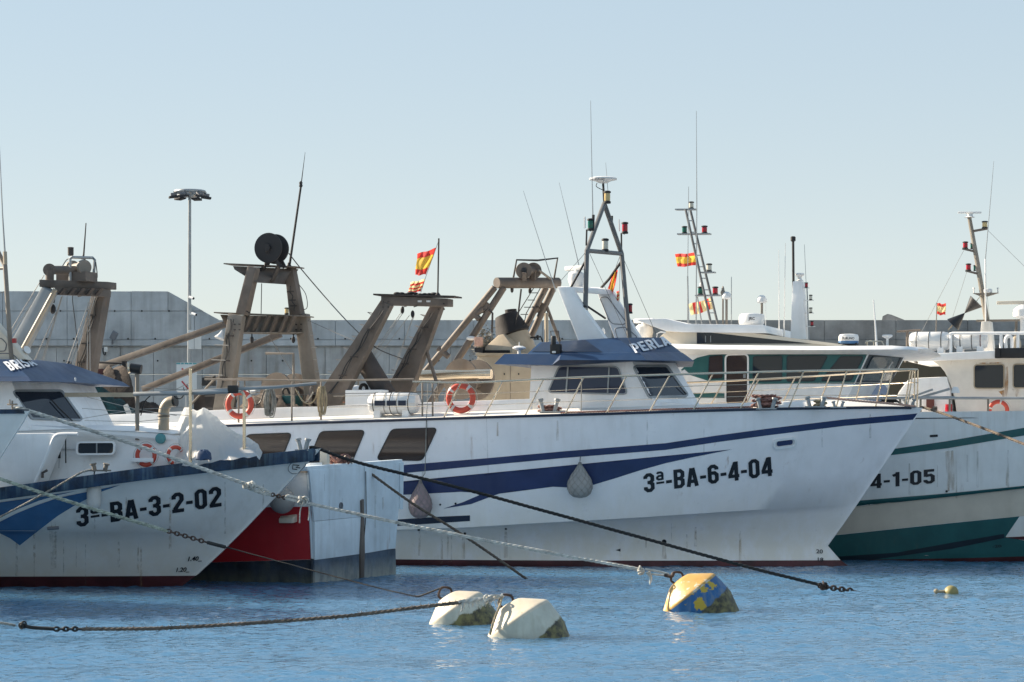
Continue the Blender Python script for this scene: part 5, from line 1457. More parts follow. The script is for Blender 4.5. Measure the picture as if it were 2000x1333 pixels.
decal(EH, [(1600, 986), (1668, 979), (1850, 964), (2000, 949), (2120, 938), (2120, 940), (2000, 952), (1850, 969), (1700, 985), (1660, 991), (1600, 996)], .03, 'thin_green_stripe', 'green', hull_e, 14, 3)
decal(EH, [(1560, 1000), (1660, 991), (1850, 970), (2000, 953), (2120, 942), (2120, 1000), (2000, 1008), (1990, 1009), (1850, 1022), (1640, 1044), (1560, 1052)], .005, 'cream_band', 'cream', hull_e)
decal(EH, [(1560, 1053), (1640, 1045), (1850, 1023), (1991, 1009), (1964, 1049), (1960, 1050), (2000, 1056), (2120, 1050), (2120, 1090), (2000, 1087), (1900, 1090), (1560, 1096)], .006, 'green_bottom_band', 'green', hull_e)
decal(EH, [(1560, 1092), (1750, 1080), (1860, 1060), (1961, 1043), (1962, 1051), (1860, 1072), (1700, 1094), (1560, 1100)], .010, 'dark_spray_rail', 'green_dk', hull_e)
decal(EH, [(1960, 1050), (2120, 1042), (2120, 1050), (2000, 1055)], .009, 'red_line', 'boot', hull_e)
numbers(EH, '4-1-05', (1700, 955), (1826, 944), (0, -28), 'letter', hull_e)
lettering(EH, '-20', (1938, 1070), (1956, 1069), (0, -5), 'letter', hull_e, name='draught_mark')
decal(EH, rounded([(1816, 850), (1832, 849), (1832, 853.5), (1816, 854.5)], 2), .012, 'fairlead', 'dkmetal', hull_e)
pp, n = EH.hit(1849, 960); M().lathe(pp, n, [(.03, 0), (.03, .03)], 10).out('scupper', 'black', hull_e)
def ae(px, py, y): return E.at(px, py, y)
def prism_e(pts, y0, y1, name, mat, parent, bevel=.02, smooth=20):
    return M().prism([ae(px, py, y0) for px, py in pts], (0, y1 - y0, 0)).out(name, mat, parent, bevel=bevel, smooth=smooth)
# main deckhouse
eh, ES = wheelhouse(E, green, (1180, 826), (1180, 690), (1632, 826), (1697, 690), (1697, 826), (1772, 690), -2.35, -2.35)
decal(ES, [(1330, 723), (1345, 709), (1362, 699), (1385, 693.5), (1420, 692), (1694, 692), (1668, 750), (1450, 750), (1385, 745), (1345, 732)], .006, 'green_band', 'green', eh)
decal(ES, [(1340, 768), (1400, 768), (1440, 770), (1440, 778), (1345, 778)], .006, 'green_stripe', 'green', eh)
window(ES, [(1386, 697), (1411, 695), (1411, 738), (1384, 740)], eh, r=3, fw=1.2, fmat='green_dk', gmat='glass_brown', name='cabin_window', proud=.02)
dr = window(ES, [(1419, 695), (1460, 694), (1460, 788), (1419, 790)], eh, r=7, fw=3, fmat='white', gmat='glass_brown', name='door', proud=.05)
M().box(ES.hit(1455, 735, .05)[0], (.06, .04, .10)).out('door_handle', 'galv', dr)
window(ES, [(1472, 697), (1527, 696), (1527, 744), (1471, 745)], eh, r=4, fw=1.2, fmat='green_dk', gmat='glass_dark', name='cabin_window', proud=.02)
window(ES, [(1538, 696), (1616, 696), (1590, 744), (1537, 745)], eh, r=4, fw=1.2, fmat='green_dk', gmat='glass_dark', name='cabin_window', proud=.02)
window(ES, [(1642, 697), (1686, 697), (1662, 744), (1604, 744)], eh, r=4, fw=1.2, fmat='green_dk', gmat='glass_dark', name='cabin_window', proud=.02)
decal(ES, [(1330, 726), (1337, 722), (1346, 730), (1340, 734)], .010, 'badge', 'letter_w', eh)
# glazed raked bridge front
decal(ES, [(1697.5, 692), (1767, 692), (1739, 750), (1670, 750)], .008, 'green_band', 'green_dk', eh, 8, 8)
window(ES, [(1704, 697), (1758, 697), (1736, 744), (1682, 744)], eh, r=3, fw=1.5, fmat='green_dk', gmat='windscreen', name='windscreen', proud=.03)
M().tube([ES.hit(1716, 743, .05)[0], ES.hit(1740, 706, .05)[0]], .02, 6).out('wiper', 'plastic', eh)
# roof with a deep soft edge
rf_ = M(); R_ = []
for px, yt, ym, yb, hw in ((1180, 670, 682, 692, 2.6), (1300, 671, 681, 691, 2.7), (1400, 674, 683, 692, 2.75), (1600, 676, 684, 692, 2.75), (1740, 675, 683, 692.5, 2.7), (1775, 677, 683, 690, 2.5), (1792, 681, 685, 688, 2.2)):
    t, md, b = ae(px, yt, -hw), ae(px, ym, -hw), ae(px - 4, yb, -hw + .25)
    R_.append([(md.x, -hw, md.z), (t.x, -hw + .12, t.z), (t.x, 0, t.z + .08), (t.x, hw - .12, t.z), (md.x, hw, md.z), (b.x, hw - .25, b.z), (b.x, -hw + .25, b.z)])
rf_.loft(R_)
er = rf_.out('roof', 'white', green, smooth=50)
# flybridge
fb = prism_e([(1270, 676), (1302, 646), (1360, 646), (1400, 648), (1640, 673), (1640, 680), (1270, 680)], -1.7, 1.7, 'flybridge', 'cream', green)
prism_e([(1361, 650), (1392, 650), (1596, 671.5), (1361, 671.5)], -1.72, -1.69, 'flybridge_window', 'glass_dark', fb, 0)
for px in (1378, 1388): M().beam(ae(px, 656, -1.73), ae(px, 669, -1.73), .02, .02).out('mullion', 'galv', fb)
prism_e([(1384, 649.5), (1400, 646), (1480, 652), (1645, 673), (1640, 677), (1596, 672.5)], -1.75, 1.75, 'flybridge_visor', 'cream', fb, 0)
fr2 = M().loft([[ae(1238, 624, -1.9), ae(1300, 622.5, -1.9), ae(1343, 633, -1.9), ae(1492, 635, -1.9), ae(1498, 651, -1.9), ae(1330, 649, -1.9), ae(1300, 647, -1.9)],
                [ae(1238, 624, -1.9) + Vector((0, 3.8, 0)), ae(1300, 622.5, -1.9) + Vector((0, 3.8, 0)), ae(1343, 633, -1.9) + Vector((0, 3.8, 0)), ae(1492, 635, -1.9) + Vector((0, 3.8, 0)), ae(1498, 651, -1.9) + Vector((0, 3.8, 0)), ae(1330, 649, -1.9) + Vector((0, 3.8, 0)), ae(1300, 647, -1.9) + Vector((0, 3.8, 0))]]).out('flybridge_roof', 'white', green, bevel=.03)
M().tube([ae(1284, 690, -2.1), ae(1283, 652, -2.1), ae(1290, 649, -2.1), ae(1300, 650, -2.1)], .02, 6).out('grab_rail', 'plastic', green)
rd = radar(E, green, 1258, 622, -1.0, 48, 36, 32, 'open array radar on the left end')
M().cyl(ae(1258, 664, -1.0), ae(1258, 690, -1.0), .12, n=12).out('radar_stand', 'plastic', rd)
# roof mast
mt = M().tube([ae(1339, 409, -.2), ae(1389, 634, -.2)], .035, 8).tube([ae(1348, 409, .3), ae(1402, 634, .3)], .035, 8).out('lattice_mast', 'mast_grey', green)
for i in range(9):
    f = .1 + i * .1
    M().tube([ae(1339 + 50 * f, 409 + 225 * f, -.2), ae(1348 + 54 * f, 409 + 225 * f, .3)], .016, 6).out('mast_rung', 'galv', mt)
for x0, x1, y in ((1320, 1360, 410), (1324, 1388, 458), (1370, 1397, 533), (1359, 1408, 578)):
    M().beam(ae(x0, y, 0), ae(x1, y - .5, 0), .22, .035).out('lamp_platform', 'galv', mt)
nav_light(E, mt, 1350, 409, 0, 11, 15, 'clear_lens')
nav_light(E, mt, 1337, 457, 0, 11, 15, 'green_lens')
nav_light(E, mt, 1376, 457, 0, 12, 16, 'red_lens')
nav_light(E, mt, 1385, 532, 0, 12, 17, 'clear_lens')
nav_light(E, mt, 1397, 577, 0, 12, 17, 'red_lens')
nav_light(E, mt, 1368, 577, .2, 11, 17, 'green_lens')
M().lathe(ae(1370, 560, .1), (0, 0, 1), [(.04, 0), (.06, .05), (.05, .09), (.02, .11)], 10).out('searchlight', 'plastic', mt)
whip(E, mt, [(1343, 634), (1343, 560), (1345, 365)], -.5, .016, 'galv', .008)
whip(E, mt, [(1359.5, 634), (1361, 400), (1360, 217)], -.4, .020, 'galv', .007)
M().tube([ae(1345, 634, -.5), ae(1343, 540, -.5)], .022, 6).tube([ae(1371, 634, 0), ae(1362, 580, 0)], .02, 6).out('mast_brace', 'galv', mt)
def dome(px, py, r, pole_to, y, name='satellite_dome'):
    p = ae(px, py, y); k = 1 / E.scale(p)
    o = M().lathe(p - Vector((0, 0, r * k * .75)), (0, 0, 1), [(r * .75 * k, 0), (r * k, r * .25 * k), (r * k, r * .6 * k), (r * .8 * k, r * 1.2 * k), (r * .45 * k, r * 1.5 * k), (.01, r * 1.6 * k)], 20).out(name, 'plastic', green, smooth=60)
    M().tube([p - Vector((0, 0, r * k * .7)), ae(px, pole_to, y)], .035, 8).out('dome_pole', 'gantry_lt', o)
    return o
dome(1419, 578, 9.5, 640, -.2)
dome(1488, 585, 10, 640, .2)
M().tube([ae(1412, 640, -.2), ae(1412, 577, -.2)], .025, 8).ball(ae(1412, 572, -.2), .07, (1, 1, 1.2), 10, 8).lathe(ae(1412, 566, -.2), (0, 0, 1), [(.05, 0), (.03, .05), (.01, .10)], 8).out('antenna_pole', 'gantry_lt', green)
def raydrum(px0, px1, yt, yb, y, name, word, base='plastic', wc='letter'):
    a, b = ae(px0, yb, y), ae(px1, yb, y); c = (a + b) / 2; r = (b - a).length / 2; h = ae(px0, yt, y).z - a.z
    m = M().lathe(c, (0, 0, 1), [(r * .86, 0), (r * .97, h * .1), (r, h * .35), (r * .99, h * .75), (r * .9, h * .94), (r * .6, h)], 32)
    o = m.out(name, 'plastic', green, smooth=50)
    lettering(Surf(E, m), word, (px0 + (px1 - px0) * (.2 if len(word) > 4 else .38), yt + (yb - yt) * .55), (px0 + (px1 - px0) * (.78 if len(word) > 4 else .62), yt + (yb - yt) * .55), (0, -(yb - yt) * .24), wc, o, off=.006)
    if base != 'plastic':
        M().lathe(c - Vector((0, 0, .0)), (0, 0, 1), [(r * .9, -.004), (r * 1.004, h * .1), (r * 1.006, h * .28)], 32, cap=False).out('blue_band', base, o)
    return o
raydrum(1443, 1493, 613, 635, -.5, 'radar_drum', 'JRC')
raydrum(1638, 1677, 653, 672, -.6, 'radar_drum', 'FURUNO', 'mid_blue')
M().box(ae(1657, 675, -.6), (.5, .3, .12)).out('radar_foot', 'dkmetal', green)
whip(E, green, [(1428.5, 640), (1428.5, 560), (1428.5, 541)], 0, .014, 'galv', .010)
whip(E, green, [(1522, 664), (1521.5, 600), (1521, 488)], .4, .022, 'plastic', .008)
whip(E, green, [(1531, 666), (1532, 600), (1534, 475)], 0, .024, 'plastic', .008)
whip(E, green, [(1712, 676), (1710, 640), (1706, 586)], .2, .035, 'plastic', .018)
whip(E, green, [(1496, 655), (1495.5, 620), (1495, 590)], -1, .012, 'plastic', .008)
k = 1 / E.scale(ae(1563, 610, 0))
tw = M().loft([[ae(1547, 664, 0) + Vector((0, d, 0)) for d in (-.25, .25)] + [ae(1578, 664, 0) + Vector((0, d, 0)) for d in (.25, -.25)], [ae(1551, 551, 0) + Vector((0, d, 0)) for d in (-.2, .2)] + [ae(1569, 550, 0) + Vector((0, d, 0)) for d in (.2, -.2)]]).out('mast_column', 'white', green, bevel=.02)
M().tube([ae(1550.5, 660, -.1), ae(1549, 470, -.1)], .035, 8).lathe(ae(1549, 472, -.1), (0, 0, 1), [(.05, 0), (.07, .02), (.07, .12), (.04, .14)], 12).out('top_light_pole', 'dkmetal', tw)
M().lathe(ae(1562, 549, 0), (0, 0, 1), [(.10, 0), (.05, .05), (.06, .10), (.12, .15), (.13, .19), (.10, .21)], 16).out('satellite_antenna', 'plastic', tw)
lp_ = M().tube([ae(1580, 664, -.1), ae(1576, 560, -.1)], .02, 6).out('lantern_pole', 'galv', tw)
whip(E, tw, [(1574.5, 555), (1571, 478)], -.1, .008, 'galv', .006)
for px, py, ln in ((1575, 563, 'red_lens'), (1583.5, 587, 'clear_lens'), (1583.5, 612, 'clear_lens'), (1586, 638, 'red_lens')):
    nav_light(E, tw, px, py, -.1, 7, 11, ln)
    M().beam(ae(px - 14, py, -.1), ae(px + 6, py, -.1), .06, .02).out('lamp_bracket', 'plastic', tw)
p = ae(1733, 676, -.3); M().cyl(p, p + Vector((0, 0, .22)), .035, n=10).lathe(p + Vector((0, 0, .2)), (0, 0, 1), [(.05, 0), (.14, .05), (.145, .08), (.12, .10)], 18).out('satellite_antenna', 'plastic', green)
M().torus(ae(1700, 672, -.6), (0, -1, 0), .09, .014, n=16, m=6).tube([ae(1690, 672, -.6), ae(1692, 667, -.6), ae(1722, 667, -.6), ae(1726, 674, -.6)], .02, 6).out('roof_rail', 'steel', green)
M().ball(ae(1600, 672, -.4), .06, (1, 1, .7), 10, 6).out('vent', 'plastic', green)
# foredeck rail and windlass
rl = M().tube([ae(1690, 778, -2.9), ae(1800, 778, -2.95), ae(2100, 778, -2.9)], .035, 10).out('foredeck_rail', 'galv', green)
for px in (1714, 1758, 1798, 1855, 1930, 2010):
    T_ = ae(px, 778, -2.93); B_ = Vector((T_.x, T_.y, ez(T_.x) - .12)); M().tube([B_, T_], .028, 8).out('rail_post', 'gantry_lt', rl)
wl = M().cyl(ae(1712, 770, -.9), ae(1712, 770, .5), .32, n=20).out('windlass_cover', paint('pale_blue_cover', (.42, .50, .68), .6, .08), green)
wc_ = M(); random.seed(4)
for i in range(12):
    a, b = ae(1712 + random.uniform(0, 40), 768 + random.uniform(0, 28), -1.3), ae(1722 + random.uniform(0, 50), 772 + random.uniform(0, 26), -1.0)
    wc_.tube([a, b], random.uniform(.015, .035), 6)
wc_.out('windlass_gear', 'dkmetal', wl)
bm_ = M().beam(ae(1780, 776.5, -2.0), ae(1864, 776, -2.2), .10, .05).beam(ae(1780, 776, -1.9), ae(1822, 761, -1.9), .05, .05).beam(ae(1800, 776, -1.8), ae(1855, 760, -1.8), .06, .06).out('anchor_davit', 'galv', green)
t = ae(1866, 768, -2.1)
M().lathe(t, (0, 0, 1), [(.12, 0), (.115, .02), (.09, .12), (.06, .15), (.05, .16)], 14).out('searchlight_hood', 'plastic', green)

# its after gantry of paired tubes, funnel and casing
y4, y5 = -1.0, .9
def Q(px, py, f): return ae(px, py, y4 + (y5 - y4) * f)
k = 1 / E.scale(Q(1030, 600, .5))
g4 = M().cyl(Q(970, 553, 0), Q(1090, 553, 1), .155, n=18).out('tube_gantry', 'gantry', green)
for a, b, f in (((770, 800), (966, 562), 0), ((832, 800), (984, 562), .05), ((985, 720), (1066, 562), .9), ((1003, 730), (1081, 562), 1)):
    M().tube([Q(*a, f), Q(*b, f)], .095, 12).out('leg', 'gantry', g4)
for a, b, f in (((856, 681), (876, 697), 0), ((922, 618), (944, 604), 0), ((936, 624), (925, 612), 0), ((1040, 612), (1052, 601), .95)):
    M().tube([Q(*a, f), Q(*b, f)], .085, 10).out('cross_tube', 'gantry', g4)
M().prism([Q(934, 606, 0), Q(950, 590, 0), Q(958, 596, 0), Q(942, 612, 0)], (0, .1, 0)).out('gusset', 'gantry', g4)
M().prism([Q(1043, 608, .95), Q(1056, 590, .95), Q(1064, 596, .95), Q(1052, 612, .95)], (0, .1, 0)).out('gusset', 'gantry', g4)
M().tube([Q(1068, 600, 1), Q(1093, 667, 1.1), Q(1095, 720, 1.1)], .05, 8).tube([Q(1064, 602, 1), Q(1070, 599, 1)], .05, 8).out('side_brace', 'gantry', g4)
M().tube([Q(955, 605, 0), Q(962, 612, 0), Q(961, 650, 0)], .03, 8).out('pipe', 'gantry_dk', g4)
M().tube([Q(1002, 547, .3), Q(1009, 508, .3), Q(1050, 509, .5), Q(1089, 504.5, .8), Q(1082, 545, .8)], .028, 8).out('guard_frame', 'dkmetal', g4)
for px, mt_, f, nm in ((1023, 'gantry', .3, 'line_drum'), (1042, 'gantry', .55, 'line_drum')):
    c = Q(px, 529, f); dd = M().lathe(c, (.35, -1, 0), [(15.5 * k, -.04), (16 * k, 0), (15.5 * k, .03), (7 * k, .04)], 28).out(nm, mt_, g4)
    M().lathe(c, (.35, -1, 0), [(6 * k, .03), (5 * k, .10), (2 * k, .12)], 14).out('hub', 'dkmetal', dd)
M().tube([Q(1023, 529, .3), Q(1042, 529, .55)], .12, 12).beam(Q(1024, 548, .3), Q(1024, 532, .25), .12, .12).beam(Q(1042, 548, .5), Q(1042, 532, .5), .12, .12).out('drum_stand', 'gantry', g4)
M().tube([Q(1052, 528, .5), Q(1075, 545, .8)], .035, 8).out('drum_arm', 'gantry_lt', g4)
ld = M().tube([Q(1043, 562, .6), Q(1012, 612, .5), Q(1005, 640, .5)], .014, 6).tube([Q(1056, 562, .7), Q(1028, 612, .6), Q(1022, 640, .6)], .014, 6)
for i in range(5):
    f = .15 + i * .2; ld.tube([Q(1043 - 35 * f, 562 + 70 * f, .55), Q(1056 - 33 * f, 562 + 70 * f, .65)], .012, 6)
ld.tube([Q(1018, 565, .4), Q(1012, 615, .4)], .028, 6)
ld.out('ladder', 'dkmetal', g4)
M().cyl(ae(1067, 690, 0), ae(1067, 612, 0), .06, n=10).out('vent_pole', 'tan', green)
cs = M().prism([ae(px, py, -1.2) for px, py in ((932, 693), (1040, 693), (1040, 815), (932, 815))], (0, 2.0, 0)).out('engine_casing', 'tan', green, bevel=.03)
M().prism([ae(px, py, -1.24) for px, py in ((929, 690), (1043, 690), (1043, 695), (929, 695))], (0, 2.1, 0)).out('casing_lid', 'tan', cs)
M().box(ae(997, 740, -1.205), (.012, .01, 1.4)).out('seam', 'gantry', cs)
for px in (985, 1013): M().box(ae(px, 731, -1.21), (.03, .02, .05)).out('latch', 'dkmetal', cs)
c0 = [ae(940, 691, -1.0), ae(1000, 691, -1.0), ae(1000, 691, -1.0) + Vector((0, 1.5, 0)), ae(940, 691, -1.0) + Vector((0, 1.5, 0))]
c1 = [ae(950, 676, -.9), ae(1000, 676, -.9), ae(1000, 676, -.9) + Vector((0, 1.3, 0)), ae(950, 676, -.9) + Vector((0, 1.3, 0))]
c2 = [ae(973, 655, -.5), ae(983, 653, -.5), ae(983, 653, -.5) + Vector((0, .5, 0)), ae(973, 655, -.5) + Vector((0, .5, 0))]
M().loft([c0, c1, c2]).out('cowl', 'tan', cs, bevel=.02)
M().beam(ae(942, 690, -1.03), ae(996, 690, -1.03), .03, .16).out('cowl_soot', 'soot', cs)
fu = M().lathe(ae(1018, 700, .3), (-.37, 0, 1), [(.52, 0), (.50, .35), (.44, .72)], 24).out('funnel', 'tan', green)
p = ae(1018, 700, .3) + Vector((-.37, 0, 1)).normalized() * .72
M().lathe(p - Vector((-.37, 0, 1)).normalized() * .02, (-.37, 0, 1), [(.45, 0), (.50, .04), (.42, .34), (.33, .62), (.30, .63)], 24).lathe(p + Vector((-.37, 0, 1)).normalized() * .45 + Vector((.12, 0, 0)), (-.1, 0, 1), [(.17, 0), (.17, .30)], 16).out('funnel_top', 'soot', fu)
M().box(ae(935, 668, -1.1), (.2, .2, .26)).out('control_box', 'rope_pink', green, bevel=.01)
MT['rope_pink']
M().box(ae(937, 684, -1.1), (.24, .2, .14)).out('fan_box', 'black', green)
M().ball(ae(920, 661, -1.0), .09, (1.6, 1, .7), 12, 8).tube([ae(926, 660, -1.0), ae(930, 690, -1.0)], .02, 6).out('deck_lamp', 'plastic', green)
M().tube([ae(1036, 660, .2), ae(1056, 658, .2), ae(1060, 668, .2)], .025, 8).tube([ae(1050, 664, .2), ae(1050, 655, .2)], .035, 8).out('pipe_valve', 'dkmetal', green)
p = ae(1178, 652, -1); M().cyl(ae(1178, 668, -1.0), p, .05, n=10).lathe(p, (0, 0, 1), [(.05, 0), (.06, .02), (.045, .10), (.02, .16)], 12).out('gps_antenna', 'plastic', green)

# ================================================================ RUST-STREAKED WHITE BOAT, furthest right
Wf = Frame((21.6, 68.9), 18)
def aw(px, py, y): return Wf.at(px, py, y)
STEM_W = [(2560, 800), (2500, 900), (2440, 1000), (2400, 1060), (2380, 1075), (2370, 1095)]
wz = sheer_fn(Wf, [(1400, 818), (1800, 812), (2100, 806), (2560, 798)], 3.0, 10, 2.2, STEM_W)
rows = [(lambda x: -.6, 2.0, 11, 1.7), (lambda x: -.02, 2.7, 11, 1.85), (lambda x: .15, 2.75, 11, 1.9), (lambda x: 1.6, 2.9, 10.5, 2.0), (wz, 3.0, 10, 2.2)]
hm, hgW, hxW = hull(Wf, STEM_W, rows, -18, .15)
rusty = thing(Wf, 'fishing_trawler', 'rust-streaked white trawler with a square-windowed wheelhouse at the right edge', 'fishing boat', (-7, 0, 0), 'trawlers moored side by side')
hm.out('hull', ['rusty_white', 'boot'], rusty, smooth=28)
m = M(); R_ = []
for i in range(20):
    x = hxW(wz(2)) - .05 - i / 19 * 19; b = half(hgW[-1], x); R_.append([(x, -b + .05, wz(x) - .1), (x, b - .05, wz(x) - .1)])
m.loft(R_, caps=False, closed=False); m.out('deck', 'deck_white', rusty)
wm = M().prism([aw(px, py, -1.9) for px, py in [(2200, 825), (1870, 825), (1866, 790), (1862, 770), (1858, 758), (1852, 742), (1846, 728), (1837, 717), (1828, 710), (1822, 706), (2200, 690)]], (0, 3.8, 0))
ww = wm.out('wheelhouse', 'rusty_white', rusty, bevel=.02, smooth=15)
WW = Surf(Wf, wm)
M().loft([[aw(px, py, -2.2) for px, py in ((1766, 694), (2210, 671), (2210, 691), (1774, 707))], [aw(px, py, -2.2) + Vector((0, 4.4, 0)) for px, py in ((1766, 694), (2210, 671), (2210, 691), (1774, 707))]]).out('roof', 'white', rusty, bevel=.025)
for q in ([(1904, 714), (1960, 713), (1960, 758), (1904, 758)], [(1980, 713), (2040, 712), (2040, 757), (1980, 757)]):
    o = window(WW, q, ww, r=5, fw=2.2, fmat='tan', gmat='glass_dark', name='wheelhouse_window', proud=.04)
ru = paint('orange_rust_run', (.42, .25, .10), .7, .35, .3, (.5, .42, .3), scale=3); MT['rustrun'] = ru
decal(WW, [(1964, 718), (1968, 716), (1970, 745), (1968, 768), (1962, 790), (1957, 772), (1950, 765), (1962, 762)], .005, 'rust_streak', 'run_orange', ww)
decal(WW, [(1976, 760), (1992, 760), (1986, 778), (1982, 770)], .005, 'rust_streak', 'run_orange', ww)
decal(WW, [(1907, 709), (1958, 708), (1958, 710), (1907, 711)], .005, 'rust_streak', 'run_orange', ww)
cb = M().prism([aw(px, py, -2.0) for px, py in ((1740, 825), (1744, 790), (1756, 765), (1772, 744), (1784, 739), (1849, 736), (1856, 762), (1860, 825))], (0, 3.2, 0)).out('forward_cabin', 'white', rusty, bevel=.04, smooth=25)
decal_s = None
M().cyl(aw(1853, 812, -2.3), aw(1853, 790, -2.3), .11, .10, 14).out('mast_foot', 'red_lens', rusty)
M().box(aw(1817, 790, -2.1), (.22, .1, .32)).out('opening', 'rustred', rusty)
M().cyl(aw(1822, 800, -2.3), aw(1830, 800, -2.3), .09, n=14).out('roller', 'dkmetal', rusty)
rl = M().tube([aw(1854, 653.5, -1.9), aw(1860, 651.5, -1.9), aw(2100, 651, -1.9)], .045, 10).out('roof_rail', 'white', rusty)
for px in (1857, 1940 + 15, 1988): M().tube([aw(px, 690, -1.9), aw(px, 652, -1.9)], .045, 10).out('rail_post', 'white', rl)
M().tube(pline([aw(1966, 688, -1.7), aw(1964, 665, -1.7), aw(1969, 657, -1.7), aw(1976, 662, -1.7), aw(1976, 688, -1.7)], 5), .05, 10).out('vent_bend', 'white', rusty)
M().ball(aw(1984, 674, -1.2), .26, (.6, .6, 1), 12, 8).out('canvas_cover', 'tan', rusty)
wlx = M().box(aw(1976, 690, -2.26), (.95, .1, .29)).out('floodlight', 'black', rusty, bevel=.015)
M().box(aw(1950, 689, -2.33), (.10, .05, .26)).out('lamp_end', 'dkmetal', wlx)
# its mast
col = M().prism([aw(px, py, -.25) for px, py in ((1911, 690), (1917, 628), (1935, 628), (1941, 690))], (0, .5, 0)).out('mast_column', 'rusty_white', rusty, bevel=.02)
ms = M().tube([aw(1928, 632, 0), aw(1910, 520, 0), aw(1893, 424, 0)], .085, 10, False, .06).out('mast', 'mast_tan', rusty)
M().beam(aw(1907, 627, -.1), aw(2060, 625, -.1), .08, .06).out('cross_yard', 'gantry_lt', ms)
o = M().beam(aw(1871, 415.5, 0), aw(1917, 415.5, 0), .10, .055).out('radar_scanner', 'plastic', ms, bevel=.02)
M().lathe(aw(1894, 425, 0), (0, 0, 1), [(.16, 0), (.10, .03), (.09, .10), (.14, .13)], 14).out('radar_base', 'plastic', o)
for x0, y0, x1, y1 in ((1900, 452, 1928, 447), (1905, 492, 1880, 486), (1909, 535, 1886, 529)):
    M().beam(aw(x0, y0, 0), aw(x1, y1, 0), .12, .06).out('lamp_bracket', 'gantry', ms)
nav_light(Wf, ms, 1923.5, 447, 0, 12, 15, 'amber_lens'); nav_light(Wf, ms, 1885.5, 487, 0, 11, 15, 'red_lens'); nav_light(Wf, ms, 1891.5, 530, 0, 11, 15, 'red_lens')
nav_light(Wf, ms, 1897.5, 487, .3, 5, 12, 'green_lens'); nav_light(Wf, ms, 1903.5, 530, .3, 5, 12, 'green_lens')
M().prism([aw(1899, 573, -.1), aw(1950, 572, -.1), aw(1928, 579, -.1), aw(1914, 579, -.1)], (0, .2, 0)).out('spreader', 'gantry_lt', ms)
p = aw(1929, 573, 0); M().lathe(p, (0, 0, 1), [(.12, 0), (.135, .02), (.135, .10), (.11, .125)], 18).out('radio_dome', 'plastic', ms)
for px in (1902, 1949):
    p = aw(px, 574, 0); M().cyl(p, p + Vector((0, 0, .14)), .018, n=8).lathe(p + Vector((0, 0, .13)), (0, 0, 1), [(.02, 0), (.035, .02), (.03, .05)], 10).out('stub_antenna', 'plastic', ms)
whip(Wf, ms, [(1924.5, 508), (1933, 410), (1941, 315)], -.2, .014, 'galv', .006)
M().tube([aw(1925.5, 690, -.2), aw(1924.5, 506, -.2)], .024, 8).out('antenna_pole', 'plastic', ms)
M().tube([aw(1929, 450, 0), aw(2010, 530, 0)], .006, 5).tube([aw(1882, 490, 0), aw(1800, 648, -1)], .006, 5).tube([aw(1888, 532, 0), aw(1860, 622, -.6)], .006, 5).tube([aw(1928, 575, 0), aw(1933, 628, -.2)], .006, 5).out('stay_wire', 'wire_lt', ms)
rd = M().beam(aw(1947, 592, -.6), aw(2050, 590, -.6), .12, .10).out('radar_scanner', 'cream', rusty, bevel=.02)
p = aw(1997, 622, -.6); M().lathe(p, (0, 0, 1), [(.16, 0), (.27, .05), (.28, .25), (.2, .32), (.08, .40)], 20).cyl(aw(1997, 650, -.6), p, .07, n=10).out('radar_base', 'plastic', rd)
M().tube([aw(1984, 690, -.6), aw(1985, 628, -.6)], .04, 8).out('radar_stand', 'gantry_lt', rd)
M().tube([aw(1752, 648, -1.2), aw(1798, 645, -1.2)], .03, 6).tube([aw(1772, 692, -1.2), aw(1772, 647, -1.2)], .04, 8).out('boom', 'gantry', rusty)
t_ = M().tube([aw(1768, 708, -2.0), aw(1768, 690, -2.0), aw(1800, 686, -2.0)], .03, 6).tube([aw(1785, 706, -2.1), aw(1792, 709, -2.2)], .03, 6).out('bracket', 'gantry_lt', rusty)
# ================================================================ THINGS THAT REST, HANG OR FLOAT
GB = 'lifebuoys on the boats'
lifebuoy(P, 900, 778, -2.75, 30, 'lifebuoy', 'orange lifebuoy with white bands tied to the steel rail amidships of the navy-striped trawler', GB, yawn=(.08, -1, 0), tilt=.1)
lifebuoy(P, 468, 790, -2.95, 29, 'lifebuoy', 'orange lifebuoy on the tan after rail above the white tarpaulin', GB, yawn=(.12, -1, 0), tilt=-.15)
lifebuoy(Wf, 1950, 802, -2.4, 21, 'lifebuoy', 'faded red and white lifebuoy half hidden behind the green boat bulwark', GB, tilt=.5)

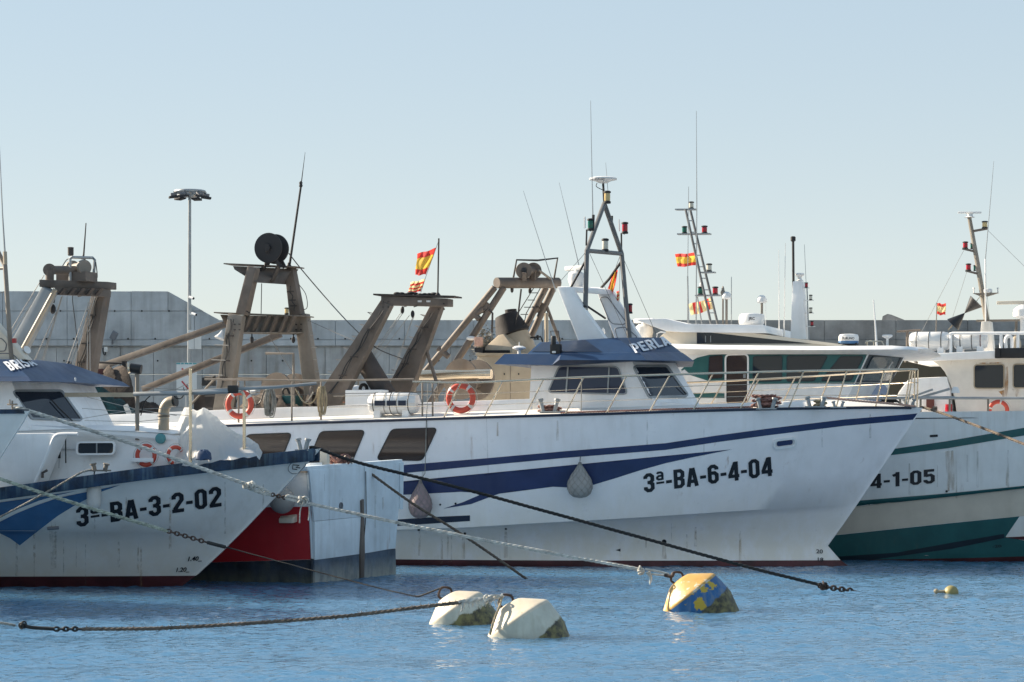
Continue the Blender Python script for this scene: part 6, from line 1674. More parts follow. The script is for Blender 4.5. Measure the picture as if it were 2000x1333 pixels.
def raft(fr, px0, px1, yt, yb, y, label, straps, sticker=True, group='life raft canisters'):
    a, b = fr.at(px0, (yt + yb) / 2, y), fr.at(px1, (yt + yb) / 2, y); b.z = a.z; k = 1 / fr.scale(a); L = b.x - a.x; r = (yb - yt) / 2 * k * .94
    base = Vector(((a.x + b.x) / 2, y, a.z - r * 1.35))
    t = thing(fr, 'life_raft_canister', label, 'life raft', base, group)
    pr = [(r * .35, 0), (r * .78, .03), (r * .92, .08), (r * .96, .16), (r, .18), (r, L * .5 - .02), (r * 1.03, L * .5 - .02), (r * 1.03, L * .5 + .02), (r, L * .5 + .02), (r, L - .18), (r * .96, L - .16), (r * .92, L - .08), (r * .78, L - .03), (r * .35, L)]
    M().lathe(a, (1, 0, 0), pr, 32).out('shell', 'plastic', t)
    M().box(((a.x + b.x) / 2, y, a.z), (L * .97, r * 2.05, .02)).out('seam_flange', 'plastic', t, bevel=.008)
    for f, mt in straps: M().lathe(a + Vector((L * f - .012, 0, 0)), (1, 0, 0), [(r * 1.035, 0), (r * 1.045, .004), (r * 1.045, .020), (r * 1.035, .024)], 32, cap=False).out('strap', mt, t)
    for f in (.2, .78): M().box((a.x + L * f, y, a.z - r * .95), (.18, r * 1.5, r * .85)).out('cradle', 'white', t, bevel=.02)
    if sticker:
        m = M()
        for x0, x1 in ((.18, .40), (.43, .62), (.66, .82)):
            A = []
            for xx in (x0, x1): A.append([(a.x + L * xx, y - r * 1.06 * math.cos(q), a.z + r * 1.06 * math.sin(q)) for q in (-.22, 0, .22)])
            m.loft(A, caps=False, closed=False)
        m.out('label_strip', 'dkblue', t, fixn=False)
    return t
raft(P, 722, 818, 766, 811, -2.75, 'white life raft canister with a dark label strip on the navy-striped side deck', ((.14, 'black'), (.36, 'wire_lt'), (.48, 'black'), (.62, 'wire_lt'), (.85, 'black')))
raft(Wf, 1776, 1856, 648, 687, -1.7, 'white strapped life raft canister under the small flag, leftmost of three on the roof', ((.2, 'dkmetal'), (.5, 'wire'), (.8, 'dkmetal')), False)
raft(Wf, 1862, 1930, 649, 684, -1.6, 'white strapped life raft canister between roof rail and white mast column', ((.22, 'dkmetal'), (.55, 'wire'), (.8, 'rustred')), False)

def tear_fender(px, py, wpx, ytip, ybot, rope_pts, label, mat):
    pp, n = PH.hit(px, py); k = 1 / P.scale(pp); r = wpx / 2 * k; c = pp + n * (r + .005)
    z0, z1 = P.at(px, ybot, c.y).z, P.at(px, ytip, c.y).z; h = z1 - z0; o = Vector((c.x, c.y, z0))
    t = thing(P, 'fender', label, 'fender', o, 'fenders')
    pr = [(.02, 0), (r * .45, h * .02), (r * .8, h * .11), (r * .98, h * .26), (r, h * .36), (r * .93, h * .48), (r * .72, h * .62), (r * .42, h * .78), (r * .16, h * .92), (.025, h)]
    M().lathe(o, (0, 0, 1), pr, 28).out('body', mat, t, smooth=80)
    nt_ = M()                                        # knotted net round the body: two families of helices
    for s_ in (-1, 1):
        for q in range(11):
            pts = []
            for i in range(26):
                f = i / 25; rr = interp([(h_, r_) for r_, h_ in pr], f * h) * 1.01 + .003; a = 2 * math.pi * q / 11 + s_ * f * 2.6
                pts.append(o + Vector((rr * math.cos(a), rr * math.sin(a), f * h)))
            nt_.tube(pts, .0042, 3)
    nt_.out('netting', 'rope_grey', t)
    L_ = [o + Vector((0, 0, h))] + [P.at(x, y, yy) for x, y, yy in rope_pts]
    M().tube(L_, .011, 6).out('lanyard', 'rope_grey', t)
tear_fender(829, 980, 46, 938, 1013, [(830, 925, -3.45), (833, 820, -3.36), (836, 748, -3.05)], 'pink netted teardrop fender low on the navy-striped hull, near the pale transom', 'fender_pink')
tear_fender(1135, 942, 50, 903, 973, [(1134, 890, -3.05), (1135, 808, -2.85), (1136, 738, -2.75)], 'grey-pink netted teardrop fender hanging amidships on the navy wave stripe', 'fender_grey')

# flags
def flag(fr, corners, y, bands, vertical, label, amp=.05, name='flag', waves=1.3):
    TL, TR, BR, BL = [Vector(p) for p in corners]; nx, ny = 20, 16; m = M(); tot = sum(b[0] for b in bands)
    cum = []; s_ = 0
    for w, mt in bands: s_ += w / tot; cum.append(s_)
    for j in range(ny + 1):
        v = j / ny
        for i in range(nx + 1):
            u = i / nx
            p = TL * (1 - u) * (1 - v) + TR * u * (1 - v) + BR * u * v + BL * (1 - u) * v
            w = math.sin(u * waves * 2 * math.pi + v * 1.2)
            q = fr.at(p.x, p.y, y) + Vector((0, amp * w + .02 * math.sin(7 * v + 5 * u), .018 * w)); m.v.append(q)
    mats = []
    for w, mt in bands:
        if mt not in mats: mats.append(mt)
    for j in range(ny):
        for i in range(nx):
            f = ((i + .5) / nx) if vertical else ((j + .5) / ny)
            b = next(k for k, c in enumerate(cum) if f <= c + 1e-6)
            m.f.append([j * (nx + 1) + i, j * (nx + 1) + i + 1, (j + 1) * (nx + 1) + i + 1, (j + 1) * (nx + 1) + i]); m.mi.append(mats.index(bands[b][1]))
    return m.out(name, mats, fr=fr, label=label, cat='flag', group='flags flown on the boats', smooth=60)
SP = [(1, 'flag_red'), (2, 'flag_yel'), (1, 'flag_red')]
SPp = [(1, 'flag_red'), (2, 'flag_pale'), (1, 'flag_red')]
CT = [(1, 'flag_pale'), (1, 'flag_red')] * 3 + [(1, 'flag_pale')]
flag(P, [(815, 496), (852, 485), (832, 537), (810, 538)], .1, SP, False, 'red and yellow flag flying from the leaning line on the brown gantry pole', .035)
flag(P, [(802, 552), (829, 546), (822, 570), (796, 574)], .1, [(1, 'flag_pale'), (1, 'flag_red'), (1, 'flag_pale'), (1, 'flag_red'), (.6, 'flag_pale'), (1, 'flag_red')], False, 'small striped flag below the red and yellow one on the brown gantry', .05)
M().tube([P.at(857, 470, .2), P.at(852, 484, .12), P.at(832, 540, .1), P.at(822, 572, .1)], .006, 5).out('halyard', 'wire', fr=P, label='thin line holding the two flags to the brown gantry pole', cat='line')
flag(P, [(1198, 530), (1206, 529), (1196, 580), (1186, 568)], 1.2, SP, True, 'red and yellow flag hanging edge-on beside the triangular mast', .06)
flag(P, [(1204, 570), (1209, 569), (1208, 597), (1204, 598)], 1.25, [(1, 'flag_red'), (1, 'flag_pale')] * 4, False, 'narrow striped flag hanging beside the triangular mast', .03)
flag(E, [(1318, 497), (1359, 494), (1360, 519), (1322, 522)], .5, SP, False, 'red and yellow flag rippling out left of the green boat lattice mast', .08)
flag(E, [(1344, 595), (1390, 582), (1394, 604), (1349, 617)], .6, CT, True, 'yellow and red vertically striped flag at the foot of the lattice mast', .05)
flag(Wf, [(1831, 593), (1847.5, 594), (1846.5, 616), (1830, 615)], -1.2, SPp, False, 'small square flag on a stick over the leftmost roof canister', .03)
M().tube([aw(1828, 652, -1.2), aw(1830, 592, -1.2)], .016, 6).out('flag_stick', 'gantry_lt', fr=Wf, label='thin stick carrying the small square flag above the roof canisters', cat='flag pole')
# black day shape: two cones point to point
a, b, c = aw(1908, 588, -.6), aw(1884, 612, -.6), aw(1868, 628, -.6)
t = thing(Wf, 'day_shape', 'black double-cone day shape hanging tilted from the right-hand mast', 'day shape', c)
ax = (a - c).normalized(); L = (a - b).length * .95
M().lathe(b, ax, [(.01, 0), (L * .5, L)], 24).out('cone', 'black', t)
M().lathe(b, -ax, [(.01, 0), (L * .5, L)], 24).out('cone', 'black', t)
M().tube([b + ax * L, aw(1916, 577, -.3)], .01, 5).tube([b - ax * L, aw(1852, 645, -1)], .01, 5).out('lanyard', 'rope_tan', t)

# coils and hanks of rope
def coil(fr, px, py, y, R, r, n, name, mat, label, squash=.5, seed=1, up=(0, 0, 1)):
    c = fr.at(px, py, y); random.seed(seed); m = M()
    pts = []
    for i in range(n * 14):
        a = i / 14 * 2 * math.pi; rr = R * (.72 + .28 * math.sin(i * .37)); f = i / (n * 14)
        pts.append(c + Vector((rr * math.cos(a), rr * squash * math.sin(a), r * 1.2 + f * n * r * .75 + random.uniform(-.4, .4) * r)))
    rope(m, pts, r, strands=2, n=5)
    return m.out(name, mat, fr=fr, label=label, cat='rope', smooth=60)
coil(P, 1074, 808, -2.75, .30, .026, 8, 'rope_coil', 'rope_red', 'flat coil of faded red rope on deck beside the blue-roofed wheelhouse', .45, 5)
coil(P, 1497, 797, -2.1, .36, .026, 14, 'rope_coil', 'rope_red', 'big heap of faded red rope piled on the foredeck inside the rails', .6, 6)
coil(P, 1602, 796, -1.8, .16, .022, 9, 'rope_coil', 'rope_tan', 'pale rope turned round the foredeck bollard near the bow', .6, 7)
m = M(); rope(m, pline([P.at(1604, 776, -1.75), P.at(1660, 782, -1.5), P.at(1730, 788, -.9), P.at(1788, 794, -.2)], 8), .028); m.out('mooring_rope', 'rope_pink', fr=P, label='salmon pink rope led along the foredeck to the bow', cat='rope', smooth=60)
m = M(); rope(m, [Vector((x, -(shb(x) - .16), deck_z(x, -(shb(x) - .16)) + .02)) for x in [P.at(1100, 805, -2.9).x + i * .25 for i in range(19)]], .022); m.out('mooring_rope', 'rope_red', fr=P, label='faded red rope lying along the deck edge below the wheelhouse window', cat='rope', smooth=60)
def hank(fr, px, y0, y1, y, w, mat, label, n=9, seed=1):
    random.seed(seed); m = M(); k = 1 / fr.scale(fr.at(px, y0, y))
    for i in range(n):
        dx = random.uniform(-w, w) * .35; dw = random.uniform(.3, 1) * w / 2; yb = y1 - random.uniform(0, (y1 - y0) * .18); yy = y + random.uniform(-.08, .08)
        m.tube(pline([fr.at(px + dx - dw * .3, y0 + 3, yy), fr.at(px + dx - dw, (y0 + yb) / 2, yy), fr.at(px + dx - dw * .5, yb - 3, yy), fr.at(px + dx, yb, yy), fr.at(px + dx + dw * .5, yb - 3, yy), fr.at(px + dx + dw, (y0 + yb) / 2, yy), fr.at(px + dx + dw * .3, y0 + 3, yy)], 4), .013, 5, closed=True)
    m.torus(fr.at(px, y0 + 6, y), (0, 0, 1), w * .3 * k, .02, n=12, m=6)
    return m.out('rope_hank', mat, fr=fr, label=label, cat='rope', smooth=60, group='rope hanks hung on the rails')
hank(P, 525, 755, 816, -3.0, 18, 'rope_grey', 'grey hank of line and netting hung on the after rail right of the lifebuoy', 14, 2)
hank(P, 628, 752, 816, -3.05, 14, 'rope_tan', 'tan hank of rope hung on the rail post left of the life raft canister', 9, 4)
m = M(); rope(m, pline([P.at(577, 760, -2.9), P.at(590, 782, -2.9), P.at(603, 789, -2.9), P.at(615, 780, -2.9), P.at(622, 757, -2.9)], 8), .018); m.out('slack_rope', 'rope_tan', fr=P, label='slack loop of pale rope swagged between the after rail posts', cat='rope', smooth=60)
m = M(); m.loft([[P.at(664, 787, -.95) + Vector((x * .12, y * .12, 0)) for x, y in ((-1, -1), (1, -1), (1, 1), (-1, 1))], [P.at(664, 775, -.95) + Vector((x * .13, y * .11, 0)) for x, y in ((-1, -1), (1, -1), (1, 1), (-1, 1))]])
m.out('bag', paint('bright_orange_cloth', (.62, .10, .03), .7, .15), fr=P, label='small bright orange bag by the winch on the after deck', cat='bag', bevel=.03)

# nets heaped at the stern end
def heap(fr, x0, x1, yb, prof, y, dep, mat, name, label, seed, kind=None):
    random.seed(seed); m = M(); nx, ny = 46, 18; rp = [(random.uniform(3, 16), random.uniform(3, 12), random.uniform(0, 6.28)) for _ in range(12)]
    for j in range(ny + 1):
        v = j / ny
        for i in range(nx + 1):
            u = i / nx; px = x0 + (x1 - x0) * u; b = fr.at(px, yb, y - dep / 2 + dep * v); zt = fr.at(px, interp(prof, px), y).z
            w = sum(math.sin(f * u * 2 + g_ * v * 2 + ph) for f, g_, ph in rp) * .018; c = max(0, math.sin(math.pi * v)) ** .6
            m.v.append(Vector((b.x + w, b.y + w, b.z + (zt - b.z) * c + w * c * 1.5)))
    W = nx + 1
    for j in range(ny):
        for i in range(nx): m.f.append([j * W + i, j * W + i + 1, (j + 1) * W + i + 1, (j + 1) * W + i]); m.mi.append(0)
    return m.out(name, mat, fr=fr, label=label, cat='net', smooth=50)
heap(P, 130, 272, 850, [(130, 720), (165, 735), (180, 735), (205, 765), (240, 790), (262, 812), (272, 845)], -1.2, 2.2, 'net_teal', 'trawl_net', 'dark teal trawl net heaped behind the left wheelhouse', 3)
heap(P, 205, 330, 850, [(205, 720), (225, 722), (250, 735), (262, 790), (280, 785), (300, 800), (330, 835)], .4, 2.0, 'net_brown', 'trawl_net', 'dark brown trawl net heaped beyond the teal one', 4)
rr = M().beam(P.at(130, 728, .8), P.at(245, 730, .8), .2, .22).beam(P.at(185, 742, .6), P.at(248, 744, .6), .16, .10).out('stern_roller', 'rustred', perla)
M().tube([P.at(150, 707, .9), P.at(246, 710, .9)], .03, 6).beam(P.at(243, 706, .9), P.at(246, 850, .9), .1, .1).beam(P.at(135, 706, .9), P.at(132, 850, .9), .1, .1).out('roller_frame', 'dkmetal', rr)
M().prism([P.at(px, py, .2) for px, py in ((185, 732), (212, 732), (216, 768), (200, 745))], (0, .05, 0)).out('fin_plate', 'galv', perla)
M().beam(P.at(245, 791, -1.9), P.at(262, 834, -1.9), .06, .12).out('strut', 'sign', perla)
for px, py in ((372, 745), (405, 740)): pass
eq = M(); random.seed(12)
eq.box(P.at(408, 746, .6), (.28, .3, .22)).tube([P.at(395, 752, .5), P.at(420, 735, .5)], .04, 8)
eq.out('net_sonde', 'black', perla)
M().tube([P.at(374, 790, .2), P.at(418, 742, .2)], .03, 8).out('prop', 'gantry_lt', perla)
M().tube([P.at(400, 772, .8), P.at(470, 760, .8)], .05, 10).tube([P.at(410, 776, .7), P.at(500, 765, .7)], .05, 10).out('pipe_bundle', 'plastic', perla)
M().box(P.at(420, 785, .6), (1.0, .6, .5)).out('winch', 'gantry_dk', perla, bevel=.03)

# ---------------------------------------------------------------- mooring buoys
def buoy(px, py, y, tilt, R, label, mats, algae, axdir=(-.54, .10, .84), drop=0.0):
    o = WORLD.at(px, py, y); ax = Vector(axdir).normalized()
    t = thing(WORLD, 'mooring_buoy', label, 'buoy', (o.x, y, 0), 'mooring buoys')
    up = [(R * 1.0, -.02), (R * .995, .005), (R * .97, .028), (R * .92, .055), (R * .42, R * .46), (R * .33, R * .505), (R * .22, R * .53), (.02, R * .545)]
    lo = [(R * .30, -R * 1.5), (R * .90, -R * 1.4), (R * 1.06, -R * .7), (R * 1.012, -.06), (R * 1.0, -.02)]
    u = M().lathe(o, ax, up, 40, cap=False).out('upper_cone', mats[0], t, smooth=30, fixn=True)
    l = M().lathe(o, ax, lo, 40, cap=False).out('lower_cone', mats[1], t, smooth=30, fixn=True)
    sh = M(); top = o + ax * R * .53; s_ = ax.cross(Vector((0, 1, 0))).normalized()
    sh.tube(pline([top - s_ * .10, top - s_ * .11 + ax * .08, top + ax * .16, top + s_ * .11 + ax * .08, top + s_ * .10], 5), .020, 8)
    sh.out('shackle', 'chain', t)
    return t, top + ax * .155
def buoy_mat(name, col, peel=None, algae=None, amt=.6, thr=.52):
    m = paint(name, col, .5, .12, .7, (.34, .31, .2), .5, bump=.2, scale=2); n = m.node_tree; b = n.nodes['Principled BSDF']; L = n.links.new
    src = b.inputs['Base Color'].links[0].from_socket; tc = n.nodes.new('ShaderNodeTexCoord')
    def nz(sc, d=5):
        t = n.nodes.new('ShaderNodeTexNoise'); t.inputs['Scale'].default_value = sc; t.inputs['Detail'].default_value = d; t.inputs['Roughness'].default_value = .65; L(tc.outputs['Object'], t.inputs['Vector']); return t.outputs['Fac']
    def step(s, a, c):
        r = n.nodes.new('ShaderNodeMapRange'); r.inputs['From Min'].default_value = a; r.inputs['From Max'].default_value = c; L(s, r.inputs['Value']); return r.outputs[0]
    def mix(f, a, c):
        q = n.nodes.new('ShaderNodeMix'); q.data_type = 'RGBA'; L(f, q.inputs[0]); L(a, q.inputs[6])
        if isinstance(c, tuple): q.inputs[7].default_value = (*c, 1)
        else: L(c, q.inputs[7])
        return q.outputs[2]
    if peel: src = mix(step(nz(4.5, 9), thr, thr + .015), src, peel)
    if algae:
        px_, pz, k, off = algae                      # old waterline: a slanted plane in the buoy's own axes
        sp = n.nodes.new('ShaderNodeSeparateXYZ'); L(tc.outputs['Object'], sp.inputs[0])
        a1 = n.nodes.new('ShaderNodeMath'); a1.operation = 'MULTIPLY_ADD'; L(sp.outputs[0], a1.inputs[0]); a1.inputs[1].default_value = px_; a1.inputs[2].default_value = off
        a2 = n.nodes.new('ShaderNodeMath'); a2.operation = 'MULTIPLY_ADD'; L(sp.outputs[2], a2.inputs[0]); a2.inputs[1].default_value = pz; L(a1.outputs[0], a2.inputs[2])
        a3 = n.nodes.new('ShaderNodeMath'); a3.operation = 'MULTIPLY_ADD'; L(nz(5), a3.inputs[0]); a3.inputs[1].default_value = k; L(a2.outputs[0], a3.inputs[2])
        al = mix(step(nz(7), .4, .6), n_rgb(n, (.035, .032, .02)), (.19, .17, .06))
        src = mix(step(a3.outputs[0], 0, .035), src, al)
    L(src, b.inputs['Base Color']); return m
def n_rgb(n, c):
    r = n.nodes.new('ShaderNodeRGB'); r.outputs[0].default_value = (*c, 1); return r.outputs[0]
bc1 = buoy_mat('cream_buoy_side', (.56, .56, .47), algae=(.9, -1, .22, -.36))
bc1b = buoy_mat('cream_buoy_side_black_growth', (.56, .56, .47), algae=(.55, -1, .30, -.06))
bct = buoy_mat('cream_buoy_top', (.66, .58, .45))
bb1 = buoy_mat('blue_peeling_side', (.012, .115, .30), peel=(.50, .34, .03), algae=(.8, -1, .25, -.22), thr=.56)
bbt = buoy_mat('yellow_peeling_top', (.56, .33, .085), peel=(.58, .52, .40), thr=.55)
t1, s1 = buoy(1012, 1212, 37.0, 0, .56, 'cream mooring buoy tilted in the front centre with a greenish stain', (bct, bc1), None)
t2, s2 = buoy(890, 1192, 39.7, 0, .52, 'smaller cream mooring buoy with black growth, left of the front one', (bct, bc1b), None)
t3, s3 = buoy(1346, 1160, 42.8, 0, .58, 'blue and yellow peeling mooring buoy under the big trawler bow', (bbt, bb1), None, axdir=(-.60, .06, .79))
o = WORLD.at(1858, 1158, 47.8); o.z = .03
t = thing(WORLD, 'float', 'small yellow ball float on the water near the right edge', 'float', (o.x, 47.8, 0))
M().ball(o, .145, (1, 1, .95), 20, 14).out('ball', paint('yellow_float', (.30, .25, .09), .5, .15, .6, (.2, .18, .08)), t, smooth=80)
M().tube(pline([o + Vector((-.12, 0, .02)), o + Vector((-.22, -.03, .015)), o + Vector((-.34, 0, .02))], 5), .03, 8).ball(o + Vector((-.3, 0, .02)), .05).out('pickup_line', 'rope_tan', t)

# ---------------------------------------------------------------- mooring lines
def line(pts, r, mat, label, name='mooring_line', strands=3, raw=False, sm=10, group='mooring lines'):
    """pts: (px, py, depth) or Vectors"""
    P_ = [p if isinstance(p, Vector) else WORLD.at(*p) for p in pts]
    m = M(); C_ = pline(P_, sm)
    if strands: rope(m, C_, r, strands=strands)
    else: m.tube(C_, r, 8)
    return m, label, name, mat, group
def knot(m, c, r, n=7, seed=1):
    random.seed(seed)
    for i in range(n): m.torus(c + Vector((random.uniform(-1, 1) * r, random.uniform(-.5, .5) * r, random.uniform(-.6, .6) * r)), (random.uniform(-1, 1), random.uniform(-1, 1), random.uniform(-1, 1)), r * random.uniform(.55, .9), r * .26, n=14, m=6)
    return m
def links(m, a, b, n, r, w):
    for i in range(n):
        p, q = a.lerp(b, i / n), a.lerp(b, (i + 1) / n); c = (p + q) / 2; d = (q - p); L = d.length * .66; d.normalize()
        s_ = d.cross(Vector((0, 0, 1) if i % 2 else (0, 1, 0))).normalized()
        m.tube([c + d * L * math.cos(t_) + s_ * w * math.sin(t_) for t_ in [k * math.pi / 5 for k in range(10)]], r, 6, closed=True)
    return m

# white line from the grey bow to the blue buoy
ln = thing(WORLD, 'mooring_line', 'long pale rope from the grey bow at left down to the blue and yellow buoy', 'mooring line', WORLD.at(480, 947, 44.4), 'mooring lines')
m = M(); rope(m, pline([WORLD.at(26, 796, 45.2), WORLD.at(60, 804, 45.1), WORLD.at(260, 868, 44.8), WORLD.at(480, 946, 44.3)], 10), .038); m.out('upper_rope', 'rope_white', ln, smooth=60)
m = M(); knot(m, WORLD.at(487, 950, 44.3), .075, 8, 3); rope(m, pline([WORLD.at(485, 947, 44.3), WORLD.at(510, 953, 44.3), WORLD.at(530, 965, 44.25)], 6), .028); rope(m, pline([WORLD.at(487, 955, 44.3), WORLD.at(512, 964, 44.3), WORLD.at(530, 968, 44.25)], 6), .028); knot(m, WORLD.at(511, 957, 44.3), .045, 4, 2); m.out('splice_knot', 'rope_white', ln, smooth=60)
m = links(M(), WORLD.at(530, 966, 44.25), WORLD.at(558, 973, 44.2), 5, .014, .03); m.out('chain', 'chain', ln)
m = M(); rope(m, pline([WORLD.at(557, 972, 44.2), WORLD.at(566, 969, 44.2), WORLD.at(600, 979, 44.1)], 6), .026); rope(m, pline([WORLD.at(557, 974, 44.2), WORLD.at(570, 977, 44.2), WORLD.at(600, 984, 44.1)], 6), .026); knot(m, WORLD.at(594, 979, 44.1), .075, 7, 5)
m.tube(pline([WORLD.at(590, 984, 44.1), WORLD.at(586, 1000, 44.1), WORLD.at(585, 1022, 44.1)], 4), .012, 5).tube(pline([WORLD.at(603, 986, 44.1), WORLD.at(604, 1000, 44.1), WORLD.at(602, 1017, 44.1)], 4), .010, 5); m.out('eye_knot', 'rope_white', ln, smooth=60)
m = M(); rope(m, pline([WORLD.at(603, 984, 44.1), WORLD.at(780, 1022, 43.8), WORLD.at(1000, 1066, 43.4), WORLD.at(1253, 1113, 42.95)], 10), .034)
m.out('lower_rope', 'rope_white', ln, smooth=60)
m = M(); knot(m, WORLD.at(1256, 1115, 42.9), .06, 6, 8); m.tube(pline([WORLD.at(1260, 1112, 42.9), WORLD.at(1285, 1116, 42.88), WORLD.at(1306, 1122, 42.85)], 4), .02, 6).tube(pline([WORLD.at(1262, 1120, 42.9), WORLD.at(1285, 1123, 42.88), WORLD.at(1306, 1124, 42.85)], 4), .016, 6)
m.tube(pline([WORLD.at(1266, 1118, 42.9), WORLD.at(1271, 1128, 42.9), WORLD.at(1269, 1142, 42.9)], 4), .045, 6, False, .012); m.out('loose_end', 'rope_white', ln, smooth=60)
M().tube(pline([WORLD.at(1298, 1124, 42.85), WORLD.at(1312, 1126, 42.8), s3], 4), .03, 8).out('link', 'chain', ln)

# green flecked line to the rear cream buoy
ln = thing(WORLD, 'mooring_line', 'green-flecked rope crossing the left hull then thin line to the rear cream buoy', 'mooring line', WORLD.at(330, 1038, 42), 'mooring lines')
m = M(); rope(m, pline([WORLD.at(-60, 915, 43.2), WORLD.at(0, 936, 43), WORLD.at(160, 988, 42.5), WORLD.at(328, 1038, 42)], 10), .034); m.out('upper_rope', 'rope_green', ln, smooth=60)
m = links(M(), WORLD.at(326, 1037, 42), WORLD.at(405, 1060, 41.8), 10, .013, .032); m.out('chain', 'chain', ln)
M().tube([WORLD.at(405, 1060, 41.8), WORLD.at(440, 1069, 41.7)], .032, 8).out('sleeve', 'rope_black', ln)
m = M(); rope(m, pline([WORLD.at(438, 1068, 41.7), WORLD.at(600, 1112, 41), WORLD.at(740, 1149, 40.3), WORLD.at(815, 1166, 39.9)], 10), .012); m.tube(pline([WORLD.at(812, 1165, 39.9), WORLD.at(822, 1164, 39.85), s2 + Vector((-.02, 0, 0))], 4), .015, 6); m.out('lower_rope', 'rope_black', ln, smooth=60)

# black line from the blue gunwale bow
ln = thing(WORLD, 'mooring_line', 'thick black rope from the blue-gunwale bow to a chain dipping under the water', 'mooring line', WORLD.at(1675, 1157, 48.3), 'mooring lines')
bt = B.w(B.at(604, 874, -.1))
m = M(); rope(m, pline([bt, B.w(B.at(622, 877, 0)), WORLD.at(700, 904, 49.7), WORLD.at(900, 954, 49.4), WORLD.at(1200, 1036, 48.9), WORLD.at(1450, 1105, 48.5), WORLD.at(1602, 1143, 48.3)], 8), .036); m.out('rope', 'rope_black', ln, smooth=60)
m = knot(M(), WORLD.at(1607, 1145, 48.3), .07, 6, 6); links(m, WORLD.at(1608, 1146, 48.3), WORLD.at(1672, 1156, 48.3), 8, .022, .045); m.tube([WORLD.at(1665, 1155, 48.3), WORLD.at(1685, 1160, 48.3)], .03, 6, False, .01); m.out('chain', 'chain', ln)

m, lb, nm, mt, gp = line([C.w(at_c(683, 894, .4)), (712, 916, 54.0), (800, 980, 53.8), (905, 1046, 53.6), (1028, 1131, 53.3), (1040, 1140, 53.3)], .032, 'rope_brown', 'brown rope from the flat transom slanting down into the water')
knot(m, WORLD.at(717, 917, 54.0), .045, 4, 9); m.tube(pline([WORLD.at(720, 915, 54), WORLD.at(724, 910, 54), WORLD.at(722, 922, 54), WORLD.at(719, 938, 54)], 4), .01, 5)
m.out('mooring_line', mt, fr=WORLD, label=lb, cat='mooring line', group=gp, smooth=60)
m = M(); rope(m, pline([B.w(B.at(178, 918, -2.75)), B.w(B.at(165, 921, -3.02)), B.w(B.at(150, 928, -3.1)), B.w(B.at(80, 968, -3.25)), B.w(B.at(0, 1010, -3.4)), B.w(B.at(-80, 1050, -3.5))], 8), .022)
m.out('mooring_line', 'rope_grey', fr=WORLD, label='thin grey rope from the small cleat slanting left over the blue swoosh', cat='mooring line', group='mooring lines', smooth=60)

ln = thing(WORLD, 'mooring_line', 'frayed dark rope sagging just above the water to the front cream buoy', 'mooring line', WORLD.at(160, 1229, 36.8), 'mooring lines')
m = M(); rope(m, pline([WORLD.at(-80, 1206, 36.9), WORLD.at(0, 1217, 36.8), WORLD.at(30, 1222, 36.8)], 6), .022); m.out('end_rope', 'rope_grey', ln, smooth=60)
m = knot(M(), WORLD.at(45, 1222, 36.8), .05, 7, 4); m.tube(pline([WORLD.at(50, 1223, 36.8), WORLD.at(62, 1226, 36.8), WORLD.at(106, 1229, 36.8)], 4), .028, 8); links(m, WORLD.at(106, 1229, 36.8), WORLD.at(160, 1229, 36.8), 6, .016, .03); m.out('shackle_chain', 'rope_black', ln)
m = M(); rope(m, pline([WORLD.at(160, 1229, 36.8), WORLD.at(300, 1228, 36.8), WORLD.at(500, 1217, 36.85), WORLD.at(680, 1203, 36.85), WORLD.at(830, 1185, 36.85), WORLD.at(900, 1177, 36.85)], 8), .030)
random.seed(15)
for i in range(260):
    f = random.random(); a = WORLD.at(160 + 740 * f, interp([(0, 1229), (.19, 1228), (.46, 1217), (.7, 1203), (1, 1177)], f), 36.84); m.tube([a, a + Vector((random.uniform(-.05, .05), random.uniform(-.04, .04), random.uniform(-.06, .06)))], .004, 3)
m.out('frayed_rope', 'rope_brown', ln, smooth=60)
m = M(); rope(m, pline([WORLD.at(895, 1177, 36.85), WORLD.at(935, 1171, 36.9), WORLD.at(972, 1166, 36.95), s1], 6), .036); knot(m, WORLD.at(955, 1169, 36.9), .06, 8, 14)
for i in range(80):
    a = WORLD.at(895 + random.random() * 80, 1173, 36.88); m.tube([a, a + Vector((random.uniform(-.06, .06), random.uniform(-.05, .05), random.uniform(-.14, .05)))], .005, 3)
m.tube(pline([WORLD.at(905, 1178, 36.85), WORLD.at(903, 1188, 36.85), WORLD.at(901, 1195, 36.85)], 4), .03, 6, False, .01); m.out('splice', 'rope_white', ln, smooth=60)
m = M(); rope(m, pline([s1, WORLD.at(975, 1185, 36.7), WORLD.at(964, 1215, 36.55), WORLD.at(957, 1240, 36.55)], 6), .02); m.out('tail_rope', 'rope_tan', ln, smooth=60)

m, lb, nm, mt, gp = line([P.w(P.at(1797, 796, 0)), P.w(P.at(1810, 798, 0)), (1880, 822, 57.2), (2000, 868, 55), (2120, 918, 53)], .034, 'rope_brown', 'brown rope running from the navy-striped bow out past the right picture edge')
m.out('mooring_line', mt, fr=WORLD, label=lb, cat='mooring line', group=gp, smooth=60)

# ---------------------------------------------------------------- hoses, clamps and clutter on the gantries and after deck
def hoses(fr, parent, a, b, off, n, seed, mat='black', name='hydraulic_hose', r=.014):
    """a few hoses strapped down a leg, each sagging between its clamps"""
    random.seed(seed); A, B_ = Vector(a), Vector(b); d = B_ - A; N = 9
    for q in range(n):
        pts = []
        for i in range(N + 1):
            p = A + d * (i / N) + Vector(off) + Vector((0, -.05 - .025 * q, 0)); s_ = math.sin(i * 1.9 + q) * .035
            pts.append(p + Vector((.06 * q - .05 + s_, 0, 0)))
        M().tube(pline(pts, 4), r, 6).out(name, mat, parent)
    for i in (2, 5, 7):
        M().box(A + d * (i / N) + Vector(off) + Vector((0, -.06, 0)), (.20, .05, .035)).out('hose_clamp', 'gantry_dk', parent)
hoses(P, ga, G(462, 625, 0), G(440, 770, 0), (0, -.19, 0), 2, 1)
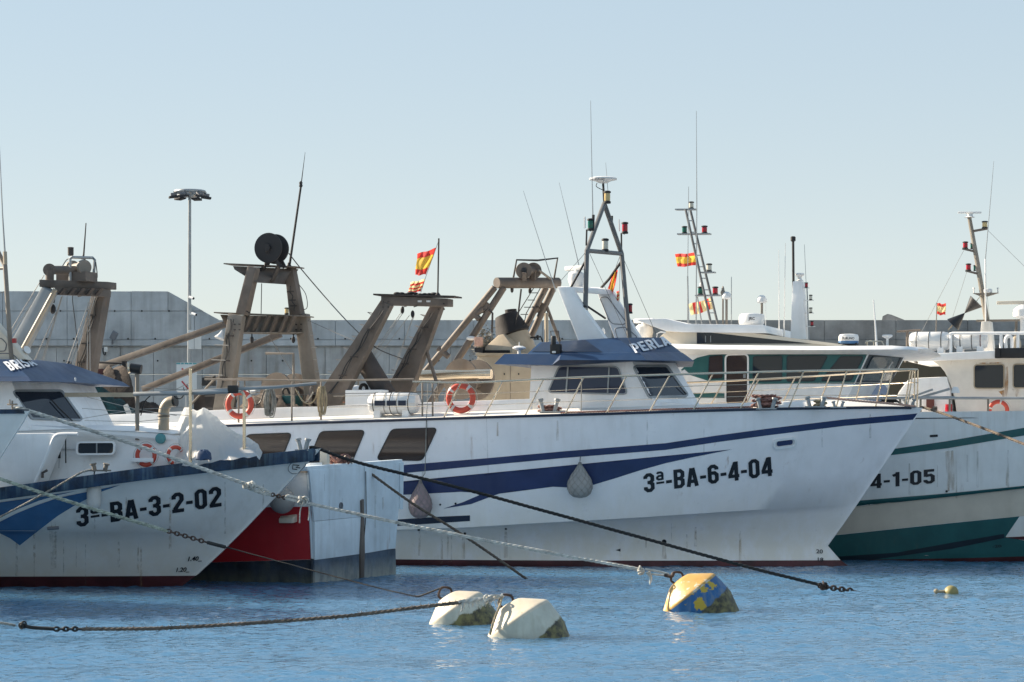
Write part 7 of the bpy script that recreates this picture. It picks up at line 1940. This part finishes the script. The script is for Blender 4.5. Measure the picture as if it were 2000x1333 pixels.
hoses(P, ga, G(572, 560, 1), G(584, 610, 1), (0, -.19, 0), 2, 2)
hoses(P, g3, K(750, 608, 0), K(650, 770, 0), (.05, -.18, 0), 2, 3)
hoses(P, g3, K(850, 612, 1), K(782, 740, 1), (.0, -.18, 0), 2, 4)
hoses(C, gc, GC(196, 580, -.5), GC(158, 745, -.5), (0, .24, 0), 2, 5)
hoses(E, g4, Q(1062, 575, .95), Q(1005, 690, .95), (0, -.10, 0), 2, 6)
for (px, py, f, fn, pr) in ((470, 640, 0, G, ga), (590, 640, 1, G, ga), (760, 596, .05, K, g3), (868, 600, .95, K, g3)):
    q = fn(px, py, f) + Vector((0, -.2, 0))
    for k_ in range(4):
        M().cyl(q + Vector(((k_ % 2) * .14 - .07, 0, (k_ // 2) * .14 - .07)), q + Vector(((k_ % 2) * .14 - .07, -.05, (k_ // 2) * .14 - .07)), .022, n=6).out('bolt', 'gantry_dk', pr)
# blocks slung under the beams
for (px, py, f, fn, pr, fr) in ((492, 664, .15, G, ga, P), (573, 664, .85, G, ga, P), (1000, 566, .25, Q, g4, E), (1035, 568, .6, Q, g4, E)):
    c = fn(px, py, f)
    M().ball(c, .085, (.55, .8, 1.1), 10, 8).tube([c, c + Vector((0, 0, .16))], .018, 6).out('pulley_block', 'dkmetal', pr)
# loops of cable and hose lying along the after rails
random.seed(31)
for i, (px, y0, y1, yy, mt) in enumerate(((500, 762, 792, -2.6, 'black'), (596, 764, 786, -2.6, 'rope_grey'), (660, 760, 790, 1.6, 'black'), (690, 764, 792, 1.8, 'rope_tan'), (740, 766, 790, 2.2, 'rope_black'), (860, 764, 790, 1.6, 'rope_grey'), (450, 770, 800, 1.5, 'black'))):
    pts = [P.at(px - 14, y0, yy), P.at(px - 8, y1 - 6, yy), P.at(px, y1, yy), P.at(px + 9, y1 - 8, yy), P.at(px + 16, y0 + 2, yy)]
    M().tube(pline(pts, 6), .016, 6).out('hanging_cable', mt, ar2)
# winch and gear on the after deck
wn = M().cyl(P.at(610, 786, .2), P.at(650, 784, .9), .26, n=20).out('trawl_winch', 'gantry_dk', perla)
for px, y in ((606, .1), (654, 1.0)):
    M().lathe(P.at(px, 786, y), (1, .3, 0), [(.42, 0), (.42, .04), (.30, .05)], 24).out('winch_flange', 'gantry', wn)
M().box(P.at(560, 792, .4), (.7, .6, .5)).out('motor_box', 'green', perla, bevel=.03)
M().tube(pline([P.at(556, 780, .2), P.at(552, 764, .2), P.at(560, 758, .2), P.at(566, 770, .2)], 5), .03, 8).out('motor_hose', 'black', perla)
M().box(P.at(650, 799, 1.6), (1.2, .5, .3)).out('fish_box', 'mid_blue', perla, bevel=.02)
heap(P, 470, 575, 812, [(470, 792), (490, 776), (520, 770), (545, 780), (575, 796)], .2, 1.4, 'net_brown', 'trawl_net', 'brown net piled under the drum gantry behind the after rail', 9)
heap(P, 655, 735, 806, [(655, 798), (680, 783), (705, 780), (735, 798)], .9, 1.2, 'net_teal', 'trawl_net', 'teal net piled between the legs of the flag gantry', 10)
